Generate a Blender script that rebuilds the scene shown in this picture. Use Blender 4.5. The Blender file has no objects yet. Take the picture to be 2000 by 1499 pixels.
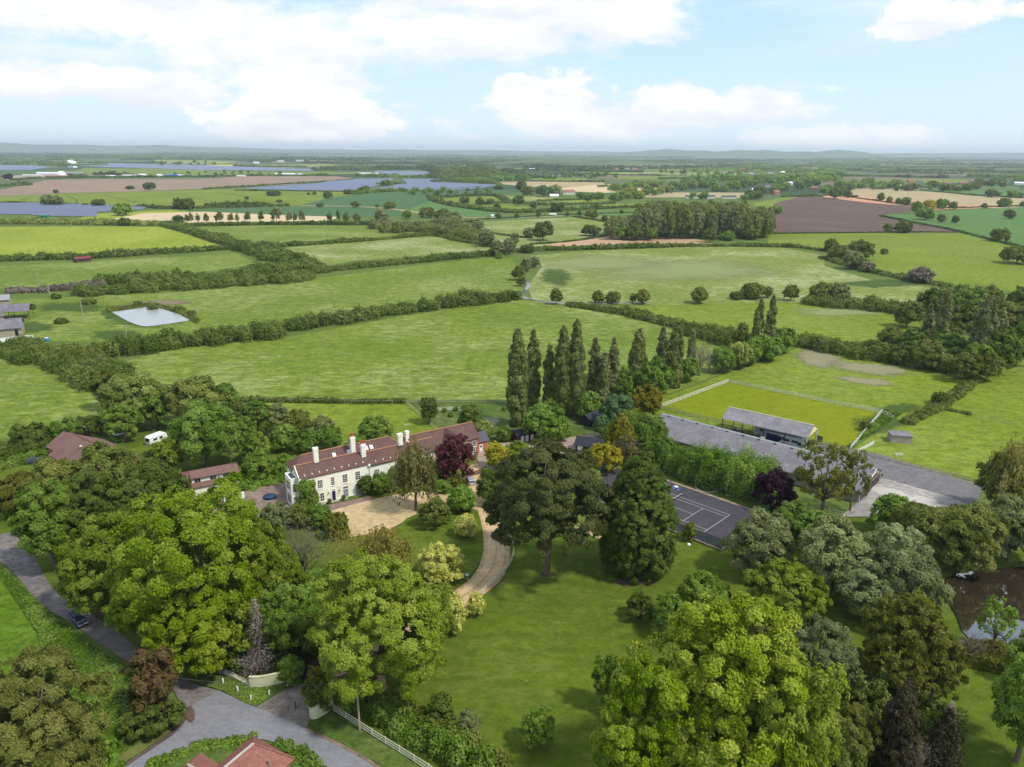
import bpy, bmesh, math, random
import numpy as np
from math import sin, cos, radians, pi, atan, atan2, hypot, sqrt, degrees
from mathutils import Vector, Matrix

# ------------------------------------------------------------------ camera, world, sun
SC = bpy.context.scene
COL = SC.collection
F, HOR, CH, ROLL = 1450.0, 296.0, 76.5, radians(0.4)
PITCH = atan((749.5 - HOR) / F)
cam_d = bpy.data.cameras.new("camera")
cam_d.sensor_fit = 'HORIZONTAL'
cam_d.sensor_width = 36.0
cam_d.lens = 36.0 * F / 2000.0
cam_d.clip_start = 0.5
cam_d.clip_end = 80000.0
cam = bpy.data.objects.new("camera", cam_d)
COL.objects.link(cam)
_fw = Vector((0, cos(PITCH), -sin(PITCH)))
_up0 = Vector((0, sin(PITCH), cos(PITCH)))
_rt0 = Vector((1, 0, 0))
_rt = _rt0 * cos(ROLL) + _up0 * sin(ROLL)
_up = -_rt0 * sin(ROLL) + _up0 * cos(ROLL)
cam.matrix_world = Matrix(((_rt.x, _up.x, -_fw.x, 0), (_rt.y, _up.y, -_fw.y, 0), (_rt.z, _up.z, -_fw.z, CH), (0, 0, 0, 1)))
SC.camera = cam

SUN_AZ, SUN_EL = radians(118), radians(55)      # azimuth clockwise from +Y
sun_d = bpy.data.lights.new("sun", 'SUN')
sun_d.energy = 2.6
sun_d.angle = radians(6)
sun_d.color = (1.0, 0.95, 0.86)
sun = bpy.data.objects.new("sun", sun_d)
COL.objects.link(sun)
_sd = Vector((sin(SUN_AZ) * cos(SUN_EL), cos(SUN_AZ) * cos(SUN_EL), sin(SUN_EL)))
sun.rotation_euler = _sd.to_track_quat('Z', 'Y').to_euler()
sun.location = (0, 0, 400)

SC.view_settings.view_transform = 'Standard'
SC.view_settings.look = 'None'
SC.view_settings.exposure = 0.62
SC.view_settings.gamma = 1.0
SC.cycles.max_bounces = 6
SC.cycles.diffuse_bounces = 3
SC.cycles.glossy_bounces = 2
SC.cycles.transmission_bounces = 3
SC.cycles.transparent_max_bounces = 12
SC.cycles.volume_bounces = 0
SC.cycles.use_denoising = True
SC.cycles.caustics_reflective = False
SC.cycles.caustics_refractive = False


def ray(px, py):
    u = px - 1000.0
    v = 749.5 - py
    u, v = u * cos(ROLL) - v * sin(ROLL), u * sin(ROLL) + v * cos(ROLL)
    return Vector((u, F * cos(PITCH) + v * sin(PITCH), -F * sin(PITCH) + v * cos(PITCH)))


def G(px, py, z=0.0):
    r = ray(px, py)
    t = (z - CH) / r.z
    return Vector((r.x * t, r.y * t, z))


def HT(px, pb, pt):
    a = G(px, pb)
    r = ray(px, pt)
    return CH + r.z * (a.y / r.y)


def depth(p):
    return p.y * cos(PITCH) + (CH - p.z) * sin(PITCH)


# world: sky plus clouds laid out by compass direction and elevation
W = bpy.data.worlds.new("World")
SC.world = W
W.use_nodes = True
nt = W.node_tree
nt.nodes.clear()


class NT:
    """small helper to write node maths compactly"""
    def __init__(s, tree): s.t = tree
    def n(s, typ, **kw):
        nd = s.t.nodes.new(typ)
        for k, v in kw.items(): setattr(nd, k, v)
        return nd
    def lk(s, a, b): s.t.links.new(a, b)
    def put(s, sock, v):
        if isinstance(v, bpy.types.NodeSocket): s.lk(v, sock)
        elif v is not None: sock.default_value = v
    def m(s, op, a, b=None, c=None, clamp=False):
        nd = s.n('ShaderNodeMath', operation=op, use_clamp=clamp)
        s.put(nd.inputs[0], a); s.put(nd.inputs[1], b)
        if c is not None: s.put(nd.inputs[2], c)
        return nd.outputs[0]
    def mix(s, f, a, b, blend='MIX'):
        nd = s.n('ShaderNodeMix', data_type='RGBA', blend_type=blend)
        s.put(nd.inputs[0], f); s.put(nd.inputs[6], a); s.put(nd.inputs[7], b)
        return nd.outputs[2]
    def noise(s, vec, scale, detail=3, rough=0.55, dist=0.0):
        nd = s.n('ShaderNodeTexNoise')
        if vec is not None: s.lk(vec, nd.inputs['Vector'])
        nd.inputs['Scale'].default_value = scale
        nd.inputs['Detail'].default_value = detail
        nd.inputs['Roughness'].default_value = rough
        nd.inputs['Distortion'].default_value = dist
        return nd.outputs['Fac']
    def step(s, v, a, b):
        nd = s.n('ShaderNodeMapRange', interpolation_type='SMOOTHSTEP')
        s.put(nd.inputs[0], v); nd.inputs[1].default_value = a; nd.inputs[2].default_value = b
        nd.inputs[3].default_value = 0; nd.inputs[4].default_value = 1
        return nd.outputs[0]
    def scalevec(s, vec, sx, sy, sz, rz=0.0):
        nd = s.n('ShaderNodeMapping')
        s.lk(vec, nd.inputs[0])
        nd.inputs['Scale'].default_value = (sx, sy, sz)
        nd.inputs['Rotation'].default_value = (0, 0, rz)
        return nd.outputs[0]


w = NT(nt)
sky = w.n('ShaderNodeTexSky', sky_type='NISHITA', sun_disc=False, sun_elevation=SUN_EL, sun_rotation=SUN_AZ)
sky.air_density = 1.0
sky.dust_density = 1.2
sky.ozone_density = 1.5
tc = w.n('ShaderNodeTexCoord')
sep = w.n('ShaderNodeSeparateXYZ')
w.lk(tc.outputs['Generated'], sep.inputs[0])
X, Y, Z = sep.outputs
az = w.m('ARCTAN2', X, Y)
el = w.m('ARCSINE', Z)
cvec = w.n('ShaderNodeCombineXYZ')
w.lk(az, cvec.inputs[0]); w.lk(w.m('MULTIPLY', el, 2.0), cvec.inputs[1])
nz = w.noise(cvec.outputs[0], 11.0, 10, 0.66, .15)
nz2 = w.noise(cvec.outputs[0], 3.2, 4, 0.5, 0.4)
nzc = w.m('ADD', w.m('MULTIPLY', w.m('SUBTRACT', nz, 0.5), 2.9), w.m('MULTIPLY', w.m('SUBTRACT', nz2, 0.5), 1.3))


def azel(px, py):
    r = ray(px, py).normalized()
    return atan2(r.x, r.y), math.asin(r.z)


mask = None
shade = None
# px, py, half width, half height, softness, strength
for (cx, cy, hw, hh, soft, amt) in (
        (230, 30, 560, 84, .7, .92), (560, 90, 400, 100, .75, .95), (900, 70, 330, 90, .7, .95), (1190, 30, 230, 85, .5, 1),
        (1010, 0, 300, 60, .6, .9), (110, 165, 150, 44, .4, 1), (330, 180, 160, 46, .45, .95), (560, 160, 190, 46, .6, .9),
        (585, 236, 165, 52, .24, 1), (520, 262, 110, 26, .4, .9), (795, 209, 40, 12, .7, .6), (1080, 208, 150, 70, .26, 1), (1180, 240, 280, 50, .4, 1),
        (1400, 212, 240, 48, .4, .95), (1150, 268, 270, 26, .7, .7), (1600, 275, 220, 34, .5, .85), (1010, 125, 45, 20, .7, .5),
        (1835, 38, 125, 62, .3, 1), (2010, 22, 50, 24, .4, .9), (1560, 170, 60, 12, .8, .3), (540, 295, 70, 8, .8, .5),
        (200, 110, 330, 30, .9, .6)):
    a0, e0 = azel(cx, cy)
    a1, _ = azel(cx + hw, cy)
    _, e1 = azel(cx, cy - hh)
    du = w.m('DIVIDE', w.m('SUBTRACT', az, a0), abs(a1 - a0))
    dv = w.m('DIVIDE', w.m('SUBTRACT', el, e0), abs(e1 - e0))
    dv = w.m('MAXIMUM', dv, w.m('MULTIPLY', dv, -1.35))
    d = w.m('SQRT', w.m('ADD', w.m('MULTIPLY', du, du), w.m('MULTIPLY', dv, dv)))
    v = w.m('ADD', w.m('SUBTRACT', 1.0, d), w.m('MULTIPLY', nzc, 0.85))
    mk = w.m('MULTIPLY', w.step(v, -.2, -.12 + soft * 1.0), amt)
    und = w.step(w.m('ADD', w.m('DIVIDE', w.m('SUBTRACT', el, e0), abs(e1 - e0)), w.m('MULTIPLY', nzc, .6)), -.75, .25)
    shade = und if shade is None else w.m('ADD', w.m('MULTIPLY', shade, w.m('SUBTRACT', 1.0, mk)), w.m('MULTIPLY', und, mk))
    mask = mk if mask is None else w.m('MAXIMUM', mask, mk)
high = w.m('MULTIPLY', w.step(el, 0.28, 0.5), w.step(nz2, 0.38, 0.62))  # cloud cover above the view, unseen, added to soften the ambient light
mask = w.m('MAXIMUM', mask, w.m('MULTIPLY', high, 0.9))
wisp = w.m('MULTIPLY', w.step(w.noise(w.scalevec(cvec.outputs[0], 1.5, 5, 1), 2.0, 5), 0.4, 0.75), 0.45)
mask = w.m('MAXIMUM', mask, wisp)
csh = w.noise(w.scalevec(cvec.outputs[0], 1, 1.5, 1), 9.0, 8, 0.6)
cloud_col = w.mix(w.m('MULTIPLY', w.m('ADD', .15, w.m('MULTIPLY', shade, .85)), w.m('ADD', .2, w.m('MULTIPLY', w.step(csh, 0.32, 0.58), .8))), (.76, .80, .87, 1), (1.0, 1.0, 1.01, 1))
skyc = w.n('ShaderNodeVectorMath', operation='SCALE')
w.lk(sky.outputs[0], skyc.inputs[0]); skyc.inputs[3].default_value = SKY_S = 0.115
# thin cirrus veil and pale air that whitens the low sky
base = w.mix(0.8, skyc.outputs[0], w.mix(w.step(el, .0, .16), (.58, .74, .86, 1), (.43, .62, .80, 1)))
cl = w.n('ShaderNodeVectorMath', operation='SCALE')
w.lk(cloud_col, cl.inputs[0]); cl.inputs[3].default_value = 0.80
fin = w.mix(mask, base, cl.outputs[0])
bg = w.n('ShaderNodeBackground')
w.lk(fin, bg.inputs[0]); bg.inputs[1].default_value = 0.93
out = w.n('ShaderNodeOutputWorld')
w.lk(bg.outputs[0], out.inputs[0])

# ------------------------------------------------------------------ materials


def new_mat(name):
    m = bpy.data.materials.new(name)
    m.use_nodes = True
    m.node_tree.nodes.clear()
    k = NT(m.node_tree)
    o = k.n('ShaderNodeOutputMaterial')
    return m, k, o


def principled(k, o, col, rough=0.8, spec=0.3, metal=0.0, bump=None, bstr=0.3, bdist=0.05):
    p = k.n('ShaderNodeBsdfPrincipled')
    k.put(p.inputs['Base Color'], col)
    k.put(p.inputs['Roughness'], rough)
    p.inputs['Specular IOR Level'].default_value = spec
    p.inputs['Metallic'].default_value = metal
    if bump is not None:
        b = k.n('ShaderNodeBump')
        b.inputs['Strength'].default_value = bstr
        b.inputs['Distance'].default_value = bdist
        k.lk(bump, b.inputs['Height'])
        k.lk(b.outputs[0], p.inputs['Normal'])
    k.lk(p.outputs[0], o.inputs[0])
    return p


def c4(c): return (c[0], c[1], c[2], 1)


def mat_plain(name, col, rough=0.7, var=0.15, scale=2.0, spec=0.3, metal=0.0, dirt=None):
    m, k, o = new_mat(name)
    geo = k.n('ShaderNodeTexCoord').outputs['Object']
    n = k.noise(geo, scale, 5, .6)
    c = k.mix(n, c4([x * (1 - var) for x in col]), c4([min(1, x * (1 + var)) for x in col]))
    if dirt:
        n2 = k.noise(geo, scale * 0.4, 6, .7)
        c = k.mix(k.step(n2, .5, .72), c, c4(dirt))
    principled(k, o, c, rough, spec, metal, n, .2, .02)
    return m


def mat_leaf():
    m, k, o = new_mat("foliage")
    oi = k.n('ShaderNodeObjectInfo')
    at = k.n('ShaderNodeAttribute', attribute_name='tint')
    t = at.outputs['Fac']
    hs = k.n('ShaderNodeHueSaturation')
    k.lk(oi.outputs['Color'], hs.inputs['Color'])
    k.lk(k.m('ADD', 0.518, k.m('MULTIPLY', t, -0.042)), hs.inputs['Hue'])
    k.lk(k.m('ADD', 0.55, k.m('MULTIPLY', t, 0.9)), hs.inputs['Value'])
    k.lk(k.m('SUBTRACT', 1.08, k.m('MULTIPLY', t, 0.22)), hs.inputs['Saturation'])
    d = k.n('ShaderNodeBsdfPrincipled')
    k.lk(hs.outputs[0], d.inputs['Base Color'])
    d.inputs['Roughness'].default_value = .55
    d.inputs['Specular IOR Level'].default_value = .12
    tr = k.n('ShaderNodeBsdfTranslucent')
    tcol = k.n('ShaderNodeHueSaturation')
    k.lk(hs.outputs[0], tcol.inputs['Color'])
    tcol.inputs['Hue'].default_value = .485
    tcol.inputs['Value'].default_value = 1.25
    k.lk(tcol.outputs[0], tr.inputs[0])
    ms = k.n('ShaderNodeMixShader')
    ms.inputs[0].default_value = .34
    k.lk(d.outputs[0], ms.inputs[1]); k.lk(tr.outputs[0], ms.inputs[2])
    k.lk(ms.outputs[0], o.inputs[0])
    return m


def mat_bark():
    m, k, o = new_mat("bark")
    oi = k.n('ShaderNodeObjectInfo')
    tcx = k.n('ShaderNodeTexCoord').outputs['Object']
    n = k.noise(k.scalevec(tcx, 6, 6, 1.2), 3, 6, .7)
    c = k.mix(n, (.45, .45, .45, 1), (1.3, 1.25, 1.2, 1))
    c2 = k.mix(1.0, (.17, .13, .10, 1), c, 'MULTIPLY')
    principled(k, o, c2, .9, .2, 0, n, .6, .05)
    return m


LEAF = mat_leaf()
BARK = mat_bark()


def mat_grass(name, c1, c2, pale=None, pale_amt=0.4, big=0.012, mid=0.09, fine=1.1, stretch=2.3, rz=.12,
              rows=None, speck=None, contrast=.55, dark=None):
    """field / lawn / soil surface: broad patches, streaks, tussocks"""
    m, k, o = new_mat(name)
    P = k.n('ShaderNodeNewGeometry').outputs['Position']
    PS = k.scalevec(P, 1.0, stretch, 1.0, rz)
    n1 = k.noise(P, big, 4, .6, .3)
    n2 = k.noise(PS, mid, 6, .68, .5)
    n3 = k.noise(P, fine, 4, .75)
    n4 = k.noise(P, fine * 0.28, 3, .6)
    f = k.m('ADD', k.m('MULTIPLY', n1, .5), k.m('MULTIPLY', n2, .5))
    c = k.mix(k.step(f, .36, .64), c4(c1), c4(c2))
    if pale is not None:
        fp = k.m('ADD', k.m('MULTIPLY', k.noise(PS, mid * 1.6, 9, .78, .6), .66), k.m('MULTIPLY', k.noise(P, big * 1.3, 2, .5), .34))
        c = k.mix(k.m('MULTIPLY', k.step(fp, .47, .60), pale_amt), c, c4(pale))
    if dark is not None:
        fd = k.noise(PS, mid * 2.1, 6, .75, .8)
        c = k.mix(k.m('MULTIPLY', k.step(fd, .54, .68), .6), c, c4(dark))
    if rows:
        sp, rdir, col, amt = rows
        q = k.scalevec(P, 1, 1, 1, rdir)
        wv = k.n('ShaderNodeTexWave', wave_type='BANDS', bands_direction='X')
        k.lk(q, wv.inputs[0])
        wv.inputs['Scale'].default_value = 0.314 / sp
        wv.inputs['Distortion'].default_value = 1.2
        wv.inputs['Detail'].default_value = 2
        wv.inputs['Detail Scale'].default_value = .3
        c = k.mix(k.m('MULTIPLY', k.step(wv.outputs['Fac'], .45, .9), amt), c, c4(col))
    g3, g4, g5 = k.step(n3, .28, .72), k.step(n4, .3, .7), k.step(k.noise(PS, mid * 3.1, 6, .75, .6), .3, .7)
    v = k.m('ADD', 1 - contrast * 1.0, k.m('ADD', k.m('MULTIPLY', g3, contrast * .75), k.m('ADD', k.m('MULTIPLY', g4, contrast * .6), k.m('MULTIPLY', g5, contrast * .65))))
    vv = k.n('ShaderNodeVectorMath', operation='SCALE')
    k.lk(c, vv.inputs[0]); k.lk(v, vv.inputs[3])
    cc = vv.outputs[0]
    if speck is not None:
        s = k.noise(P, 3.2, 2, .5)
        s2 = k.noise(P, .05, 3, .6)
        cc = k.mix(k.m('MULTIPLY', k.step(s, .73, .77), k.step(s2, .52, .62)), cc, c4(speck))
    principled(k, o, cc, .95, .12, 0, n3, .5, .25)
    return m


def mat_patch(name, col, col2, scale=.5, hard=.25, fine=3.0, amax=1.0, streak=1.0):
    """irregular soft-edged patch of another surface: opacity falls with the 'edge' attribute broken by noise"""
    m, k, o = new_mat(name)
    P = k.n('ShaderNodeNewGeometry').outputs['Position']
    at = k.n('ShaderNodeAttribute', attribute_name='edge')
    n = k.noise(k.scalevec(P, 1, streak, 1, .12), scale, 8, .78, .5)
    n2 = k.noise(P, fine, 4, .7)
    c = k.mix(k.step(n2, .3, .7), c4(col), c4(col2))
    p = k.n('ShaderNodeBsdfPrincipled')
    k.lk(c, p.inputs['Base Color'])
    p.inputs['Roughness'].default_value = .95
    p.inputs['Specular IOR Level'].default_value = .15
    tr = k.n('ShaderNodeBsdfTransparent')
    a = k.step(k.m('ADD', at.outputs['Fac'], k.m('MULTIPLY', k.m('SUBTRACT', n, .5), 2.4)), .5 - hard, .5 + hard)
    ms = k.n('ShaderNodeMixShader')
    k.lk(k.m('MULTIPLY', a, amax), ms.inputs[0]); k.lk(tr.outputs[0], ms.inputs[1]); k.lk(p.outputs[0], ms.inputs[2])
    k.lk(ms.outputs[0], o.inputs[0])
    return m


def mat_tiles(name, c1, c2, moss, row=.25, patch=.5):
    m, k, o = new_mat(name)
    tcx = k.n('ShaderNodeTexCoord').outputs['Object']
    n = k.noise(tcx, 1.6, 6, .75)
    n2 = k.noise(tcx, .25, 4, .6)
    n3 = k.noise(tcx, 5.5, 3, .8)
    c = k.mix(k.step(n, .32, .68), c4(c1), c4(c2))
    c = k.mix(k.m('MULTIPLY', k.step(n3, .56, .68), patch), c, c4(moss))
    c = k.mix(k.m('MULTIPLY', k.step(n2, .5, .7), .35), c, c4([x * .6 for x in c1]))
    br = k.n('ShaderNodeTexBrick')
    k.lk(tcx, br.inputs[0])
    br.inputs['Scale'].default_value = 1.0
    br.inputs['Brick Width'].default_value = .35
    br.inputs['Row Height'].default_value = row
    br.inputs['Mortar Size'].default_value = .02
    br.inputs['Color1'].default_value = (1, 1, 1, 1)
    br.inputs['Color2'].default_value = (.78, .78, .8, 1)
    br.inputs['Mortar'].default_value = (.45, .45, .45, 1)
    c = k.mix(.8, c, br.outputs[0], 'MULTIPLY')
    principled(k, o, c, .85, .2, 0, n3, .5, .04)
    return m


def mat_brick(name, c1, c2, mort):
    m, k, o = new_mat(name)
    tcx = k.n('ShaderNodeTexCoord').outputs['Object']
    br = k.n('ShaderNodeTexBrick')
    k.lk(k.scalevec(tcx, 1, 1, 1), br.inputs[0])
    cmb = k.n('ShaderNodeCombineXYZ')
    sp = k.n('ShaderNodeSeparateXYZ')
    k.lk(tcx, sp.inputs[0])
    k.lk(k.m('ADD', sp.outputs[0], sp.outputs[1]), cmb.inputs[0]); k.lk(sp.outputs[2], cmb.inputs[1])
    k.lk(cmb.outputs[0], br.inputs[0])
    br.inputs['Scale'].default_value = 1
    br.inputs['Brick Width'].default_value = .3
    br.inputs['Row Height'].default_value = .11
    br.inputs['Mortar Size'].default_value = .012
    br.inputs['Color1'].default_value = c4(c1)
    br.inputs['Color2'].default_value = c4(c2)
    br.inputs['Mortar'].default_value = c4(mort)
    n = k.noise(tcx, .8, 5, .7)
    c = k.mix(k.m('MULTIPLY', k.step(n, .4, .7), .5), br.outputs[0], c4([x * .65 for x in c1]))
    principled(k, o, c, .9, .15)
    return m


def mat_corrugated(name, c1, c2, lich, pitch=.35, axis=0, sheet=2.2, purl=1.6):
    """old fibre-cement sheet roof: corrugations, sheet laps, lichen and damp stains"""
    m, k, o = new_mat(name)
    tcx = k.n('ShaderNodeTexCoord').outputs['Object']
    n = k.noise(k.scalevec(tcx, 1, .45, 1), 1.3, 6, .75)
    n2 = k.noise(tcx, 6, 4, .8)
    c = k.mix(k.step(n, .3, .7), c4(c1), c4(c2))
    c = k.mix(k.m('MULTIPLY', k.step(n2, .54, .66), .55), c, c4(lich))
    br = k.n('ShaderNodeTexBrick')
    k.lk(tcx, br.inputs[0])
    br.offset = 0.0
    br.inputs['Scale'].default_value = 1
    br.inputs['Brick Width'].default_value = sheet
    br.inputs['Row Height'].default_value = purl
    br.inputs['Mortar Size'].default_value = .04
    br.inputs['Color1'].default_value = (1, 1, 1, 1)
    br.inputs['Color2'].default_value = (.66, .64, .66, 1)
    br.inputs['Mortar'].default_value = (.55, .55, .55, 1)
    c = k.mix(.75, c, br.outputs[0], 'MULTIPLY')
    wv = k.n('ShaderNodeTexWave', wave_type='BANDS', bands_direction='X')
    k.lk(tcx, wv.inputs[0]); wv.inputs['Scale'].default_value = .314 / pitch
    principled(k, o, c, .85, .25, 0, wv.outputs['Fac'], .5, .05)
    return m


def mat_water(name, col, rough=.06, bs=.25, sc=1.2, alb=1.0):
    m, k, o = new_mat(name)
    P = k.n('ShaderNodeNewGeometry').outputs['Position']
    n = k.noise(P, sc, 4, .6)
    p = principled(k, o, c4(col), rough, .5, 0, n, bs, .03)
    p.inputs['IOR'].default_value = 1.33
    return m


def mat_net(name, col, a=.5, cell=.25):
    m, k, o = new_mat(name)
    d = k.n('ShaderNodeBsdfDiffuse'); d.inputs[0].default_value = c4(col)
    tr = k.n('ShaderNodeBsdfTransparent')
    tcx = k.n('ShaderNodeTexCoord').outputs['Object']
    n = k.noise(tcx, 1.0, 3, .6)
    ms = k.n('ShaderNodeMixShader')
    k.lk(k.m('MULTIPLY', k.m('ADD', .75, k.m('MULTIPLY', n, .5)), a), ms.inputs[0])
    k.lk(tr.outputs[0], ms.inputs[1]); k.lk(d.outputs[0], ms.inputs[2])
    k.lk(ms.outputs[0], o.inputs[0])
    return m


CREAM = mat_plain("cream_render", (.84, .82, .70), .85, .04, .5, dirt=(.68, .62, .46))
WHITE = mat_plain("white_paint", (.75, .75, .72), .6, .05, 3)
DARKGLASS = mat_plain("window_glass", (.03, .035, .045), .08, .2, .5, spec=.8)
NAVY = mat_plain("navy_paint", (.012, .012, .06), .5, .1, 2)
BLACKW = mat_plain("black_timber", (.018, .018, .022), .8, .3, 3)
REDW = mat_plain("dark_red_timber", (.075, .015, .02), .8, .3, 3)
WOOD = mat_plain("weathered_wood", (.34, .29, .22), .85, .25, 2)
WHITEWOOD = mat_plain("pale_rail_paint", (.62, .57, .46), .8, .2, 1.5)
BROWNWOOD = mat_plain("brown_wood", (.13, .08, .05), .9, .3, 2)
STEEL = mat_plain("grey_steel", (.35, .35, .37), .45, .1, 2, metal=.6)
RUST = mat_plain("rusty_red_steel", (.14, .035, .03), .7, .3, 2)
TERRA = mat_plain("terracotta", (.38, .10, .045), .85, .25, 3)
LEAD = mat_plain("lead_sheet", (.11, .12, .15), .5, .2, 1)
BRICK = mat_brick("red_brick", (.42, .13, .06), (.33, .09, .045), (.4, .33, .26))
TILE = mat_tiles("plum_clay_tiles", (.120, .068, .062), (.165, .085, .070), (.27, .22, .175))
TILE2 = mat_tiles("brown_clay_tiles", (.165, .088, .075), (.215, .115, .095), (.36, .31, .26), patch=.6)
TILE3 = mat_tiles("orange_red_tiles", (.25, .095, .075), (.31, .14, .105), (.16, .12, .11), patch=.7)
RIDGE = mat_plain("ridge_tile", (.33, .16, .09), .85, .35, 2.5)
SLATE = mat_tiles("blue_slate", (.085, .085, .115), (.12, .115, .14), (.2, .2, .19), patch=.3)
FELT = mat_plain("black_felt_roof", (.022, .024, .036), .75, .3, 1.2)
ASB = mat_corrugated("fibre_cement_sheets", (.150, .143, .158), (.215, .20, .218), (.10, .09, .095))
ASBR = mat_plain("ridge_sheets", (.25, .25, .26), .8, .15, .8)
TIMB = mat_plain("dark_boards", (.07, .055, .05), .9, .4, 1.5)
YELP = mat_plain("yellow_sheet", (.72, .60, .33), .7, .08, 1)
SILVER = mat_plain("silver_car_paint", (.42, .44, .50), .3, .05, 1, spec=.6, metal=.5)
DKBLUE = mat_plain("dark_blue_car_paint", (.02, .025, .06), .25, .1, 1, spec=.7)
RUBBER = mat_plain("black_rubber", (.02, .02, .02), .85, .2, 3)
ALU = mat_plain("pale_alloy", (.5, .5, .52), .4, .1, 3, metal=.5)
LORRY = mat_plain("grey_lorry_paint", (.50, .53, .54), .4, .05, 1)
GREENPL = mat_plain("green_plastic", (.02, .12, .05), .5, .1, 2)
MINT = mat_plain("mint_plastic", (.10, .55, .38), .5, .05, 2)
BLUEPL = mat_plain("blue_plastic", (.15, .25, .65), .5, .05, 2)
BLUECOVER = mat_plain("teal_blue_cover", (.01, .035, .075), .45, .3, 2)
STONE = mat_plain("garden_stone", (.33, .28, .23), .9, .3, 1.5)
REDLAMP = mat_plain("red_lens", (.4, .02, .02), .3, .1, 2)
TILEWALL = mat_plain("concrete_block", (.36, .30, .26), .9, .25, 1.5, dirt=(.22, .17, .14))
CREAMW = mat_plain("cream_wall_render", (.66, .63, .40), .85, .07, .8, dirt=(.5, .46, .3))
NETG = mat_net("green_windbreak_net", (.01, .10, .075), .55)
MESHF = mat_net("chain_link_mesh", (.03, .05, .045), .16)

# ------------------------------------------------------------------ mesh helpers


class MB:
    def __init__(s): s.v = []; s.f = []; s.mi = []; s.k = 0
    def add(s, vs, fs, mi=None):
        b = len(s.v)
        s.v += [tuple(q) for q in vs]
        s.f += [tuple(b + i for i in f) for f in fs]
        s.mi += [s.k if mi is None else mi] * len(fs)
        return s
    def box(s, x0, y0, z0, x1, y1, z1, M=None, mi=None):
        vs = [(x, y, z) for z in (z0, z1) for (x, y) in ((x0, y0), (x1, y0), (x1, y1), (x0, y1))]
        if M is not None: vs = [M @ Vector(q) for q in vs]
        return s.add(vs, [(3, 2, 1, 0), (4, 5, 6, 7), (0, 1, 5, 4), (1, 2, 6, 5), (2, 3, 7, 6), (3, 0, 4, 7)], mi)
    def bevbox(s, x0, y0, z0, x1, y1, z1, b=.05, M=None, mi=None):
        """box with chamfered vertical and top edges"""
        def ring(i, z): return [(x0 + i + b, y0 + i, z), (x1 - i - b, y0 + i, z), (x1 - i, y0 + i + b, z), (x1 - i, y1 - i - b, z),
                                (x1 - i - b, y1 - i, z), (x0 + i + b, y1 - i, z), (x0 + i, y1 - i - b, z), (x0 + i, y0 + i + b, z)]
        return s.loft([ring(0, z0), ring(0, z1 - b), ring(b, z1)], M=M, mi=mi)
    def loft(s, rings, cap=True, M=None, mi=None):
        n = len(rings[0])
        vs = [q for r in rings for q in r]
        if M is not None: vs = [M @ Vector(q) for q in vs]
        fs = []
        for i in range(len(rings) - 1):
            for j in range(n):
                a, b_ = i * n + j, i * n + (j + 1) % n
                fs.append((a, b_, b_ + n, a + n))
        if cap:
            fs.append(tuple(reversed(range(n))))
            fs.append(tuple(range((len(rings) - 1) * n, len(rings) * n)))
        return s.add(vs, fs, mi)
    def tube(s, pts, rad, n=6, mi=None):
        pts = [Vector(p) for p in pts]
        if not hasattr(rad, '__len__'): rad = [rad] * len(pts)
        rings = []
        for i, p in enumerate(pts):
            d = (pts[min(i + 1, len(pts) - 1)] - pts[max(i - 1, 0)])
            d = d.normalized() if d.length > 1e-9 else Vector((0, 0, 1))
            a = d.cross(Vector((0, 0, 1)) if abs(d.z) < .9 else Vector((1, 0, 0))).normalized()
            b = d.cross(a)
            rings.append([p + (a * cos(2 * pi * j / n) + b * sin(2 * pi * j / n)) * rad[i] for j in range(n)])
        return s.loft(rings, mi=mi)
    def lathe(s, prof, n=16, c=(0, 0, 0), mi=None):
        return s.loft([[(c[0] + r * cos(2 * pi * j / n), c[1] + r * sin(2 * pi * j / n), c[2] + z) for j in range(n)] for r, z in prof], mi=mi)
    def build(s, name, mats, parent=None, smooth=False):
        me = bpy.data.meshes.new(name)
        me.from_pydata(s.v, [], s.f)
        if not isinstance(mats, (list, tuple)): mats = [mats]
        for m in mats: me.materials.append(m)
        me.polygons.foreach_set('material_index', s.mi)
        if smooth: me.polygons.foreach_set('use_smooth', [True] * len(s.f))
        me.update()
        return link(name, me, parent)


def link(name, me, parent=None):
    o = bpy.data.objects.new(name, me)
    COL.objects.link(o)
    if parent is not None: o.parent = parent
    return o


def tag(o, label=None, cat=None, group=None, kind=None):
    if label: o['label'] = label
    if cat: o['category'] = cat
    if group: o['group'] = group
    if kind: o['kind'] = kind
    return o


def empty(name, loc, rz=0.0, label=None, cat=None, group=None):
    o = bpy.data.objects.new(name, None)
    o.empty_display_size = .5
    COL.objects.link(o)
    o.location = loc
    o.rotation_euler = (0, 0, rz)
    return tag(o, label, cat, group)


def copy_tree(o, parent=None):
    c = o.copy()
    COL.objects.link(c)
    c.parent = parent
    for ch in o.children: copy_tree(ch, c)
    return c


# ------------------------------------------------------------------ ground sheets
_layer = [0]


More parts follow.
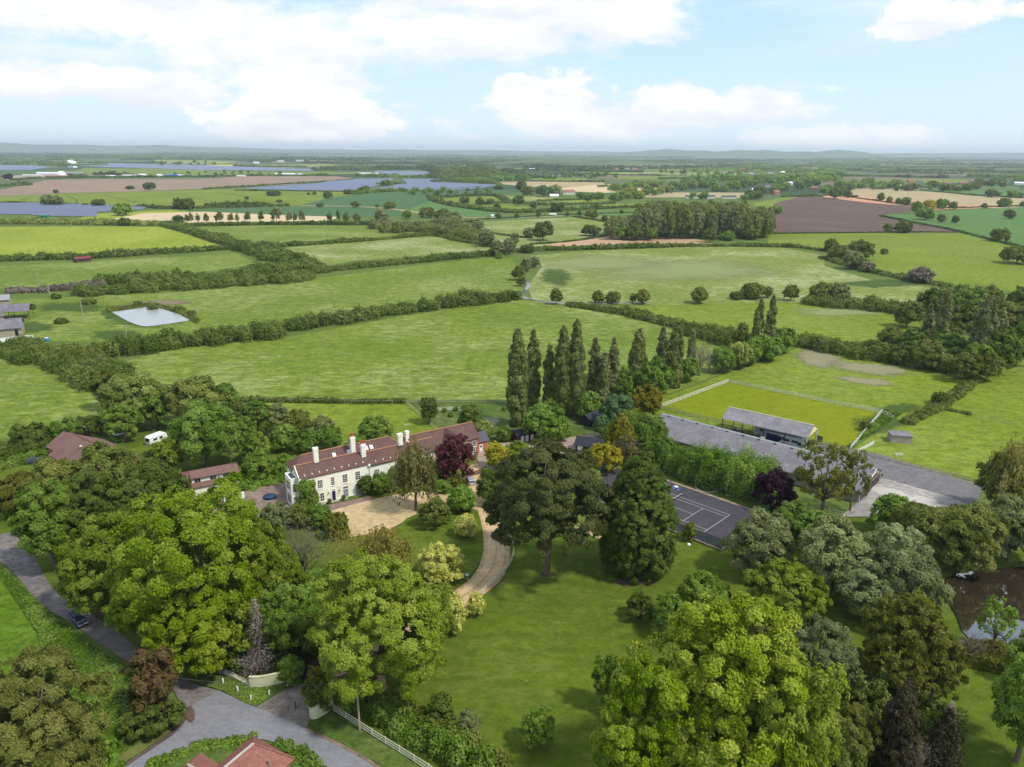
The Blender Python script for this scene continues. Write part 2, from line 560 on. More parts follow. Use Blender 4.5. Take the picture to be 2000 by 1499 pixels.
def sheet(name, pts, mat, z=None, world=False, kind='structure', smooth_pts=0, edge=False):
    P = [Vector((p[0], p[1], 0)) if world else G(*p) for p in pts]
    if smooth_pts:
        for _ in range(smooth_pts):
            q = []
            for i in range(len(P)):
                a, b = P[i], P[(i + 1) % len(P)]
                q += [a * .75 + b * .25, a * .25 + b * .75]
            P = q
    if z is None:
        _layer[0] += 1
        z = .02 + .006 * _layer[0]
    bm = bmesh.new()
    vs = [bm.verts.new((p.x, p.y, z)) for p in P]
    f = bm.faces.new(vs)
    if f.normal.z < 0: f.normal_flip()
    bm.normal_update()
    if f.normal.z < 0: bmesh.ops.reverse_faces(bm, faces=[f])
    if edge:
        c = Vector((sum(p.x for p in P) / len(P), sum(p.y for p in P) / len(P), z))
        bmesh.ops.poke(bm, faces=[f])
    else:
        bmesh.ops.triangulate(bm, faces=bm.faces[:], ngon_method='EAR_CLIP')
    me = bpy.data.meshes.new(name)
    bm.to_mesh(me); bm.free()
    if edge:
        a = me.attributes.new('edge', 'FLOAT', 'POINT')
        n = len(me.vertices)
        val = np.zeros(n); val[n - 1] = 1.6
        a.data.foreach_set('value', val)
    me.materials.append(mat)
    o = link(name, me)
    if kind: o['kind'] = kind
    return o


def ribbon(name, pts, width, mat, z=None, world=False, kind='structure'):
    """strip along a centre line; width number or list (metres)"""
    P = [Vector((p[0], p[1], 0)) if world else G(*p) for p in pts]
    P = chaikin(P, 2)
    if z is None:
        _layer[0] += 1
        z = .02 + .006 * _layer[0]
    n = len(P)
    L, R = [], []
    for i, p in enumerate(P):
        d = (P[min(i + 1, n - 1)] - P[max(i - 1, 0)]).normalized()
        nrm = Vector((-d.y, d.x, 0))
        ww = width if not hasattr(width, '__len__') else width[0] + (width[1] - width[0]) * i / (n - 1)
        L.append(p + nrm * ww / 2); R.append(p - nrm * ww / 2)
    m = MB()
    vs = [(q.x, q.y, z) for q in L + R]
    m.add(vs, [(n + i, n + i + 1, i + 1, i) for i in range(n - 1)])
    o = m.build(name, mat)
    if kind: o['kind'] = kind
    return o


def chaikin(P, it=2):
    for _ in range(it):
        q = [P[0]]
        for i in range(len(P) - 1):
            a, b = P[i], P[i + 1]
            q += [a * .75 + b * .25, a * .25 + b * .75]
        q.append(P[-1])
        P = q
    return P


def resample(P, step):
    out = [P[0].copy()]
    acc = 0
    for i in range(len(P) - 1):
        a, b = P[i], P[i + 1]
        L = (b - a).length
        if L < 1e-6: continue
        t = step - acc
        while t <= L:
            out.append(a + (b - a) * (t / L))
            t += step
        acc = L - (t - step)
    return out


# ------------------------------------------------------------------ foliage
def unit(v): return v / np.maximum(np.linalg.norm(v, axis=1, keepdims=True), 1e-9)


def leaf_mesh(name, P, N, size, tint, rng, elong=1.35, wid=.95, along=None, mats=None, trunk=None):
    n = len(P)
    r = rng.normal(size=(n, 3)) if along is None else along
    if along is None:
        T = unit(np.cross(N, r)); B = np.cross(N, T)
    else:
        T = unit(along); B = unit(np.cross(N, T))
    s = size[:, None]
    V = np.empty((n, 4, 3), dtype=np.float32)
    V[:, 0] = P + T * s * elong * .5
    V[:, 1] = P + B * s * wid * .5 + T * s * .08
    V[:, 2] = P - T * s * elong * .5
    V[:, 3] = P - B * s * wid * .5 + T * s * .08
    me = bpy.data.meshes.new(name)
    tv, tf = ([], []) if trunk is None else (trunk.v, trunk.f)
    nv = 4 * n + len(tv)
    nl = 4 * n + sum(len(f) for f in tf)
    npoly = n + len(tf)
    me.vertices.add(nv); me.loops.add(nl); me.polygons.add(npoly)
    co = V.reshape(-1, 3)
    if tv: co = np.vstack([co, np.array([tuple(q) for q in tv], dtype=np.float32)])
    me.vertices.foreach_set('co', co.ravel())
    li = np.arange(4 * n, dtype=np.int32)
    starts = np.arange(n, dtype=np.int32) * 4
    if tf:
        ext = np.array([4 * n + i for f in tf for i in f], dtype=np.int32)
        st = 4 * n + np.cumsum([0] + [len(f) for f in tf][:-1]).astype(np.int32)
        li = np.concatenate([li, ext]); starts = np.concatenate([starts, st.astype(np.int32)])
    me.loops.foreach_set('vertex_index', li)
    me.polygons.foreach_set('loop_start', starts)
    mi = np.zeros(npoly, dtype=np.int32); mi[n:] = 1
    for m in (mats or [LEAF, BARK]): me.materials.append(m)
    me.polygons.foreach_set('material_index', mi)
    a = me.attributes.new('tint', 'FLOAT', 'FACE')
    a.data.foreach_set('value', np.concatenate([tint, np.zeros(len(tf))]).astype(np.float32))
    me.update(calc_edges=True)
    me.validate()
    return me


def sphere_dirs(n, rng, zmin=-1.0):
    z = rng.uniform(zmin, 1, n)
    a = rng.uniform(0, 2 * pi, n)
    s = np.sqrt(1 - z * z)
    return np.stack([s * np.cos(a), s * np.sin(a), z], 1)


def in_blobs(P, C, Rr, own=None, f=.86, flat=1.0):
    hit = np.zeros(len(P), bool)
    for j in range(len(C)):
        d = (P - C[j]); d[:, 2] /= flat
        k = (np.einsum('ij,ij->i', d, d) < (Rr[j] * f) ** 2)
        if own is not None: k &= own != j
        hit |= k
    return hit


def crown_blobs(shape, Hn, rng):
    """first-level masses of a crown in a frame where the crown radius is 1; returns centres, radii, flattening"""
    C, R = [], []
    flat = 1.0
    if shape in ('round', 'oak', 'sparse', 'shrub', 'dome'):
        cb = {'round': .05, 'oak': .07, 'sparse': .16, 'shrub': 0.0, 'dome': .0}[shape] * Hn
        top = Hn
        K = {'round': 22, 'oak': 25, 'sparse': 19, 'shrub': 13, 'dome': 18}[shape]
        hh = (top - cb) / 2
        c0 = cb + hh
        ga = 2.399963
        for i in range(K):
            z = 1 - (i + .5) / K * 1.72
            s = sqrt(max(0, 1 - z * z))
            a = i * ga + rng.uniform(-.35, .35)
            r = rng.uniform(.20, .42) * (1 if shape != 'sparse' else .75)
            k = rng.uniform(.70, 1.14) if shape != 'dome' else rng.uniform(.86, 1.06)
            C.append((s * cos(a) * (1 - r) * k, s * sin(a) * (1 - r) * k, c0 + z * (hh - r * .8) * k)); R.append(r)
        if shape != 'sparse':
            C.append((0, 0, c0)); R.append(min(.62, hh * .8))
    elif shape == 'column':
        K = 36
        for i in range(K):
            t = (i + .5) / K
            prof = min(1, .7 + t * 1.5) * max(0, 1 - (max(0, t - .4) / .6) ** 1.9) ** .75 * .88 + .10
            a = rng.uniform(0, 2 * pi)
            r = prof * rng.uniform(.52, .78)
            k = max(0, prof - r) * rng.uniform(.7, 1.15)
            C.append((cos(a) * k, sin(a) * k, .04 * Hn + t * Hn * .93)); R.append(r)
            if i % 3 == 0: C.append((0, 0, .04 * Hn + t * Hn * .93)); R.append(prof * .7)
        flat = 1.9
    elif shape == 'cone':
        K = 84
        for i in range(K):
            t = (i / K) ** 1.2
            prof = min(1, .8 + .6 * t) * max(0, 1 - t ** 2.2) ** .75 + .03
            a = i * 2.399963 + rng.uniform(-.4, .4)
            r = max(.10, prof * rng.uniform(.24, .34))
            C.append((cos(a) * (prof - r), sin(a) * (prof - r), t * Hn * .95 + r * .8)); R.append(r)
            if i % 6 == 0: C.append((0, 0, t * Hn * .95 + .2)); R.append(prof * .74)
        flat = 1.25
    elif shape == 'pine':
        # open umbrella of flattened plates on visible limbs
        K = 36
        for i in range(K):
            t = i / (K - 1)
            z = .38 + .58 * t
            reach = (.80 + .2 * rng.uniform()) * (1 if z < .75 else (1 - (z - .75) / .3) ** .7)
            a = i * 2.399963
            r = rng.uniform(.28, .42)
            reach *= rng.uniform(.55, 1.05)
            C.append((cos(a) * max(0, reach - r * .5), sin(a) * max(0, reach - r * .5), z * Hn)); R.append(r)
        for i in range(14):
            C.append((rng.uniform(-.45, .45), rng.uniform(-.45, .45), Hn * rng.uniform(.66, .93))); R.append(.36)
        flat = .62
    return np.array(C), np.array(R), flat


def limb(m, a, b, r0, r1, rng, n=6, sag=.12):
    a, b = Vector(a), Vector(b)
    L = (b - a).length
    mid1 = a.lerp(b, .35) + Vector((rng.uniform(-1, 1), rng.uniform(-1, 1), rng.uniform(-.2, 1))) * L * sag
    mid2 = a.lerp(b, .7) + Vector((rng.uniform(-1, 1), rng.uniform(-1, 1), rng.uniform(-.2, 1))) * L * sag
    m.tube([a, mid1, mid2, b], [r0, r0 * .75 + r1 * .25, r0 * .4 + r1 * .6, r1], n)


_proto = {}


def proto(shape, rel, Hn, var, far):
    """crown + trunk meshes in a frame where the crown radius is 1"""
    key = (shape, rel, Hn, var, far)
    if key in _proto: return _proto[key]
    rng = np.random.default_rng(abs(hash((shape, int(rel * 1000), int(Hn * 100), var))) % 99991 if False else (len(shape) * 7919 + int(rel * 1000) * 31 + int(Hn * 100) * 17 + var * 101 + ord(shape[0]) * 13) % 99991)
    tm = MB()
    tr = .017 * Hn + .014
    if shape in ('round', 'oak', 'sparse', 'shrub', 'column', 'cone', 'pine', 'dome'):
        C, R, flat = crown_blobs(shape, Hn, rng)
        k2 = {'round': 15, 'oak': 15, 'sparse': 12, 'shrub': 12, 'column': 12, 'cone': 12, 'pine': 12, 'dome': 14}[shape]
        K2 = k2 * 2 + 4 if rel < .04 else k2 if rel < .06 else k2 - 3
        own = np.repeat(np.arange(len(C)), K2)
        D = sphere_dirs(len(own), rng, -.45)
        sc = np.array([1, 1, flat])
        C2 = C[own] + D * R[own][:, None] * sc * rng.uniform(.70, 1.14, (len(own), 1))
        keep = ~in_blobs(C2, C, R, own, .74, flat)
        keep &= rng.uniform(size=len(own)) > {'sparse': .32, 'oak': .12, 'pine': .22}.get(shape, .07)
        C2 = C2[keep]; own = own[keep]
        R2 = R[own] * (rng.uniform(.12, .34, len(own)) if rel < .04 else rng.uniform(.2, .52, len(own)))
        area = 4 * pi * np.sum(R2 ** 2) * .42 + 2.2 * pi * np.sum(R ** 2) * (1 if rel >= .1 else .25)
        dens = {'sparse': 1.3, 'oak': 1.7, 'pine': 2.1, 'cone': 2.3, 'column': 2.3}.get(shape, 2.0)
        n = int(dens * area / (rel * rel * .62))
        n = min(n, 170000)
        w2 = R2 ** 2
        id2 = rng.choice(len(C2), n, p=w2 / w2.sum())
        d = sphere_dirs(n, rng, -.55)
        outw = unit(C2[id2] - C[own[id2]])
        d = unit(d + outw * .75)
        P = C2[id2] + d * R2[id2][:, None] * sc * (rng.uniform(.35, 1.0, (n, 1)) ** .5 * 1.12)
        P += rng.normal(size=(n, 3)) * rel * .5
        if rel >= .1:      # small or far crowns: part of the leaves fill the main masses directly
            q = rng.uniform(size=n) < .5
            i1 = rng.choice(len(C), n, p=R ** 2 / np.sum(R ** 2))
            d1 = sphere_dirs(n, rng, -.5)
            P1 = C[i1] + d1 * R[i1][:, None] * sc * rng.uniform(.75, 1.02, (n, 1))
            P[q] = P1[q]; d[q] = d1[q]; outw[q] = d1[q]
        N = unit(d * .8 + outw * .5 + rng.normal(size=(n, 3)) * .42 + np.array([0, 0, .18]))
        t1 = rng.uniform(0, 1, len(C)); t2 = rng.uniform(0, 1, len(C2))
        tint = .30 * t1[own[id2]] + .38 * t2[id2] + .32 * rng.uniform(size=n)
        size = rel * rng.uniform(.6, 1.45, n)
        P[:, 2] *= Hn / np.percentile(P[:, 2], 99.8)
        P[:, :2] *= 1 / np.percentile(np.hypot(P[:, 0], P[:, 1]), 97.5)
        ok = P[:, 2] > .01
        P, N, size, tint = P[ok], N[ok], size[ok], tint[ok]
        # trunk and limbs
        if shape == 'column':
            tm.tube([(0, 0, -.02), (0, 0, Hn * .5), (0, 0, Hn * .9)], [tr * .75, tr * .4, tr * .1], 6)
        elif shape == 'cone':
            tm.tube([(0, 0, -.02), (0, 0, Hn * .5), (0, 0, Hn * .92)], [tr * 1.3, tr * .7, tr * .1], 8)
        elif shape in ('shrub', 'dome'):
            for i in range(5):
                a = i * 1.3
                limb(tm, (0.05 * cos(a), .05 * sin(a), -.02), C[int(rng.integers(len(C)))] * .8, .04, .012, rng, 5)
        else:
            fork = Hn * {'pine': .42, 'sparse': .25}.get(shape, .24)
            lean = (rng.uniform(-.05, .05), rng.uniform(-.05, .05))
            tm.tube([(0, 0, -.05), (0, 0, .02), (lean[0] * .5, lean[1] * .5, fork * .5), (lean[0], lean[1], fork)], [tr * 1.5, tr * 1.15, tr, tr * .9], 10 if rel < .06 else 6)
            top = (lean[0] * 1.5, lean[1] * 1.5, Hn * .82)
            limb(tm, (lean[0], lean[1], fork * .97), top, tr * .8, tr * .15, rng, 8, .05)
            nl = {'oak': 13, 'sparse': 15, 'pine': 14}.get(shape, 8) if rel < .09 else 4
            for i in range(nl):
                j = int(rng.integers(len(C)))
                z0 = fork + (Hn * .75 - fork) * rng.uniform(0, .75) if shape == 'pine' else fork + Hn * .18 * rng.uniform(0, 1)
                tt = min(1, (z0 - fork) / (Hn * .82 - fork))
                a = Vector((lean[0], lean[1], fork)).lerp(Vector(top), tt)
                limb(tm, a, Vector(C[j]) * .97, tr * rng.uniform(.35, .55), tr * .1, rng, 6)
    elif shape == 'weep':
        # curtains of hanging shoots below arching boughs
        K = 34
        D = sphere_dirs(K, rng, -.1)
        S = D * np.array([.78, .78, .30 * Hn]) * rng.uniform(.45, 1.0, (K, 1)) + np.array([0, 0, .66 * Hn])
        n = min(70000, int(11 * Hn / (rel * rel)))
        idx = rng.integers(0, K, n)
        ns = 12
        off = rng.normal(size=(K * ns, 3)) * np.array([.17, .17, .07 * Hn])
        sid = idx * ns + rng.integers(0, ns, n)
        L = rng.uniform(.14, .5, K * ns) * Hn
        tt = rng.uniform(0, 1, n)
        P = S[idx] + off[sid] + np.stack([np.zeros(n), np.zeros(n), -tt * L[sid]], 1)
        outd = unit(S[idx] * np.array([1, 1, 0]) + 1e-4)
        P += outd * (tt * .12)[:, None] + rng.normal(size=(n, 3)) * rel * .8
        N = unit(outd + rng.normal(size=(n, 3)) * .7 + np.array([0, 0, .3]))
        al = unit(np.array([0, 0, -1.0]) + rng.normal(size=(n, 3)) * .35)
        t1 = rng.uniform(0, 1, K); t2 = rng.uniform(0, 1, K * ns)
        tint = .3 * t1[idx] + .4 * t2[sid] + .3 * rng.uniform(size=n)
        ok = P[:, 2] > .02
        P, N, al, tint = P[ok], N[ok], al[ok], tint[ok]
        size = rel * rng.uniform(.8, 1.5, len(P))
        tm.tube([(0, 0, -.05), (.03, 0, Hn * .3), (-.02, .02, Hn * .6), (0, 0, Hn * .9)], [tr * .95, tr * .7, tr * .45, tr * .12], 8)
        for i in range(11):
            limb(tm, (0, 0, Hn * rng.uniform(.25, .6)), S[int(rng.integers(K))], tr * .35, tr * .08, rng, 5, .1)
    elif shape in ('twig', 'dead'):
        # leafless or barely leafed: sprays of fine twigs as slivers
        if shape == 'twig':
            K = 26
            D = sphere_dirs(K, rng, -.1)
            S = D * np.array([.85, .85, .42 * Hn]) * rng.uniform(.6, 1.0, (K, 1)) + np.array([0, 0, .52 * Hn])
            n = min(16000, int(1.6 * Hn / (rel * rel)))
            idx = rng.integers(0, K, n)
            P = S[idx] + rng.normal(size=(n, 3)) * np.array([.2, .2, .13 * Hn])
            outd = unit(P - np.array([0, 0, .35 * Hn]))
            al = unit(outd + rng.normal(size=(n, 3)) * .6 + np.array([0, 0, .25]))
            N = unit(rng.normal(size=(n, 3)) + np.array([0, 0, .6]))
            tint = rng.uniform(size=n)
            size = rel * rng.uniform(1.2, 2.6, n)
            tm.tube([(0, 0, -.05), (.02, 0, Hn * .3)], [tr, tr * .8], 7)
            for i in range(22):
                limb(tm, (0, 0, Hn * rng.uniform(.15, .4)), S[int(rng.integers(K))], tr * .35, tr * .06, rng, 5, .14)
        else:
            n = 1500
            t = rng.uniform(0.05, 1, n) ** 1.1
            lev = np.round(t * 26) / 26
            a = np.round(rng.uniform(0, 1, n) * 9) / 9 * 2 * pi + lev * 40
            prof = (1 - lev) ** .8 + .04
            rr = rng.uniform(0, 1, n)
            P = np.stack([np.cos(a) * rr * prof, np.sin(a) * rr * prof, lev * Hn - rr * prof * .28 + .25 * rr ** 2 * prof * .9], 1)
            P += rng.normal(size=(n, 3)) * .012
            outd = np.stack([np.cos(a), np.sin(a), np.zeros(n) - .1], 1)
            al = unit(outd + rng.normal(size=(n, 3)) * .45)
            N = unit(rng.normal(size=(n, 3)) * .5 + np.array([0, 0, 1.0]))
            tint = rng.uniform(size=n)
            size = np.full(n, .13) * rng.uniform(.6, 1.6, n)
            tm.tube([(0, 0, -.05), (0, 0, Hn * .5), (0, 0, Hn * 1.0)], [tr * .6, tr * .35, tr * .06], 7)
            for lv in range(2, 25):
                for q in range(5):
                    aa = q * 1.2566 + lv * 1.3
                    p_ = (1 - lv / 26) ** .8
                    z_ = lv / 26 * Hn
                    tm.tube([(0, 0, z_), (cos(aa) * p_ * .5, sin(aa) * p_ * .5, z_ - .13 * p_), (cos(aa) * p_, sin(aa) * p_, z_ - .05 * p_)], [.022, .014, .004], 4)
    kw = dict(along=al, elong=1.9, wid=(.14 if shape in ('twig', 'dead') else .75)) if shape in ('weep', 'twig', 'dead') else {}
    if far:
        me = leaf_mesh(shape + "_tree", P, N, size, tint, rng, trunk=tm, **kw)
        _proto[key] = (me, None)
    else:
        me = leaf_mesh(shape + "_crown", P, N, size, tint, rng, **kw)
        tme = bpy.data.meshes.new(shape + "_trunk")
        tme.from_pydata([tuple(q) for q in tm.v], [], tm.f)
        tme.materials.append(BARK)
        tme.polygons.foreach_set('use_smooth', [True] * len(tm.f))
        tme.update()
        _proto[key] = (me, tme)
    return _proto[key]


RELS = (.0165, .0225, .032, .048, .075, .12, .2, .3)
HNS = (.8, 1.1, 1.5, 2.0, 2.7, 3.6, 5.0, 7.0, 10.0)
PAL = dict(
    lime=(.108, .162, .011), lime2=(.098, .140, .018), green=(.058, .105, .018), fresh=(.075, .135, .022), dark=(.040, .060, .012),
    deep=(.030, .054, .018), olive=(.074, .092, .024), brownolive=(.066, .074, .014), grey=(.105, .125, .062), greygreen=(.130, .160, .085),
    blue=(.060, .110, .050), copper=(.055, .018, .022), purple=(.030, .006, .022), gold=(.19, .20, .006), darkgold=(.098, .098, .008),
    cream=(.47, .49, .10), willow=(.17, .165, .055), birch=(.105, .105, .040), twig=(.20, .165, .125), dead=(.36, .31, .27), poplar=(.074, .094, .036),
    pine=(.040, .050, .019), seq=(.036, .054, .011), blossom=(.094, .102, .032), red=(.078, .060, .030), hedge=(.050, .074, .018), spruce=(.036, .034, .022),
    yellowbush=(.16, .17, .012), pale=(.125, .160, .050))
for _k, _c in PAL.items():
    if _k not in ('twig', 'dead', 'purple', 'cream'):
        _l = (_c[0] + _c[1] + _c[2]) / 3
        _v = {'dark': 2.25, 'deep': 2.1, 'hedge': 2.15, 'green': 2.0, 'fresh': 1.85, 'olive': 1.8, 'brownolive': 1.8, 'pine': 2.2, 'seq': 2.5, 'poplar': 2.05, 'lime': 1.62, 'lime2': 1.68, 'blossom': 1.75, 'copper': 1.7}.get(_k, 1.55)
        PAL[_k] = tuple(max(.004, (_l + (x - _l) * 1.12)) * _v * q for x, q in zip(_c, (1.12, 1.0, .78) if _k in ('lime', 'lime2', 'fresh', 'green') else (1.10, 1.04, .76)))
COUNT = {}


def tree(kind, x, yb, yt, wpx, label, shape=None, group=None, cat='tree', far=None, name=None, world=None, seed=None, leaf=None, jit=True):
    """kind = palette entry; x, yb = where the trunk meets the ground; yt = top; wpx = crown width there"""
    if world is None:
        P = G(x, yb)
        H = HT(x, yb, yt)
        R = wpx / 2 * depth(P) / F
    else:
        P, H, R = world
    D = depth(P)
    if shape is None: shape = 'round'
    if leaf is None: leaf = max(.20, D / 520.0)
    rel = leaf / R
    rel = min(RELS, key=lambda q: abs(math.log(q / rel)))
    Hn = min(HNS, key=lambda q: abs(math.log(q / (H / R))))
    if shape in ('column', 'dead'): pass
    elif Hn > 5: Hn = 5.0
    if shape in ('round', 'oak', 'shrub', 'dome', 'sparse', 'pine') and Hn > 2.7: Hn = 2.7
    if far is None: far = D > 420
    COUNT[kind] = COUNT.get(kind, 0) + 1
    i = len(bpy.data.objects)
    rnd = random.Random(int(x * 7 + yb * 13 + (P.x + P.y) * 3))
    var = rnd.randint(0, 1) if seed is None else seed
    me, tme = proto(shape, rel, Hn, var, far)
    sc = (R, R, H / Hn)
    rz = rnd.uniform(0, 2 * pi)
    c = PAL[kind]
    j = rnd.uniform(.88, 1.12) if jit else 1
    jr = rnd.uniform(.94, 1.06) if jit else 1
    colr = (c[0] * j * jr, c[1] * j, c[2] * j / jr, 1)
    if name is None and 'willow' in label: name = 'willow_tree'
    elif name is None and 'poplar' in label and shape != 'column' and group and 'plantation' in group: name = 'poplar_tree'
    nm = name or ({'shrub': 'shrub', 'column': 'poplar_tree', 'cone': 'conifer_tree', 'pine': 'pine_tree', 'dead': 'dead_tree'}.get(shape, 'tree'))
    if far:
        o = link(nm, me)
        o.location = P; o.scale = sc; o.rotation_euler = (0, 0, rz); o.color = colr
    else:
        o = empty(nm, P, rz)
        cr = link('crown', me, o); cr.scale = sc; cr.color = colr
        tk = link('trunk', tme, o); tk.scale = sc
    tag(o, label, cat, group)
    return o


def hedge(pts, h, wd, kind, label, name='hedge', world=False, seed=1, rough=.35, leaf=None, group=None, cat='hedge', dens=1.25, trees=0, kindtag=None, clip=False):
    """a hedge, scrub belt or strip of bushes along a line"""
    rng = np.random.default_rng(abs(int(seed)) + 1)
    P = [Vector((p[0], p[1], 0)) if world else G(*p) for p in pts]
    P = chaikin(P, 2)
    Dm = sorted(depth(p) for p in P)[len(P) // 2]
    if leaf is None: leaf = max(.24, Dm / 620.0)
    st = max(wd * .42, leaf)
    Q = resample(P, st)
    if len(Q) < 2: Q = [P[0], P[-1]]
    h *= .66 if not clip else 1
    C, R, Z = [], [], []
    n = len(Q)
    hv = 1.0
    for i, q in enumerate(Q):
        d = (Q[min(i + 1, n - 1)] - Q[max(i - 1, 0)]).normalized()
        nr = Vector((-d.y, d.x, 0))
        if not clip: hv = .82 * hv + .18 * (1 + rng.normal() * rough * 1.8)
        hv = max(.45, min(1.7, hv))
        nb = 3 if wd > 2.5 * h * .6 else 2
        for k in range(nb):
            off = (k - (nb - 1) / 2) / nb * wd * (.9 if not clip else .7) + rng.normal() * wd * (.06 if not clip else .02)
            p = q + nr * off + d * rng.uniform(-.3, .3) * st
            hh = h * hv * (1 + rng.normal() * (rough * .5 if not clip else .03))
            r = wd / nb * rng.uniform(.6, 1.05)
            C.append((p.x, p.y, 0)); R.append(r); Z.append(max(.4 * h, hh))
    C = np.array(C); R = np.array(R); Z = np.array(Z)
    area = np.sum(pi * R * R + 2 * pi * R * Z * .55)
    nl = int(min(90000, dens * area / (leaf * leaf * .62)))
    wgt = R * R + R * Z
    idx = rng.choice(len(C), nl, p=wgt / wgt.sum())
    d = sphere_dirs(nl, rng, -.05)
    # half-ellipsoid mounds; bumps of second level
    bump = 1 + .22 * np.sin(d[:, 0] * 5 + idx) * np.cos(d[:, 1] * 6 + idx * 2)
    if clip:
        e = np.sign(d) * np.abs(d) ** .55
    else:
        e = d * np.abs(np.column_stack([d[:, 0] * 0 + 1, d[:, 0] * 0 + 1, np.abs(d[:, 2]) + .001])) ** np.array([1, 1, -.42])
    P3 = C[idx] + e * np.stack([R[idx], R[idx], Z[idx]], 1) * (bump * rng.uniform(.8, 1.04, nl))[:, None]
    P3[:, 2] = np.maximum(P3[:, 2], leaf * .2)
    N = unit(d * np.array([1, 1, .8]) + rng.normal(size=(nl, 3)) * .45 + np.array([0, 0, .2]))
    t1 = rng.uniform(0, 1, len(C))
    tint = .55 * t1[idx] + .45 * rng.uniform(size=nl)
    me = leaf_mesh(name, P3, N, leaf * rng.uniform(.7, 1.35, nl), tint, rng)
    o = link(name, me)
    # origin at the hedge's first point
    b = Vector(P[0])
    me.transform(Matrix.Translation(-b))
    o.location = b
    c = PAL[kind]
    o.color = (*c, 1)
    if kindtag: o['kind'] = kindtag
    else: tag(o, label, cat, group)
    return o


ORD = ['first', 'second', 'third', 'fourth', 'fifth', 'sixth', 'seventh', 'eighth', 'ninth', 'tenth', 'eleventh', 'twelfth',
       'thirteenth', 'fourteenth', 'fifteenth', 'sixteenth', 'seventeenth', 'eighteenth', 'nineteenth', 'twentieth']


def nth(i):
    if i < 20: return ORD[i]
    t = {2: 'twenty', 3: 'thirty', 4: 'forty'}[(i + 1) // 10]
    r = (i + 1) % 10
    return (t + '-' + ORD[r - 1]) if r else {2: 'twentieth', 3: 'thirtieth', 4: 'fortieth'}[(i + 1) // 10]

# ------------------------------------------------------------------ ground, fields, roads, water
def mat_far_ground():
    m, k, o = new_mat("far_ground")
    P = k.n('ShaderNodeNewGeometry').outputs['Position']
    nd = k.noise(P, .004, 2, .5)
    off = k.n('ShaderNodeVectorMath', operation='SCALE')
    ncol = k.n('ShaderNodeTexNoise'); k.lk(P, ncol.inputs[0]); ncol.inputs['Scale'].default_value = .004
    k.lk(ncol.outputs['Color'], off.inputs[0]); off.inputs[3].default_value = 160
    ad = k.n('ShaderNodeVectorMath', operation='ADD'); k.lk(k.scalevec(P, 1, .8, 1, .25), ad.inputs[0]); k.lk(off.outputs[0], ad.inputs[1])
    vo = k.n('ShaderNodeTexVoronoi', distance='CHEBYCHEV'); k.lk(ad.outputs[0], vo.inputs[0]); vo.inputs['Scale'].default_value = 1 / 330
    s = k.n('ShaderNodeSeparateColor'); k.lk(vo.outputs['Color'], s.inputs[0])
    r = k.n('ShaderNodeValToRGB'); k.lk(s.outputs[0], r.inputs[0])
    r.color_ramp.interpolation = 'CONSTANT'
    cols = [(.05, .085, .025), (.08, .12, .03), (.035, .075, .035), (.11, .14, .04), (.06, .095, .035), (.17, .13, .08), (.04, .075, .03), (.10, .12, .045), (.20, .17, .095), (.035, .065, .025)]
    el = r.color_ramp.elements
    el[0].color = c4(cols[0]); el[0].position = 0
    el[1].color = c4(cols[1]); el[1].position = .1
    for i in range(2, 10):
        e = el.new(i / 10); e.color = c4(cols[i])
    n = k.noise(P, .03, 5, .7)
    ln = k.n('ShaderNodeVectorMath', operation='LENGTH'); k.lk(P, ln.inputs[0])
    near = k.step(ln.outputs['Value'], 1700, 1300)
    c = k.mix(k.step(n, .35, .65), r.outputs[0], k.mix(1, r.outputs[0], (.75, .8, .8, 1), 'MULTIPLY'))
    c = k.mix(near, c, k.mix(k.step(n, .35, .65), (.075, .115, .018, 1), (.10, .14, .03, 1)))
    principled(k, o, c, .95, .1)
    return m


bm_ = MB()
Rg = 26500
bm_.add([(Rg * cos(2 * pi * i / 96), Rg * sin(2 * pi * i / 96), 0) for i in range(96)], [tuple(range(96))])
bm_.build("ground", mat_far_ground())['kind'] = 'structure'

GRASS_A = mat_grass("meadow_grass", (.092, .138, .013), (.128, .172, .018), pale=(.25, .28, .10), pale_amt=.62, dark=(.070, .118, .017), fine=.8)
GRASS_B = mat_grass("meadow_grass_bright", (.112, .156, .011), (.142, .185, .014), pale=(.22, .25, .07), pale_amt=.35)
GRASS_P = mat_grass("meadow_grass_pale", (.118, .158, .020), (.160, .190, .038), pale=(.32, .33, .17), pale_amt=.8, stretch=2.0)
GRASS_Y = mat_grass("meadow_grass_sunny", (.165, .205, .014), (.215, .25, .020), pale=(.36, .36, .08), pale_amt=.4)  # yellower grass; sunlight on the bright left field is put into this colour
GRASS_T = mat_grass("young_wheat_teal", (.050, .105, .038), (.065, .125, .042), rows=(24, .5, (.035, .10, .045), .35))
GRASS_T2 = mat_grass("young_wheat_green", (.072, .140, .036), (.090, .160, .036), rows=(20, 1.2, (.06, .14, .04), .3))
GRASS_L = mat_grass("lawn_grass", (.058, .094, .006), (.090, .126, .010), pale=(.13, .15, .028), pale_amt=.6, big=.03, mid=.14, fine=2.2, contrast=.36, speck=(.55, .55, .40))
GRASS_R = mat_grass("rough_grass", (.048, .085, .014), (.080, .118, .020), pale=(.17, .18, .07), pale_amt=.4, big=.05, mid=.25, fine=1.5, contrast=.6, dark=(.03, .062, .012), speck=(.5, .5, .35))
GRASS_N = mat_grass("verge_field_grass", (.062, .118, .006), (.085, .142, .008), pale=(.16, .22, .03), pale_amt=.3, big=.03, fine=1.2, contrast=.6, speck=(.6, .55, .3), dark=(.05, .10, .006))
GRASS_O = mat_grass("arena_mossy_grass", (.130, .170, .003), (.168, .198, .004), pale=(.17, .15, .01), pale_amt=.4, fine=1.8, contrast=.3, dark=(.12, .16, .005))
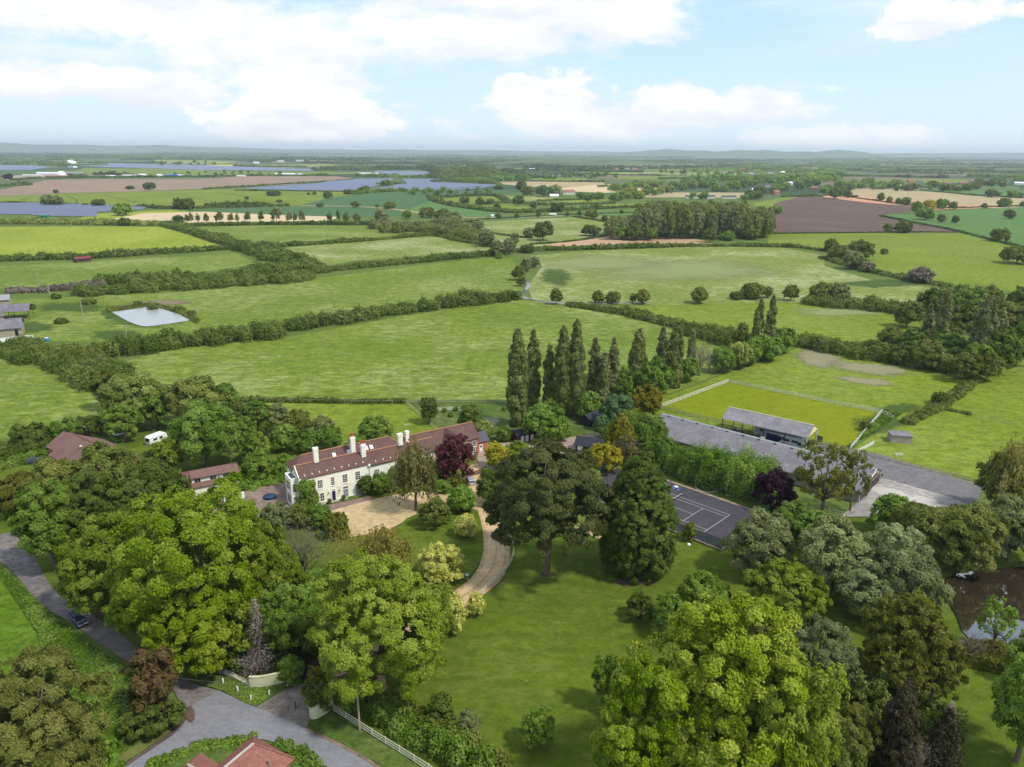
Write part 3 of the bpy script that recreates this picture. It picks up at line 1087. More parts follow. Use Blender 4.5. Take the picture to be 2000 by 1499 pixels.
TANF = mat_grass("bare_pale_soil", (.44, .34, .20), (.52, .42, .26), rows=(9, .3, (.40, .30, .18), .4), contrast=.2)
ORANGEF = mat_grass("bare_orange_soil", (.42, .21, .12), (.48, .27, .16), contrast=.2)
TANG2 = mat_grass("bare_tan_soil", (.34, .215, .13), (.40, .265, .165), contrast=.3)
TANG = mat_grass("tan_stubble", (.30, .23, .13), (.36, .28, .16), pale=(.26, .27, .12), pale_amt=.5, contrast=.25)
BROWNF = mat_grass("ploughed_soil", (.072, .046, .038), (.098, .062, .050), rows=(3.6, radians(28), (.135, .095, .072), .45), pale=(.19, .13, .10), pale_amt=.35, stretch=3, contrast=.45)
BROWNF2 = mat_grass("cultivated_brown_soil", (.19, .13, .10), (.25, .18, .12), pale=(.30, .23, .15), pale_amt=.5, dark=(.14, .10, .085), stretch=5, contrast=.3)
YELF = mat_grass("rape_field", (.42, .38, .05), (.48, .42, .06), contrast=.2)
GRAVEL = mat_grass("gravel", (.42, .31, .17), (.50, .38, .22), pale=(.36, .25, .14), pale_amt=.5, big=.06, mid=.35, fine=3.5, contrast=.38)
TRACKG = mat_grass("drive_edge_gravel", (.37, .255, .145), (.45, .32, .19), pale=(.30, .20, .13), pale_amt=.5, big=.1, mid=.5, fine=4, contrast=.6)
RUT = mat_grass("drive_wheel_tracks", (.46, .33, .18), (.52, .38, .22), big=.1, mid=.5, fine=4, contrast=.35)
ROADM = mat_grass("lane_tarmac", (.175, .175, .195), (.215, .215, .232), pale=(.16, .155, .165), pale_amt=.5, big=.05, mid=.2, fine=5, contrast=.22)
TRACKM = mat_grass("rough_track", (.125, .108, .108), (.19, .17, .16), pale=(.085, .068, .068), pale_amt=.7, big=.08, mid=.3, fine=2.5, contrast=.5)
APRON = mat_grass("entrance_apron_surface", (.15, .125, .115), (.20, .17, .15), pale=(.25, .215, .18), pale_amt=.7, big=.1, mid=.6, fine=3, contrast=.5)
YARD = mat_grass("yard_tarmac", (.125, .118, .125), (.155, .147, .155), pale=(.20, .175, .16), pale_amt=.4, big=.05, mid=.2, fine=3, contrast=.35)
CONC = mat_grass("old_concrete", (.20, .18, .165), (.26, .235, .215), pale=(.36, .34, .32), pale_amt=.8, big=.06, mid=.35, fine=1.5, contrast=.35, dark=(.17, .15, .14))
DIRT = mat_grass("dirt_path_surface", (.26, .20, .16), (.32, .25, .20), pale=(.36, .30, .25), pale_amt=.5, big=.1, mid=.4, fine=2, contrast=.4)
PATIO = mat_grass("patio_paving", (.16, .11, .095), (.22, .155, .13), pale=(.28, .22, .18), pale_amt=.6, big=.1, mid=.9, fine=2.2, contrast=.6, dark=(.09, .065, .06))
COURT = mat_grass("court_surface", (.050, .046, .058), (.062, .058, .070), pale=(.085, .065, .055), pale_amt=.3, big=.06, mid=.2, fine=3, contrast=.22)
LINEP = mat_plain("court_line_paint", (.36, .36, .37), .8, .15, 2)
SOILP = mat_patch("bare_soil_patch", (.31, .26, .18), (.17, .18, .08), .22, .35, streak=1.8, amax=.85)
PALEP = mat_patch("pale_seedhead_patch", (.27, .29, .14), (.19, .23, .07), .05, .5, .8, .75, 2.2)
DARKP = mat_patch("coarse_dark_grass_patch", (.045, .082, .014), (.065, .105, .018), .15, .45, .8, .8)
WEEDP = mat_patch("white_flower_patch", (.42, .44, .30), (.12, .17, .05), 1.6, .2, 3, .6)
LITTERP = mat_patch("leaf_litter_patch", (.13, .085, .06), (.09, .06, .045), .3, .3)
MUDP = mat_patch("dried_edge_patch", (.20, .15, .10), (.14, .12, .06), .4, .3)
GRITP = mat_patch("pale_grit_patch", (.46, .43, .40), (.36, .33, .30), .35, .18)
WATER_P = mat_water("pond_water", (.30, .315, .31), .22, .12, .6)
WATER_B = mat_water("brown_pond_water", (.030, .022, .013), .04, .03, .4)
WATER_B.node_tree.nodes["Principled BSDF"].inputs["IOR"].default_value = 2.3
WATER_B.node_tree.nodes["Principled BSDF"].inputs["Specular IOR Level"].default_value = .9
WATER_S = mat_water("stream_water", (.12, .13, .13), .12, .1, .8)
SOLARM = mat_plain("solar_panel_glass", (.075, .085, .15), .35, .15, .02, spec=.6)

far_fields = [
    (GRASS_T, [(0, 304), (170, 304), (176, 312), (60, 319), (0, 322)]),
    (GRASS_T, [(175, 308), (290, 307), (286, 321), (172, 320)]),
    (GRASS_P, [(95, 313), (174, 313), (170, 319), (97, 318)]),
    (GRASS_P, [(298, 311), (480, 312), (435, 321), (300, 320)]),
    (YELF, [(360, 323), (458, 322), (458, 327), (365, 326)]),
    (GRASS_P, [(490, 323), (640, 320), (665, 324), (520, 330)]),
    (GRASS_A, [(165, 328), (300, 330), (400, 334), (620, 336), (770, 337), (600, 343), (400, 344), (180, 341), (132, 339)]),
    (GRASS_T, [(0, 333), (95, 333), (70, 343), (0, 343)]),
    (CONC, [(30, 343), (150, 337), (160, 345), (60, 352), (10, 352)]),
    (BROWNF2, [(0, 372), (90, 352), (180, 351), (400, 350), (500, 344), (660, 345), (690, 349), (560, 362), (440, 367), (280, 374), (120, 378), (0, 383)]),
    (GRASS_B, [(0, 385), (120, 379), (400, 371), (470, 369), (620, 374), (740, 376), (700, 380), (630, 390), (590, 400), (560, 403), (480, 401), (400, 407), (270, 404), (120, 399), (0, 398)]),
    (GRASS_Y, [(175, 419), (225, 416), (300, 412), (385, 408), (340, 420), (210, 434), (150, 430)]),
    (TANF, [(205, 431), (280, 417), (400, 414), (560, 421), (665, 424), (640, 432), (400, 435), (330, 438), (240, 435)]),
    (GRASS_T, [(585, 402), (640, 388), (700, 380), (850, 372), (1020, 372), (1060, 377), (835, 385), (845, 392), (802, 407), (780, 409), (640, 406)]),
    (GRASS_T, [(340, 411), (560, 404), (700, 407), (790, 413), (785, 423), (660, 424), (540, 419), (400, 413)]),
    (GRASS_B, [(740, 368), (830, 352), (860, 356), (800, 374), (745, 376)]),
    (GRASS_T2, [(800, 409), (842, 393), (880, 402), (985, 418), (940, 425), (860, 423), (800, 412)]),
    (GRASS_B, [(858, 389), (965, 384), (977, 393), (920, 398), (865, 395)]),
    (GRASS_P, [(985, 384), (1060, 383), (1090, 389), (1030, 394), (990, 392)]),
    (GRASS_B, [(935, 402), (1000, 399), (1055, 409), (990, 409)]),
    (GRASS_Y, [(1050, 397), (1170, 390), (1195, 391), (1100, 401), (1055, 401)]),
    (GRASS_Y, [(1105, 406), (1200, 400), (1300, 397), (1290, 405), (1110, 410)]),
    (GRASS_T2, [(990, 426), (1180, 414), (1300, 407), (1300, 420), (1150, 422), (1000, 430)]),
    (TANG, [(975, 356), (1060, 355), (1180, 357), (1180, 364), (1060, 367), (985, 361)]),
    (TANF, [(1095, 367), (1180, 361), (1290, 357), (1295, 373), (1180, 377), (1100, 374)]),
    (GRASS_B, [(1040, 348), (1150, 348), (1140, 353), (1040, 353)]),
    (GRASS_P, [(1130, 336), (1200, 334), (1470, 338), (1430, 344), (1300, 342), (1140, 340)]),
    (GRASS_B, [(1200, 345), (1440, 344), (1420, 351), (1200, 351)]),
    (GRASS_P, [(1260, 329), (1380, 329), (1380, 334), (1260, 333)]),
    (TANG, [(1240, 376), (1460, 377), (1452, 387), (1250, 386)]),
    (GRASS_T2, [(1280, 352), (1350, 352), (1345, 360), (1270, 360)]),
    (GRASS_T, [(800, 315), (900, 316), (990, 325), (930, 329), (830, 323)]),
    (BROWNF2, [(940, 329), (1020, 329), (1010, 334), (930, 333)]),
    (BROWNF, [(1535, 385), (1600, 386), (1660, 390), (1740, 397), (1790, 403), (1795, 411), (1715, 422), (1740, 428), (1830, 442), (1902, 449), (1880, 455), (1700, 455), (1520, 457), (1508, 450), (1498, 430), (1514, 412), (1508, 398)]),
    (TANG, [(1665, 368), (1780, 370), (1900, 383), (2060, 391), (2060, 412), (1880, 405), (1790, 403), (1720, 392), (1655, 380)]),
    (ORANGEF, [(1600, 379), (1660, 381), (1700, 386), (1850, 399), (1960, 406), (1800, 411), (1790, 405), (1690, 396), (1610, 386)]),
    (GRASS_T2, [(1718, 423), (1790, 417), (1900, 410), (2060, 402), (2060, 492), (1900, 463), (1880, 451), (1790, 438)]),
    (GRASS_T2, [(1780, 373), (1830, 369), (2060, 374), (2060, 388), (1900, 381)]),
    (GRASS_B, [(1760, 350), (1890, 352), (1890, 358), (1770, 358)]),
    (GRASS_B, [(1690, 352), (1740, 351), (1760, 360), (1700, 362)]),
    (GRASS_T2, [(1800, 362), (1900, 362), (1990, 365), (1990, 370), (1830, 367)]),
    (GRASS_B, [(1470, 398), (1545, 383), (1560, 386), (1510, 398), (1518, 412), (1500, 430), (1490, 425)]),
]
for mt, pl in far_fields: sheet("field", pl, mt)
ribbon("farm_track", [(585, 402), (640, 403), (700, 404), (760, 408), (805, 414), (840, 420), (900, 426), (1000, 426), (1100, 422)], 9, TANG)

_layer[0] = 0
mid_fields = [
    (GRASS_Y, [(-60, 444), (100, 443), (310, 443), (365, 458), (435, 483), (260, 492), (120, 499), (-60, 508)]),
    (GRASS_A, [(370, 441), (560, 440), (760, 438), (900, 440), (870, 456), (600, 475), (480, 482), (430, 472), (390, 455)]),
    (GRASS_A, [(-60, 522), (200, 510), (430, 497), (460, 495), (505, 517), (400, 530), (180, 548), (100, 560), (-60, 566)]),
    (GRASS_P, [(500, 490), (700, 470), (870, 462), (940, 472), (985, 485), (850, 498), (700, 509), (610, 524), (545, 503)]),
    (GRASS_P, [(905, 450), (950, 433), (1180, 422), (1218, 430), (1190, 450), (1130, 470), (1050, 482), (990, 486), (930, 470)]),
    (GRASS_A, [(1195, 430), (1300, 420), (1310, 440), (1190, 448)]),
    (TANG2, [(1040, 488), (1080, 476), (1190, 460), (1360, 468), (1400, 476), (1310, 478), (1100, 484)]),
    (GRASS_B, [(1500, 458), (1700, 456), (1880, 455), (1980, 478), (2080, 500), (2080, 575), (1860, 562), (1700, 530), (1640, 502), (1600, 487), (1500, 478)]),
    (GRASS_A, [(-60, 590), (150, 580), (340, 572), (610, 545), (800, 522), (965, 503), (1000, 505), (1022, 545), (1022, 572), (1000, 584), (900, 582), (700, 617), (580, 648), (400, 655), (230, 670), (60, 665), (-60, 640)]),
    (GRASS_P, [(1035, 500), (1150, 490), (1290, 484), (1500, 479), (1612, 500), (1610, 520), (1700, 547), (1860, 567), (1850, 590), (1600, 592), (1300, 597), (1100, 592), (1040, 585), (1030, 560), (1060, 520)]),
    (GRASS_B, [(1160, 600), (1330, 596), (1540, 590), (1780, 612), (1800, 640), (1700, 668), (1560, 668), (1440, 655), (1350, 635), (1250, 612)]),
    (GRASS_A, [(200, 720), (330, 683), (560, 660), (800, 616), (1000, 586), (1100, 592), (1210, 612), (1300, 640), (1430, 688), (1400, 730), (1290, 770), (1000, 783), (800, 783), (480, 778), (290, 745)]),
    (GRASS_A, [(-80, 705), (60, 692), (230, 760), (210, 830), (120, 845), (-80, 870)]),
    (GRASS_B, [(440, 788), (800, 788), (850, 830), (880, 850), (830, 880), (600, 900), (440, 850)]),
    (GRASS_R, [(800, 786), (1000, 784), (1240, 775), (1250, 850), (960, 850), (860, 840)]),
    (GRASS_B, [(1240, 760), (1450, 722), (1560, 680), (1640, 692), (1875, 740), (1890, 745), (1810, 810), (1740, 830), (1300, 860), (1240, 800)]),
    (GRASS_O, [(1292, 797), (1422, 748), (1718, 806), (1661, 880)]),
    (GRASS_B, [(1660, 882), (1722, 840), (1830, 805), (1910, 745), (2010, 685), (2150, 720), (2150, 960), (1925, 947), (1700, 892)]),
]
mid_fields.insert(13, (GRASS_L, [(-80, 905), (60, 868), (215, 838), (330, 800), (470, 785), (560, 900), (560, 1010), (200, 1080), (-80, 1060)]))
for mt, pl in mid_fields: sheet("field", pl, mt)

# patches inside the fields
def patch(name, x, y, w, h, mat, n=14, rot=0, seed=0):
    r = random.Random(seed + x)
    pts = []
    for i in range(n):
        a = -2 * pi * i / n
        k = r.uniform(.8, 1.15)
        pts.append((x + w * k * cos(a), y + h * k * sin(a) + rot * w * k * cos(a)))
    return sheet(name, pts, mat, edge=True)


for a in ((1330, 530, 250, 26, PALEP), (1180, 515, 150, 20, PALEP), (290, 620, 105, 26, DARKP), (215, 612, 24, 12, DARKP), (1085, 545, 40, 22, DARKP), (320, 592, 70, 8, MUDP),
          (140, 600, 90, 12, DARKP), (60, 640, 60, 14, DARKP), (230, 655, 60, 12, DARKP), (1110, 592, 80, 6, PALEP), (1640, 610, 120, 10, PALEP), (1720, 555, 100, 10, DARKP)):
    patch("grass_patch", a[0], a[1], a[2], a[3], a[4])
patch("bare_soil_patch", 1600, 703, 62, 24, SOILP, rot=.1)
patch("bare_soil_patch", 1700, 722, 110, 16, SOILP, rot=.12, seed=3)
patch("bare_soil_patch", 1690, 745, 80, 9, SOILP, rot=.12, seed=5)
patch("grass_patch", 1720, 830, 60, 22, DARKP, seed=2)
patch("grass_patch", 1755, 800, 50, 14, DARKP, seed=2)
patch("white_flower_patch", 950, 825, 40, 12, WEEDP)
patch("white_flower_patch", 880, 800, 50, 6, WEEDP)

# the small pond in the pasture and the stream
pond = [(208, 607), (250, 598), (298, 597), (325, 603), (352, 613), (380, 626), (340, 632), (285, 640), (268, 636), (248, 628), (228, 616)]
sheet("pond", pond, WATER_P, smooth_pts=2)
ribbon("stream", [(1027, 585), (1017, 577), (1024, 568), (1034, 560), (1030, 552), (1026, 545)], [3.0, 2.2], WATER_S)
ribbon("stream", [(1270, 592), (1200, 594), (1120, 597), (1060, 590), (1030, 583)], [1.2, 1.6], WATER_S)

# near ground
_layer[0] = 20
sheet("lawn", [(560, 900), (900, 870), (1250, 840), (1420, 960), (1500, 1000), (1700, 1010), (1860, 1010), (2100, 990), (2300, 1600), (700, 1600), (600, 1440), (560, 1300), (300, 1230), (100, 1150), (-100, 1000), (-100, 900), (100, 860), (300, 850), (450, 870)], GRASS_L)
sheet("rough_grass", [(-300, 1095), (0, 1090), (45, 1140), (110, 1200), (190, 1265), (290, 1330), (360, 1400), (290, 1460), (200, 1600), (-300, 1600)], GRASS_R)
sheet("meadow", [(-300, 1110), (-10, 1105), (30, 1170), (75, 1240), (90, 1300), (60, 1370), (0, 1430), (-300, 1500)], GRASS_N, smooth_pts=2)
for a in ((1180, 1290, 130, 60, DARKP), (960, 1420, 90, 60, DARKP), (1000, 1240, 110, 30, DARKP), (1400, 1115, 80, 20, DARKP), (1240, 1130, 110, 30, DARKP), (1060, 1260, 150, 50, PALEP)):
    pass
patch("leaf_litter_patch", 1070, 1123, 20, 6, LITTERP)
patch("leaf_litter_patch", 1235, 1138, 60, 12, LITTERP)
patch("leaf_litter_patch", 500, 1290, 120, 40, LITTERP)
patch("leaf_litter_patch", 330, 1180, 200, 70, LITTERP, seed=4)
patch("leaf_litter_patch", 690, 1300, 90, 50, LITTERP, seed=4)
patch("leaf_litter_patch", 1620, 1380, 150, 90, LITTERP, seed=8)
patch("white_flower_patch", 880, 1055, 34, 12, WEEDP, seed=1)
patch("white_flower_patch", 850, 1045, 26, 8, WEEDP, seed=2)

GRASS_L2 = GRASS_L
# lane and tracks
track = [(-120, 1062), (0, 1046), (38, 1038), (52, 1060), (72, 1098), (95, 1140), (120, 1170), (165, 1192), (235, 1240), (292, 1288), (335, 1318), (372, 1335), (400, 1345), (432, 1352), (372, 1390), (352, 1375), (340, 1352), (292, 1322), (250, 1296), (190, 1255), (140, 1218), (75, 1182), (45, 1140), (20, 1112), (0, 1100), (-120, 1110)]
sheet("track", track, TRACKM)
road = [(180, 1560), (240, 1499), (300, 1458), (348, 1425), (364, 1400), (368, 1386), (400, 1366), (430, 1352), (480, 1376), (540, 1398), (600, 1426), (660, 1452), (720, 1484), (760, 1512), (800, 1600), (700, 1600), (628, 1499), (600, 1480), (560, 1460), (520, 1448), (480, 1443), (430, 1448), (380, 1461), (335, 1480), (300, 1499), (240, 1600), (160, 1600)]
sheet("road", road, ROADM)
sheet("entrance_apron", [(500, 1384), (530, 1366), (560, 1348), (584, 1336), (600, 1342), (612, 1375), (606, 1408), (598, 1424), (560, 1408)], APRON)
ribbon("road_edge", [(600, 1428), (660, 1455), (720, 1488), (765, 1520)], .5, mat_grass("dusty_road_edge", (.17, .12, .09), (.22, .16, .12), fine=3, contrast=.5))
ribbon("road_edge", [(365, 1395), (352, 1425), (300, 1461), (242, 1500)], .6, mat_grass("damp_road_edge", (.09, .06, .06), (.12, .085, .08), fine=3, contrast=.5))
sheet("verge", [(430, 1350), (395, 1340), (345, 1318), (420, 1322), (490, 1340), (560, 1335), (584, 1338), (545, 1358), (500, 1382), (470, 1372)], GRASS_R)
sheet("verge", [(602, 1412), (655, 1392), (720, 1430), (800, 1480), (830, 1510), (770, 1512), (720, 1484), (660, 1452), (604, 1426)], GRASS_R)
sheet("verge", [(175, 1560), (235, 1499), (296, 1458), (345, 1424), (300, 1418), (230, 1460), (150, 1540)], mat_grass("dry_verge_grass", (.10, .12, .03), (.15, .15, .045), fine=2, contrast=.5))
sheet("garden_bed", [(300, 1499), (335, 1482), (380, 1463), (430, 1450), (480, 1445), (520, 1450), (560, 1462), (600, 1482), (626, 1499), (680, 1600), (240, 1600)], GRASS_R)

# drive and forecourt
drive = [(590, 1338), (640, 1300), (700, 1272), (780, 1226), (840, 1192), (872, 1167), (916, 1137), (935, 1112), (941, 1090), (943, 1062), (937, 1030), (929, 1003), (920, 985), (908, 968), (912, 948), (908, 925), (925, 905), (950, 912), (944, 935), (934, 955), (938, 975), (952, 981), (968, 992), (975, 1015), (985, 1040), (996, 1068), (996, 1096), (982, 1134), (948, 1163), (900, 1198), (860, 1222), (760, 1272), (700, 1310), (640, 1332), (612, 1350)]
sheet("driveway", drive, TRACKG, smooth_pts=1)
ribbon("driveway_track", [(880, 1175), (922, 1146), (952, 1112), (962, 1080), (960, 1046), (948, 1015), (935, 985), (921, 960), (925, 930), (935, 908)], 1.5, RUT)
ribbon("driveway_track", [(893, 1186), (940, 1153), (972, 1118), (980, 1080), (975, 1046), (962, 1015), (948, 990), (930, 970)], 1.5, RUT)
fore = [(640, 1001), (690, 987), (735, 976), (774, 968), (835, 961), (880, 963), (915, 968), (932, 982), (930, 1000), (880, 1005), (830, 1008), (800, 1014), (788, 1022), (762, 1036), (720, 1046), (684, 1052), (676, 1030), (682, 1016), (640, 1012)]
sheet("forecourt", fore, GRAVEL)
sheet("lawn_bed", [(780, 1028), (800, 1010), (850, 998), (930, 990), (942, 1030), (946, 1070), (940, 1098), (915, 1135), (870, 1166), (840, 1180), (780, 1120), (760, 1060)], GRASS_L, smooth_pts=1)
ribbon("garden_path", [(1182, 1058), (1150, 1042), (1110, 1030), (1080, 1026)], 1.4, GRAVEL)
sheet("yard", [(935, 912), (930, 885), (960, 868), (1010, 866), (1060, 872), (1108, 858), (1150, 850), (1175, 845), (1230, 862), (1250, 885), (1190, 905), (1120, 905), (1060, 896), (1000, 900), (960, 930)], DIRT)
sheet("patio", [(380, 1000), (440, 975), (480, 960), (560, 938), (590, 965), (600, 998), (660, 985), (720, 972), (735, 977), (690, 988), (640, 1002), (560, 1010), (440, 1020)], PATIO)
sheet("car_park", [(1585, 880), (1600, 868), (1640, 876), (1720, 890), (1920, 952), (1912, 975), (1900, 1010), (1860, 1015), (1700, 1012), (1640, 1012), (1700, 960), (1725, 930)], YARD)
sheet("car_park_concrete", [(1722, 935), (1790, 955), (1860, 975), (1895, 990), (1885, 1012), (1780, 1012), (1640, 1012), (1690, 975)], CONC)
patch("grit_patch", 1800, 985, 80, 18, GRITP, rot=.2)
patch("grit_patch", 1860, 1000, 40, 10, GRITP, rot=.1, seed=2)
patch("grit_patch", 1740, 965, 60, 14, GRITP, rot=.2, seed=4)
patch("puddle", 1767, 979, 14, 5, mat_patch("puddle_water", (.45, .46, .48), (.35, .36, .38), .3, .1), seed=5)
ribbon("yard_edge", [(1745, 901), (1800, 916), (1860, 934), (1918, 953)], 1.5, mat_grass("dry_bank", (.19, .15, .12), (.16, .15, .09), fine=2, contrast=.5))

# the brown pond at the right edge
sheet("pond", [(1828, 1150), (1850, 1128), (1900, 1118), (1960, 1112), (2150, 1100), (2250, 1200), (2150, 1290), (1990, 1262), (1930, 1268), (1880, 1245), (1866, 1200)], WATER_B, smooth_pts=1)
sheet("bank", [(1860, 1290), (1885, 1252), (1935, 1272), (1990, 1266), (2150, 1295), (2150, 1330), (1960, 1300)], GRASS_R)
patch("pond_bank_patch", 1900, 1262, 40, 14, MUDP)

# tennis court
tO = G(1424.9, 1009.1); tE = G(1373.5, 1043.5)
tx = (tE - tO).normalized(); ty = Vector((-tx.y, tx.x, 0))
if ty.x > 0: ty = -ty
KT = 1.06


def TP(a, b):
    return tO + tx * a + ty * b


def wsheet(name, P, mat): return sheet(name, [(p.x, p.y) for p in P], mat, world=True)


wsheet("court_kerb", [TP(-6.2, -6.4), TP(15.2, -6.4), TP(15.2, 33.5), TP(-6.2, 33.5)], mat_grass("court_kerb_strip", (.34, .25, .19), (.26, .19, .15), fine=3, contrast=.5))
wsheet("tennis_court", [TP(-5.4, -5.8), TP(14.5, -5.8), TP(14.5, 32.8), TP(-5.4, 32.8)], COURT)
ml = MB()
zc = .02 + .006 * (_layer[0] + 1)


def cline(a0, b0, a1, b1, w=.06):
    p, q = TP(a0, b0), TP(a1, b1)
    d = (q - p).normalized(); nn = Vector((-d.y, d.x, 0)) * w
    vs = [p - nn - d * w, q - nn + d * w, q + nn + d * w, p + nn - d * w]
    ml.add([(v.x, v.y, zc + .003 * len(ml.f)) for v in vs], [(0, 1, 2, 3)])


CL = 23.77 * KT
cline(0, 0, 10.97, 0); cline(0, CL, 10.97, CL)
for a in (0, 1.37, 9.6, 10.97): cline(a, 0, a, CL)
for b in (5.485 * KT, CL - 5.485 * KT): cline(1.37, b, 9.6, b)
cline(5.485, 5.485 * KT, 5.485, CL - 5.485 * KT)
ml.build("court_lines", LINEP)['kind'] = 'structure'

# tractor lines in the yellow green crop and worn ways in the meadows
for a in ([(330, 378), (375, 384), (400, 392), (440, 400)], [(420, 375), (470, 383), (520, 392), (570, 399)], [(200, 380), (230, 388), (270, 396)], [(130, 383), (150, 390), (150, 398)], [(520, 374), (600, 382), (650, 386)], [(60, 385), (40, 392), (38, 397)]):
    ribbon("tractor_line", a, 2.2, bpy.data.materials['coarse_dark_grass_patch'] if False else GRASS_R)
TRAMP = mat_grass("trodden_grass", (.13, .15, .045), (.17, .18, .06), fine=2, contrast=.4)
for a in ([(1310, 770), (1400, 735), (1480, 705), (1545, 690)],):
    ribbon("trodden_path", a, .8, TRAMP)
patch("leaf_stain_patch", 372, 1400, 12, 22, LITTERP, seed=9)
patch("leaf_stain_patch", 640, 1300, 60, 24, LITTERP, seed=11)

# hills on the horizon
def hills(name, x0, x1, dist, hfun, mat, seed):
    rng = random.Random(seed)
    m = MB()
    n = 60
    rows = 7
    vs = []
    ph = [rng.uniform(0, 6) for _ in range(6)]
    for i in range(n + 1):
        t = i / n
        px = x0 + (x1 - x0) * t
        a = atan2((px - 1000), F)
        hh = hfun(px) * (1 + .10 * sin(t * 23 + ph[0]) + .06 * sin(t * 61 + ph[1]) + .03 * sin(t * 140 + ph[2]))
        for j in range(rows):
            s = j / (rows - 1)
            d = dist * (1 + .22 * s)
            z = hh * sin(pi * s) ** .8 - .5
            vs.append((d * sin(a), d * cos(a), z))
    fs = []
    for i in range(n):
        for j in range(rows - 1):
            q = i * rows + j
            fs.append((q, q + 1, q + rows + 1, q + rows))
    m.add(vs, fs)
    o = m.build(name, mat, smooth=True)
    o['kind'] = 'structure'
    return o


HILLM = mat_grass("wooded_hill", (.05, .09, .04), (.09, .13, .05), pale=(.15, .17, .08), pale_amt=.5, big=.001, mid=.004, fine=.02)


def bell(px, c, w): return math.exp(-((px - c) / w) ** 2)


hills("hills", -500, 1000, 17500, lambda p: 150 * max(.4, 1 - max(0, p - 100) / 1100) + 20, HILLM, 1)
hills("hills", 700, 2600, 18500, lambda p: 95 + 12 * bell(p, 1900, 200), HILLM, 2)
hills("hills", 1120, 1720, 13500, lambda p: 118 * min(1, max(0, (p - 1120) / 140)) * min(1, max(0, (1725 - p) / 110)) ** .7 + 16 * bell(p, 1640, 40), HILLM, 3)
hills("hills", 930, 1420, 4300, lambda p: 34 * min(1, max(0, (p - 930) / 120)) * min(1, max(0, (1420 - p) / 250)), HILLM, 4)

# ------------------------------------------------------------------ far woods and hedges (too many and too far to count)
def wood(x0, y0, x1, y1, h, depth_m, kind, seed=0, lf=None, gap=0.0):
    r = random.Random(seed + int(x0))
    n = 6
    pts = []
    for i in range(n + 1):
        t = i / n
        pts.append((x0 + (x1 - x0) * t, y0 + (y1 - y0) * t + r.uniform(-.35, .35)))
    D = depth(G((x0 + x1) / 2, (y0 + y1) / 2))
    return hedge(pts, h, depth_m, kind, None, name='distant_woodland', seed=seed + int(x0), rough=.55, leaf=lf or max(2.0, D / 560), kindtag='stuff', dens=1.1)


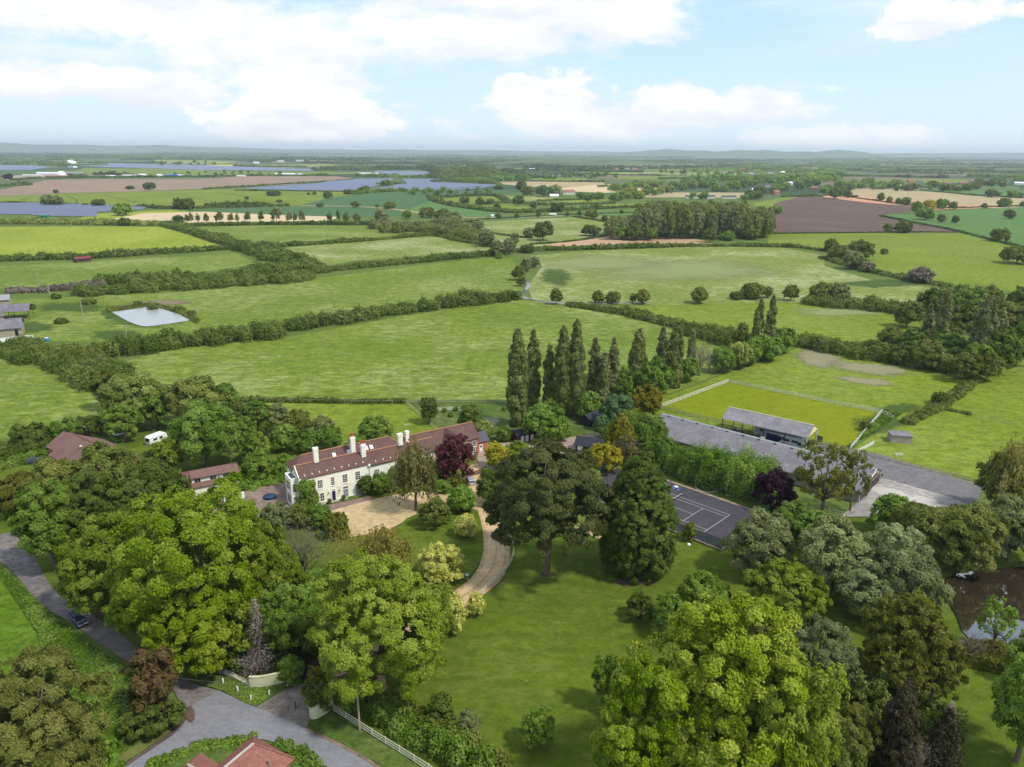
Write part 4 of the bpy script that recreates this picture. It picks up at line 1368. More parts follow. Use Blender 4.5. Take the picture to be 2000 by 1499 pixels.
for i, a in enumerate([
        (-60, 300, 330, 306, 16, 200, 'deep'), (-60, 304, 200, 307, 15, 120, 'deep'), (150, 307, 330, 309, 12, 60, 'dark'), (300, 305, 620, 309, 14, 90, 'deep'), (280, 309, 440, 311, 10, 40, 'dark'),
        (390, 311, 560, 312, 9, 40, 'dark'), (430, 314, 600, 316, 12, 50, 'deep'), (490, 317, 520, 318, 10, 50, 'deep'), (540, 312, 720, 315, 18, 60, 'deep'), (620, 318, 780, 320, 9, 40, 'dark'),
        (460, 326, 600, 327, 7, 25, 'dark'), (615, 333, 760, 332, 10, 30, 'dark'), (640, 328, 780, 326, 8, 30, 'dark'), (740, 330, 870, 332, 16, 90, 'deep'), (700, 322, 850, 320, 12, 60, 'deep'),
        (860, 336, 940, 330, 16, 120, 'dark'), (870, 342, 1000, 337, 17, 130, 'dark'), (860, 349, 1035, 347, 16, 110, 'dark'), (880, 354, 1035, 352, 15, 60, 'green'), (850, 357, 960, 360, 12, 40, 'dark'), (700, 345, 860, 348, 9, 35, 'green'),
        (980, 314, 1070, 322, 15, 160, 'dark'), (1000, 322, 1100, 327, 13, 110, 'dark'), (1060, 316, 1130, 324, 12, 120, 'dark'), (820, 306, 1000, 307, 12, 90, 'dark'),
        (1010, 308, 1200, 311, 12, 150, 'fresh'), (1080, 313, 1300, 315, 12, 150, 'fresh'), (1130, 318, 1330, 319, 11, 110, 'green'), (1200, 322, 1380, 323, 9, 60, 'green'),
        (1100, 330, 1330, 331, 9, 40, 'dark'), (1060, 334, 1180, 336, 8, 35, 'dark'), (1130, 328, 1200, 329, 8, 30, 'dark'), (1320, 322, 1500, 320, 12, 90, 'dark'), (1400, 316, 1620, 313, 12, 120, 'deep'),
        (1340, 333, 1460, 331, 11, 60, 'fresh'), (1440, 330, 1600, 326, 13, 90, 'green'), (1480, 338, 1640, 334, 12, 70, 'fresh'), (1600, 322, 1800, 320, 14, 120, 'green'), (1580, 313, 1850, 309, 12, 110, 'deep'),
        (1700, 328, 1900, 330, 15, 90, 'green'), (1800, 322, 2060, 326, 15, 110, 'dark'), (1830, 336, 2060, 340, 14, 80, 'dark'), (1850, 316, 2060, 316, 12, 130, 'deep'), (1740, 312, 2060, 309, 12, 150, 'deep'),
        (1610, 331, 1760, 335, 12, 60, 'green'), (1640, 343, 1760, 346, 8, 30, 'dark'), (1760, 347, 1850, 348, 8, 22, 'deep'), (1900, 346, 2060, 350, 14, 60, 'green'), (1500, 345, 1640, 341, 11, 60, 'fresh'),
        (1290, 350, 1400, 349, 7, 14, 'deep'), (640, 309, 900, 311, 10, 60, 'deep'), (0, 318, 180, 318, 9, 30, 'dark'), (180, 320, 320, 319, 7, 25, 'dark'), (30, 352, 160, 346, 7, 30, 'dark'),
        (-40, 366, 60, 362, 7, 30, 'dark'), (150, 348, 420, 346, 6, 22, 'deep'), (400, 345, 640, 343, 5, 16, 'dark'), (190, 342, 260, 342, 9, 22, 'deep'),
        (1050, 341, 1160, 341, 6, 16, 'dark'), (1040, 355, 1180, 356, 4, 10, 'dark'), (1170, 366, 1300, 358, 4, 8, 'green'), (1130, 341, 1300, 344, 4, 8, 'dark'), (1430, 352, 1500, 351, 8, 30, 'green'),
        (960, 303, 1300, 303, 11, 200, 'deep'), (1300, 308, 1500, 307, 10, 160, 'deep'), (560, 301, 900, 303, 10, 160, 'deep'), (1560, 306, 2060, 305, 11, 200, 'deep'), (300, 299, 620, 301, 12, 160, 'deep')]):
    wood(*a, seed=i)
rw = random.Random(91)
for i in range(64):
    yr = rw.uniform(301.5, 325) if i < 48 else rw.uniform(325, 336)
    x = rw.uniform(-60, 1960); L = rw.uniform(90, 330)
    if 420 < x + L / 2 < 860 and yr > 326 or (120 < x + L / 2 < 640 and 318 < yr < 336): continue
    ys = yr + (x - 1000) * .007
    wood(x, ys, x + L, ys + L * .007 + rw.uniform(-.5, .5), rw.uniform(8, 13), rw.uniform(50, 160) if yr < 318 else rw.uniform(20, 60), rw.choice(('deep', 'dark', 'deep', 'green')), seed=200 + i)

# hedges round the far fields
for pts, h, wd, kd, lb in [
        ([(-60, 398), (60, 397), (200, 403), (280, 407)], 3, 6, 'hedge', 'dark hedge along the top edge of the nearest solar panels'),
        ([(275, 405), (330, 409), (440, 406), (560, 403)], 5, 10, 'dark', 'bushy hedge between the yellow green crop and the cream field'),
        ([(405, 406), (440, 404), (470, 403), (530, 403)], 7, 12, 'dark', 'short dark thicket above the row of bare trees'),
        ([(400, 370), (470, 366), (560, 360), (640, 356), (690, 352)], 4, 8, 'hedge', 'thin dark hedge between the brown field and the solar panels'),
        ([(460, 373), (560, 374), (640, 375), (740, 375)], 3, 5, 'hedge', 'thin hedge under the large pale blue solar field'),
        ([(690, 380), (740, 376), (790, 373)], 7, 12, 'green', 'clump of bushes between the two pale blue solar fields'),
        ([(740, 362), (765, 360), (790, 361)], 7, 14, 'green', 'bushes at the notch of the middle solar field'),
        ([(740, 375), (850, 373), (940, 367)], 3, 6, 'hedge', 'straight hedge under the middle solar field'),
        ([(842, 386), (850, 394), (880, 402), (940, 411), (1000, 417), (1060, 414), (1120, 411)], 6, 12, 'hedge', 'thick curving hedge around the two small tree dotted fields'),
        ([(862, 386), (900, 384), (960, 382), (975, 385)], 6, 10, 'dark', 'hedge behind the small field left of the white roofed farm'),
        ([(970, 383), (985, 391), (998, 397)], 5, 8, 'hedge', 'short sloping hedge between two small pale fields'),
        ([(935, 399), (985, 397), (1000, 396)], 4, 7, 'hedge', 'short hedge above the lower small green field'),
        ([(1000, 396), (1060, 402), (1120, 400), (1200, 398)], 4, 8, 'hedge', 'dark hedge below the thin yellow field'),
        ([(1050, 393), (1110, 391), (1180, 389)], 3, 5, 'hedge', 'low hedge above the thin yellow field'),
        ([(1120, 411), (1200, 407), (1290, 405), (1300, 398)], 5, 9, 'hedge', 'long dark hedge left of the poplar plantation'),
        ([(935, 429), (1000, 426), (1100, 421), (1200, 417), (1240, 416)], 1.6, 3, 'deep', 'low dark hedge along the lane with small round trees'),
        ([(1120, 424), (1160, 430), (1200, 437)], 1.6, 3, 'deep', 'low hedge slanting towards the poplar plantation'),
        ([(-60, 438), (60, 437), (160, 438), (260, 440), (330, 441)], 6, 16, 'pale', 'broad sunlit hedge above the bright yellow green field'),
        ([(330, 443), (440, 441), (560, 439), (700, 440), (760, 438)], 5, 9, 'dark', 'dark hedge at the foot of the row of thin bare trees'),
        ([(325, 441), (360, 450), (400, 463), (440, 475), (470, 485)], 6, 13, 'hedge', 'broad hedge running diagonally between bright and mid green fields'),
        ([(-60, 512), (60, 508), (200, 504), (330, 494), (440, 488), (470, 484)], 5, 11, 'hedge', 'long uneven hedge under the bright field with a red shed'),
        ([(470, 486), (520, 497), (570, 515), (600, 528)], 8, 22, 'hedge', 'wide scrub belt at the junction of the left hand hedges'),
        ([(480, 485), (600, 479), (720, 471), (850, 458)], 4, 9, 'hedge', 'straight hedge between the two upper middle fields'),
        ([(618, 533), (700, 523), (800, 514), (900, 504), (985, 497)], 5, 10, 'hedge', 'dark hedge with two taller bushes in the middle of the fields'),
        ([(760, 455), (800, 450), (850, 453), (900, 460), (940, 472)], 9, 22, 'olive', 'olive willow belt beside the stream above the fields'),
        ([(730, 447), (800, 446), (870, 442), (920, 450)], 10, 26, 'grey', 'grey willow thicket along the upper stream'),
        ([(860, 462), (900, 472), (960, 481), (985, 488)], 4, 9, 'dark', 'dark hedge under the willow thicket'),
        ([(935, 451), (980, 460), (1040, 466)], 1.6, 3, 'deep', 'thin dark hedge left of the large round oak'),
        ([(1038, 478), (1100, 474), (1150, 468), (1185, 461)], 1.6, 3, 'deep', 'thin hedge under the large round oak'),
        ([(1000, 492), (1100, 488), (1200, 487), (1300, 483), (1400, 481), (1500, 482), (1560, 484)], 4.5, 9, 'hedge', 'long dark hedge below the orange soil strip'),
        ([(1560, 484), (1600, 490), (1640, 492)], 2.5, 4, 'hedge', 'thin end of the hedge below the plantation'),
        ([(1505, 457), (1600, 456), (1700, 455), (1800, 454), (1870, 455)], 1.3, 3, 'deep', 'low hedge under the dark ploughed field'),
        ([(1720, 423), (1790, 437), (1860, 450), (1930, 468), (2060, 500)], 2, 4, 'deep', 'low hedge along the right edge of the ploughed field'),
        ([(1675, 388), (1740, 397), (1790, 404), (1850, 408), (1960, 404), (2060, 402)], 2, 5, 'deep', 'low hedge between ploughed soil and orange soil'),
        ([(1800, 372), (1860, 378), (1920, 383), (2060, 390)], 2, 5, 'deep', 'low hedge behind the tan field at the right'),
        ([(1530, 386), (1580, 384), (1630, 382), (1670, 387)], 5, 8, 'dark', 'dark hedge at the top of the ploughed field'),
        ([(570, 643), (640, 634), (700, 624), (760, 612), (830, 604), (900, 596), (960, 590)], 6, 12, 'hedge', 'long bushy hedge between the two central meadows'),
        ([(962, 590), (985, 588), (1006, 583)], 6, 9, 'dark', 'short dark hedge piece beside the stream bend'),
        ([(412, 668), (450, 665), (500, 662), (550, 655)], 9, 15, 'hedge', 'smooth dark thicket right of the hedge below the pond'),
        ([(225, 694), (280, 685), (340, 676), (412, 668)], 7, 12, 'hedge', 'uneven hedge below the grey pond'),
        ([(1115, 598), (1170, 606), (1208, 612)], 3.5, 7, 'dark', 'low hedge piece at the top right of the central meadow'),
        ([(1222, 614), (1290, 630), (1340, 642), (1390, 655)], 5, 9, 'hedge', 'curving hedge right of the central meadow'),
        ([(1345, 652), (1400, 664), (1450, 672), (1480, 680)], 8, 14, 'dark', 'taller dark hedge behind the twin poplars'),
        ([(1560, 672), (1640, 690), (1720, 702), (1800, 715), (1870, 727)], 6, 12, 'hedge', 'dark hedge behind the paddock with the bare patch'),
        ([(1580, 592), (1640, 600), (1720, 606), (1790, 614)], 6, 14, 'hedge', 'dark hedge below the willows on the right'),
        ([(1610, 505), (1680, 527), (1740, 540), (1800, 552), (1860, 562)], 3, 8, 'hedge', 'curving ditch hedge from the willows to the right'),
        ([(590, 545), (520, 552), (420, 558), (300, 566), (200, 572), (140, 578)], 8, 20, 'hedge', 'deep bushy belt left of the central fields'),
        ([(560, 527), (500, 538), (420, 546), (300, 553), (200, 556)], 7, 16, 'hedge', 'second row of the bushy belt left of the central fields'),
        ([(20, 572), (70, 570), (140, 566), (200, 560)], 5, 9, 'twig', 'greyish scrub behind the utility poles at the left'),
        ([(20, 680), (60, 695), (100, 706), (150, 722), (190, 740), (225, 762)], 7, 15, 'hedge', 'wide mixed hedge falling from the farm buildings to the house garden'),
        ([(90, 700), (150, 700), (210, 703)], 7, 12, 'olive', 'olive bushes at the end of the hedge below the pond'),
        ([(455, 783), (560, 785), (650, 787), (740, 788), (795, 787)], 1.6, 2.6, 'dark', 'low broken hedge along the rail fence behind the house'),
        ([(1770, 828), (1830, 800), (1870, 772), (1905, 742)], 2.2, 3.8, 'olive', 'straight clipped hedge between the paddock and the right hand field'),
        ([(1840, 800), (1870, 806), (1895, 812)], 1.2, 2, 'hedge', 'short hedge end joining the wire fence at the right'),
        ([(1225, 872), (1275, 898), (1330, 920), (1385, 938), (1420, 950)], 11, 9, 'green', 'tall hedge between the tennis court lawn and the long barn'),
        ([(1395, 938), (1440, 955), (1500, 974)], 11, 9, 'fresh', 'leafy hedge left of the purple tree'),
        ([(-40, 900), (40, 880), (90, 868), (150, 858)], 4, 9, 'dark', 'dark garden hedge left of the brown roofed bungalow'),
        ([(-40, 930), (30, 905), (90, 890)], 3, 5, 'green', 'clipped hedge beside the far left lawn'),
        ([(400, 985), (450, 962), (500, 950), (560, 935)], 3.2, 4.5, 'fresh', 'bright green hedge between the dormer cottage and the patio'),
        ([(560, 1022), (600, 1012), (640, 1008)], 2, 2.5, 'fresh', 'low yellow green hedge in front of the patio'),
        ([(0, 1010), (40, 1000), (80, 1015)], 3, 5, 'fresh', 'green hedge beside the bend of the track')]:
    hedge(pts, h, wd, kd, lb, seed=int(pts[0][0]) + 7, rough=.32)
hedge([(682, 1352), (735, 1388), (785, 1420), (845, 1458), (900, 1492), (950, 1530)], 4.2, 3.4, 'green', 'tall leafy hedge behind the roadside rail fence', seed=4, leaf=.26)
hedge([(740, 1370), (800, 1402), (860, 1440), (920, 1478), (990, 1530)], 3.2, 2.6, 'olive', 'clipped yellow brown hedge beside the big lawn', seed=5, leaf=.24)
hedge([(300, 1496), (340, 1478), (400, 1460), (450, 1452), (500, 1450)], 1.1, 2.2, 'fresh', 'garden shrubs with yellow flowers above the red roofs', name='shrub_border', seed=6, leaf=.22, cat='shrubs')
hedge([(540, 1458), (580, 1474), (610, 1496), (640, 1530)], 1.2, 2.4, 'green', 'dark green garden shrubs right of the red roofs', name='shrub_border', seed=8, leaf=.22, cat='shrubs')

# ------------------------------------------------------------------ poplar plantation: individual tall trees
rp = random.Random(12)
pl = []
for row in range(6):
    for i in range(19):
        x = 1195 + i * 16.5 + rp.uniform(-5, 5) + row * 1.5
        if row > 3 and (i < 3): continue
        pl.append((x, 467 - row * 4.0 + rp.uniform(-.8, .8) - (i - 9) * .12, row))
pl.sort()
cnt = {}
for x, y, row in pl:
    cnt[row] = cnt.get(row, 0) + 1
    rn = ['front', 'second', 'third', 'fourth', 'fifth', 'back'][row]
    hpx = (60 if 1260 < x < 1450 else 48) - row * 1.5 + rp.uniform(-4, 4)
    if x < 1235: hpx = 34
    tree(rp.choice(('grey', 'grey', 'olive', 'poplar')), x, y, y - hpx, 24 + rp.uniform(-3, 5), f'{nth(cnt[row]-1)} tree from the left in the {rn} row of the poplar plantation', group='grey green poplars of the plantation', shape='round', name='poplar_tree', leaf=1.2)
for i, (x, y, t, wd) in enumerate([(1215, 468, 440, 34), (1240, 470, 436, 36), (1270, 470, 444, 26), (1385, 474, 448, 26), (1420, 470, 452, 30), (1465, 468, 446, 34), (1490, 463, 436, 36), (1500, 458, 425, 30), (1205, 458, 430, 30)]):
    tree('dark' if i % 2 else 'green', x, y, t, wd, f'{nth(i)} low bushy tree from the left at the edge of the poplar plantation', group='bushy trees edging the plantation', leaf=1.4)

# trees of the middle and far distance, one by one
for a in [
    ('dark', 1060, 470, 432, 40, 'large round dark oak standing alone above the orange strip'), ('grey', 1033, 465, 445, 22, 'small grey willow left of the large round oak'),
    ('dark', 1152, 461, 440, 36, 'round oak left of the poplar plantation beside the thin hedge'),
    ('grey', 950, 482, 448, 32, 'grey willow at the right end of the willow thicket'), ('grey', 972, 501, 470, 26, 'pale willow left of the pair on the hedge junction'),
    ('grey', 994, 497, 466, 28, 'pale willow right of the pair on the hedge junction'), ('grey', 1004, 480, 456, 18, 'slender willow behind the hedge junction'),
    ('dark', 1030, 494, 478, 28, 'dark round bush at the left end of the orange strip hedge'), ('green', 975, 505, 494, 16, 'small dark bush below the pale willows'),
    ('grey', 862, 462, 440, 26, 'grey willow in front of the willow thicket'), ('grey', 890, 458, 438, 26, 'middle grey willow in front of the willow thicket'), ('pale', 915, 462, 438, 20, 'paler willow in front of the willow thicket'),
    ('dark', 920, 448, 430, 36, 'dark round tree above the pale willow'), ('grey', 745, 443, 410, 26, 'tall grey green tree at the left end of the willow thicket'), ('dark', 795, 428, 412, 18, 'dark tree rising behind the willow thicket'),
    ('olive', 835, 425, 405, 30, 'olive tree on the far side of the willow thicket'), ('olive', 865, 432, 408, 36, 'broad olive tree on the far side of the willow thicket'), ('grey', 885, 438, 414, 34, 'grey tree on the far side of the willow thicket'),
    ('olive', 1012, 548, 520, 24, 'left willow leaning over the stream'), ('grey', 1028, 530, 505, 22, 'upper willow leaning over the stream'), ('grey', 1045, 524, 502, 18, 'right willow leaning over the stream'), ('olive', 1018, 560, 538, 18, 'lowest willow leaning over the stream'),
    ('olive', 1086, 595, 564, 24, 'lone round willow where the stream turns right'), ('olive', 1168, 593, 568, 22, 'left willow of the pair below the pale meadow'), ('olive', 1196, 593, 570, 28, 'right willow of the pair below the pale meadow'),
    ('olive', 1236, 592, 574, 14, 'small thin willow right of the pair below the meadow'), ('olive', 1255, 594, 566, 28, 'twin topped willow on the stream bank'), ('olive', 1365, 593, 562, 34, 'dense dark willow in the middle of the stream bank'),
    ('dark', 1438, 585, 570, 26, 'low dark bush left of the wide willow'), ('olive', 1470, 583, 553, 50, 'wide grey willow on the stream bank'), ('grey', 1500, 582, 560, 18, 'narrow willow right of the wide willow'), ('olive', 1543, 588, 557, 28, 'oval willow between two wide willows'),
    ('olive', 1600, 588, 552, 44, 'left half of the broad willow above the right hand hedge'), ('grey', 1635, 590, 553, 46, 'right half of the broad willow above the right hand hedge'),
    ('olive', 1622, 492, 467, 26, 'left top willow of the curved group'), ('olive', 1640, 508, 480, 44, 'front willow of the curved group'), ('dark', 1680, 508, 470, 50, 'largest dark willow of the curved group'), ('grey', 1665, 526, 490, 40, 'grey willow at the foot of the curved group'),
    ('twig', 1695, 532, 512, 22, 'bare twiggy bush right of the curved willow group'), ('twig', 1795, 552, 522, 46, 'bare brushy willow on the ditch hedge'), ('olive', 1727, 497, 486, 14, 'small round bush alone in the right meadow'), ('olive', 1985, 515, 482, 60, 'grey green thicket cut by the right edge'),
    ('dark', 1763, 455, 432, 30, 'large dark tree on the lower edge of the ploughed field'), ('olive', 1733, 454, 437, 18, 'smaller tree left of the dark one by the ploughed field'), ('dark', 1952, 472, 447, 34, 'dark round tree in the hedge at the right'),
    ('green', 1806, 430, 406, 32, 'broad tree at the point of the green wheat field'), ('fresh', 1790, 418, 394, 20, 'bright tree behind the point of the wheat field'), ('olive', 1838, 435, 418, 16, 'thin pale tree in the wheat field hedge'), ('dark', 1865, 438, 421, 14, 'small dark tree in the wheat field hedge'), ('dark', 1970, 428, 409, 20, 'small dark tree standing in the wheat field'),
    ('green', 1514, 418, 402, 24, 'bright round tree on the verge left of the ploughed field'), ('dark', 1630, 388, 368, 26, 'dark tree at the top edge of the ploughed field'), ('dark', 1655, 387, 372, 16, 'second dark tree at the top of the ploughed field'),
    ('olive', 1720, 393, 377, 14, 'first round tree from the left on the orange soil'), ('olive', 1736, 397, 384, 11, 'second round tree from the left on the orange soil'), ('dark', 1753, 400, 387, 11, 'third round tree from the left on the orange soil'), ('green', 1768, 402, 386, 18, 'fourth round tree from the left on the orange soil'),
    ('gold', 1815, 408, 391, 22, 'yellowish tree in the clump on the orange soil'), ('green', 1838, 408, 389, 24, 'largest tree in the clump on the orange soil'), ('olive', 1860, 410, 394, 14, 'right tree of the clump on the orange soil'), ('olive', 1922, 408, 397, 11, 'small tree alone before the tan field'), ('green', 1960, 405, 387, 24, 'dark round tree before the tan field at the right'), ('green', 1998, 405, 393, 12, 'tree before the tan field cut by the right edge'),
    ('fresh', 240, 421, 399, 34, 'bright green round tree beside the nearest solar panels'), ('grey', 92, 402, 380, 22, 'left tree of the grey pair above the solar panels'), ('grey', 112, 402, 383, 26, 'right tree of the grey pair above the solar panels'), ('dark', 193, 404, 390, 24, 'dark round tree above the solar panels'),
    ('dark', 167, 403, 397, 12, 'small dark bush above the solar panels'), ('dark', 110, 378, 371, 9, 'tiny round tree on the brown field edge'), ('deep', 292, 372, 357, 22, 'dark round tree on the brown field'), ('deep', 255, 370, 363, 14, 'low dark bush on the brown field'),
    ('dark', 350, 409, 387, 20, 'left dark tree of the pair in the hedge'), ('dark', 368, 410, 388, 26, 'right dark tree of the pair in the hedge'), ('dark', 245, 441, 426, 24, 'dark bush in the hedge above the bright field'), ('deep', 350, 440, 422, 22, 'dark round tree left of the thin bare trees'),
    ('deep', 535, 383, 373, 26, 'low grey bush in the yellow green crop'), ('dark', 603, 381, 376, 6, 'left of two dots of bush in the yellow crop'), ('dark', 614, 381, 375, 7, 'right of two dots of bush in the yellow crop'), ('dark', 641, 388, 375, 18, 'dark tree at the corner of teal wheat'),
    ('dark', 546, 396, 390, 11, 'small dark bush in the middle of the crop'), ('dark', 482, 390, 384, 8, 'small bush left in the crop'), ('olive', 625, 405, 396, 13, 'small grey bush on the pale track'), ('olive', 695, 405, 393, 17, 'grey bush on the pale track at the teal wheat'), ('olive', 762, 408, 395, 24, 'wider grey bush on the pale track'), ('olive', 737, 406, 399, 8, 'thin bush on the pale track'),
    ('dark', 680, 380, 370, 16, 'dark tree between the two solar fields'), ('dark', 712, 377, 364, 22, 'round tree between the two solar fields'), ('green', 755, 365, 352, 18, 'round tree at the notch between solar fields'),
    ('dark', 852, 387, 373, 12, 'small dark tree at the left tip of the curving hedge'), ('olive', 908, 400, 384, 18, 'left tree in the small hedged field'), ('olive', 937, 400, 385, 16, 'middle tree in the small hedged field'), ('grey', 958, 400, 388, 14, 'right pale tree in the small hedged field'),
    ('dark', 1012, 402, 382, 22, 'large dark tree between the small hedged fields'), ('dark', 971, 411, 398, 14, 'dark tree on the lower thick hedge'), ('dark', 1042, 408, 394, 14, 'dark tree at the end of the small green field'), ('dark', 1090, 414, 396, 26, 'broad dark tree on the lower thick hedge'),
    ('dark', 1019, 375, 354, 24, 'large dark tree behind the willow farm'), ('olive', 1030, 382, 364, 24, 'olive tree left of the silver grove'), ('blue', 1060, 384, 363, 30, 'left tree of the silvery grove by the farm'), ('greygreen', 1084, 384, 362, 26, 'silvery tree right beside the pink farmhouse'),
    ('green', 975, 370, 359, 20, 'round tree at the right corner of the solar field'), ('dark', 973, 427, 417, 12, 'first small round tree along the lane hedge'), ('dark', 1009, 426, 417, 9, 'second small round tree along the lane hedge'), ('dark', 1052, 424, 414, 9, 'third small round tree along the lane hedge'),
    ('dark', 1108, 423, 414, 8, 'fourth small round tree along the lane hedge'), ('dark', 1132, 422, 412, 9, 'fifth small round tree along the lane hedge'), ('olive', 1155, 428, 409, 24, 'pale open tree by the lane hedge'), ('dark', 1181, 433, 421, 12, 'dark tree below the pale open tree'), ('dark', 1214, 418, 410, 8, 'tiny dark tree left of the plantation'),
    ('olive', 1253, 418, 400, 20, 'olive tree behind the left end of the plantation'), ('purple', 17, 350, 340, 16, 'dark purple tree left of the telescope buildings'), ('deep', 1005, 310, 304, 6, 'tall dark tree on the far ridge field'),
    ('green', 1150, 395, 378, 20, 'leafy tree right of the pink farmhouse'), ('fresh', 1170, 392, 376, 18, 'bright tree right of the pink farmhouse'), ('green', 1135, 390, 376, 16, 'tree touching the pink farmhouse garden')]:
    tree(*a, group='single trees of the far fields')

# the row of thin, half bare trees before the cream field
for i, (x, h, wd, kd) in enumerate([(366, 18, 12, 'olive'), (374, 22, 10, 'grey'), (388, 20, 10, 'grey'), (404, 20, 12, 'dark'), (430, 24, 18, 'olive'), (452, 22, 13, 'olive'), (464, 20, 8, 'grey'), (485, 26, 13, 'olive'),
                                    (511, 28, 12, 'dark'), (541, 34, 22, 'grey'), (566, 25, 14, 'grey'), (577, 22, 10, 'dark'), (590, 26, 14, 'grey'), (644, 24, 12, 'dark'), (661, 30, 8, 'olive'), (677, 24, 14, 'grey'), (697, 20, 16, 'olive')]):
    tree(kd, x, 437, 437 - h, wd, f'{nth(i)} tree from the left in the thin row before the cream field', shape='sparse', group='thin half bare trees in a row before the cream field', leaf=1.0, name='tree')

# lit trees of the village and its lanes: sunlight put into brighter leaf colours
rv = random.Random(5)
vil = []
for (x0, y0, x1, y1, n, hpx, kinds) in [
        (1195, 392, 1300, 378, 16, 15, ('fresh', 'lime2', 'green', 'pale')), (1190, 372, 1290, 366, 7, 11, ('fresh', 'green', 'olive')), (1300, 372, 1400, 364, 12, 14, ('fresh', 'pale', 'green')),
        (1400, 374, 1460, 366, 8, 13, ('fresh', 'green')), (1340, 388, 1380, 386, 4, 12, ('fresh', 'green')), (1450, 392, 1530, 372, 14, 14, ('green', 'dark', 'fresh')), (1530, 372, 1600, 362, 9, 14, ('fresh', 'green', 'pale')),
        (1600, 378, 1700, 366, 13, 15, ('green', 'fresh', 'pale')), (1460, 362, 1640, 352, 15, 11, ('fresh', 'green', 'dark')), (1330, 360, 1460, 352, 10, 10, ('green', 'dark', 'fresh')), (1700, 372, 1760, 364, 6, 11, ('green', 'fresh')),
        (1750, 374, 1830, 368, 7, 12, ('green', 'olive', 'dark')), (1840, 378, 1910, 373, 6, 14, ('dark', 'olive', 'green')), (1900, 366, 2000, 360, 9, 12, ('olive', 'green', 'fresh', 'dark')), (1930, 384, 2000, 388, 7, 13, ('green', 'dark')),
        (1290, 340, 1460, 346, 5, 7, ('dark', 'green')), (1050, 350, 1200, 346, 8, 7, ('dark', 'green')), (1060, 345, 1180, 342, 4, 6, ('dark',)), (780, 380, 960, 378, 5, 8, ('dark', 'green')), (300, 322, 420, 320, 4, 5, ('deep',)), (330, 342, 560, 340, 5, 5, ('deep', 'dark'))]:
    if y0 < 362 or hpx < 11.3: n = int(n * 3.6)
    for i in range(n):
        t = (i + .5) / n
        vil.append((x0 + (x1 - x0) * t + rv.uniform(-8, 8), y0 + (y1 - y0) * t + rv.uniform(-3.5, 3.5), hpx * rv.uniform(.75, 1.2), rv.choice(kinds), int(y0 // 12)))
from collections import defaultdict
FARV = [v for v in vil if v[2] < 11.3 or v[1] < 362]
vil = [v for v in vil if not (v[2] < 11.3 or v[1] < 362)]
byb = defaultdict(list)
for v in vil: byb[(v[4], int(v[0] // 200))].append(v)
rowname = {25: 'farthest', 26: 'far distant', 27: 'distant', 28: 'upper village', 29: 'upper middle village', 30: 'middle village', 31: 'lower village', 32: 'lane', 33: 'near', 29.5: ''}
colname = {1: 'behind the brown field', 2: 'behind the solar fields', 3: 'above the teal wheat', 4: 'above the curving hedge', 5: 'beyond the pink farmhouse', 6: 'left of the village houses', 7: 'behind the poplar plantation', 8: 'above the ploughed field', 9: 'beyond the tan field', 0: 'at the far left', 10: 'at the right edge'}
for key, L in byb.items():
    L.sort()
    for i, (x, y, h, kd, b) in enumerate(L):
        tree(kd, x, y, y - h, h * rv.uniform(1.1, 1.5), f'{nth(i)} tree from the left in the {rowname.get(key[0], "back")} line {colname.get(key[1], "in the distance")}', group='trees among the far village lanes', name='tree')

def merged_trees(name, specs):
    """the many trees beyond the three hundred largest: one mesh"""
    rng = np.random.default_rng(77)
    Ps, Ns, Ss, Ts = [], [], [], []
    for (x, y, h, kd, b) in specs:
        P = G(x, y); H = HT(x, y, y - h); Rr = h * rng.uniform(.55, .75) * depth(P) / F
        n = 90
        C = rng.normal(size=(7, 3)) * np.array([.35, .35, .2]) * np.array([Rr, Rr, H]) + np.array([0, 0, H * .6])
        i = rng.integers(0, 7, n); d = sphere_dirs(n, rng, -.6)
        Q = C[i] + d * np.array([Rr * .55, Rr * .55, H * .33])
        Q[:, 2] = np.maximum(Q[:, 2], .5)
        Ps.append(Q + np.array([P.x, P.y, 0])); Ns.append(unit(d + rng.normal(size=(n, 3)) * .4))
        Ss.append(np.full(n, max(1.6, Rr * .42)) * rng.uniform(.7, 1.3, n)); Ts.append(np.clip({'fresh': .75, 'lime2': .9, 'pale': .8, 'green': .45, 'olive': .5}.get(kd, .15) + rng.uniform(-.15, .15, n), 0, 1))
    me = leaf_mesh(name, np.vstack(Ps), np.vstack(Ns), np.concatenate(Ss), np.concatenate(Ts), rng)
    o = link(name, me); o.color = (*PAL['fresh'], 1); o['kind'] = 'stuff'


merged_trees('distant_trees', FARV)

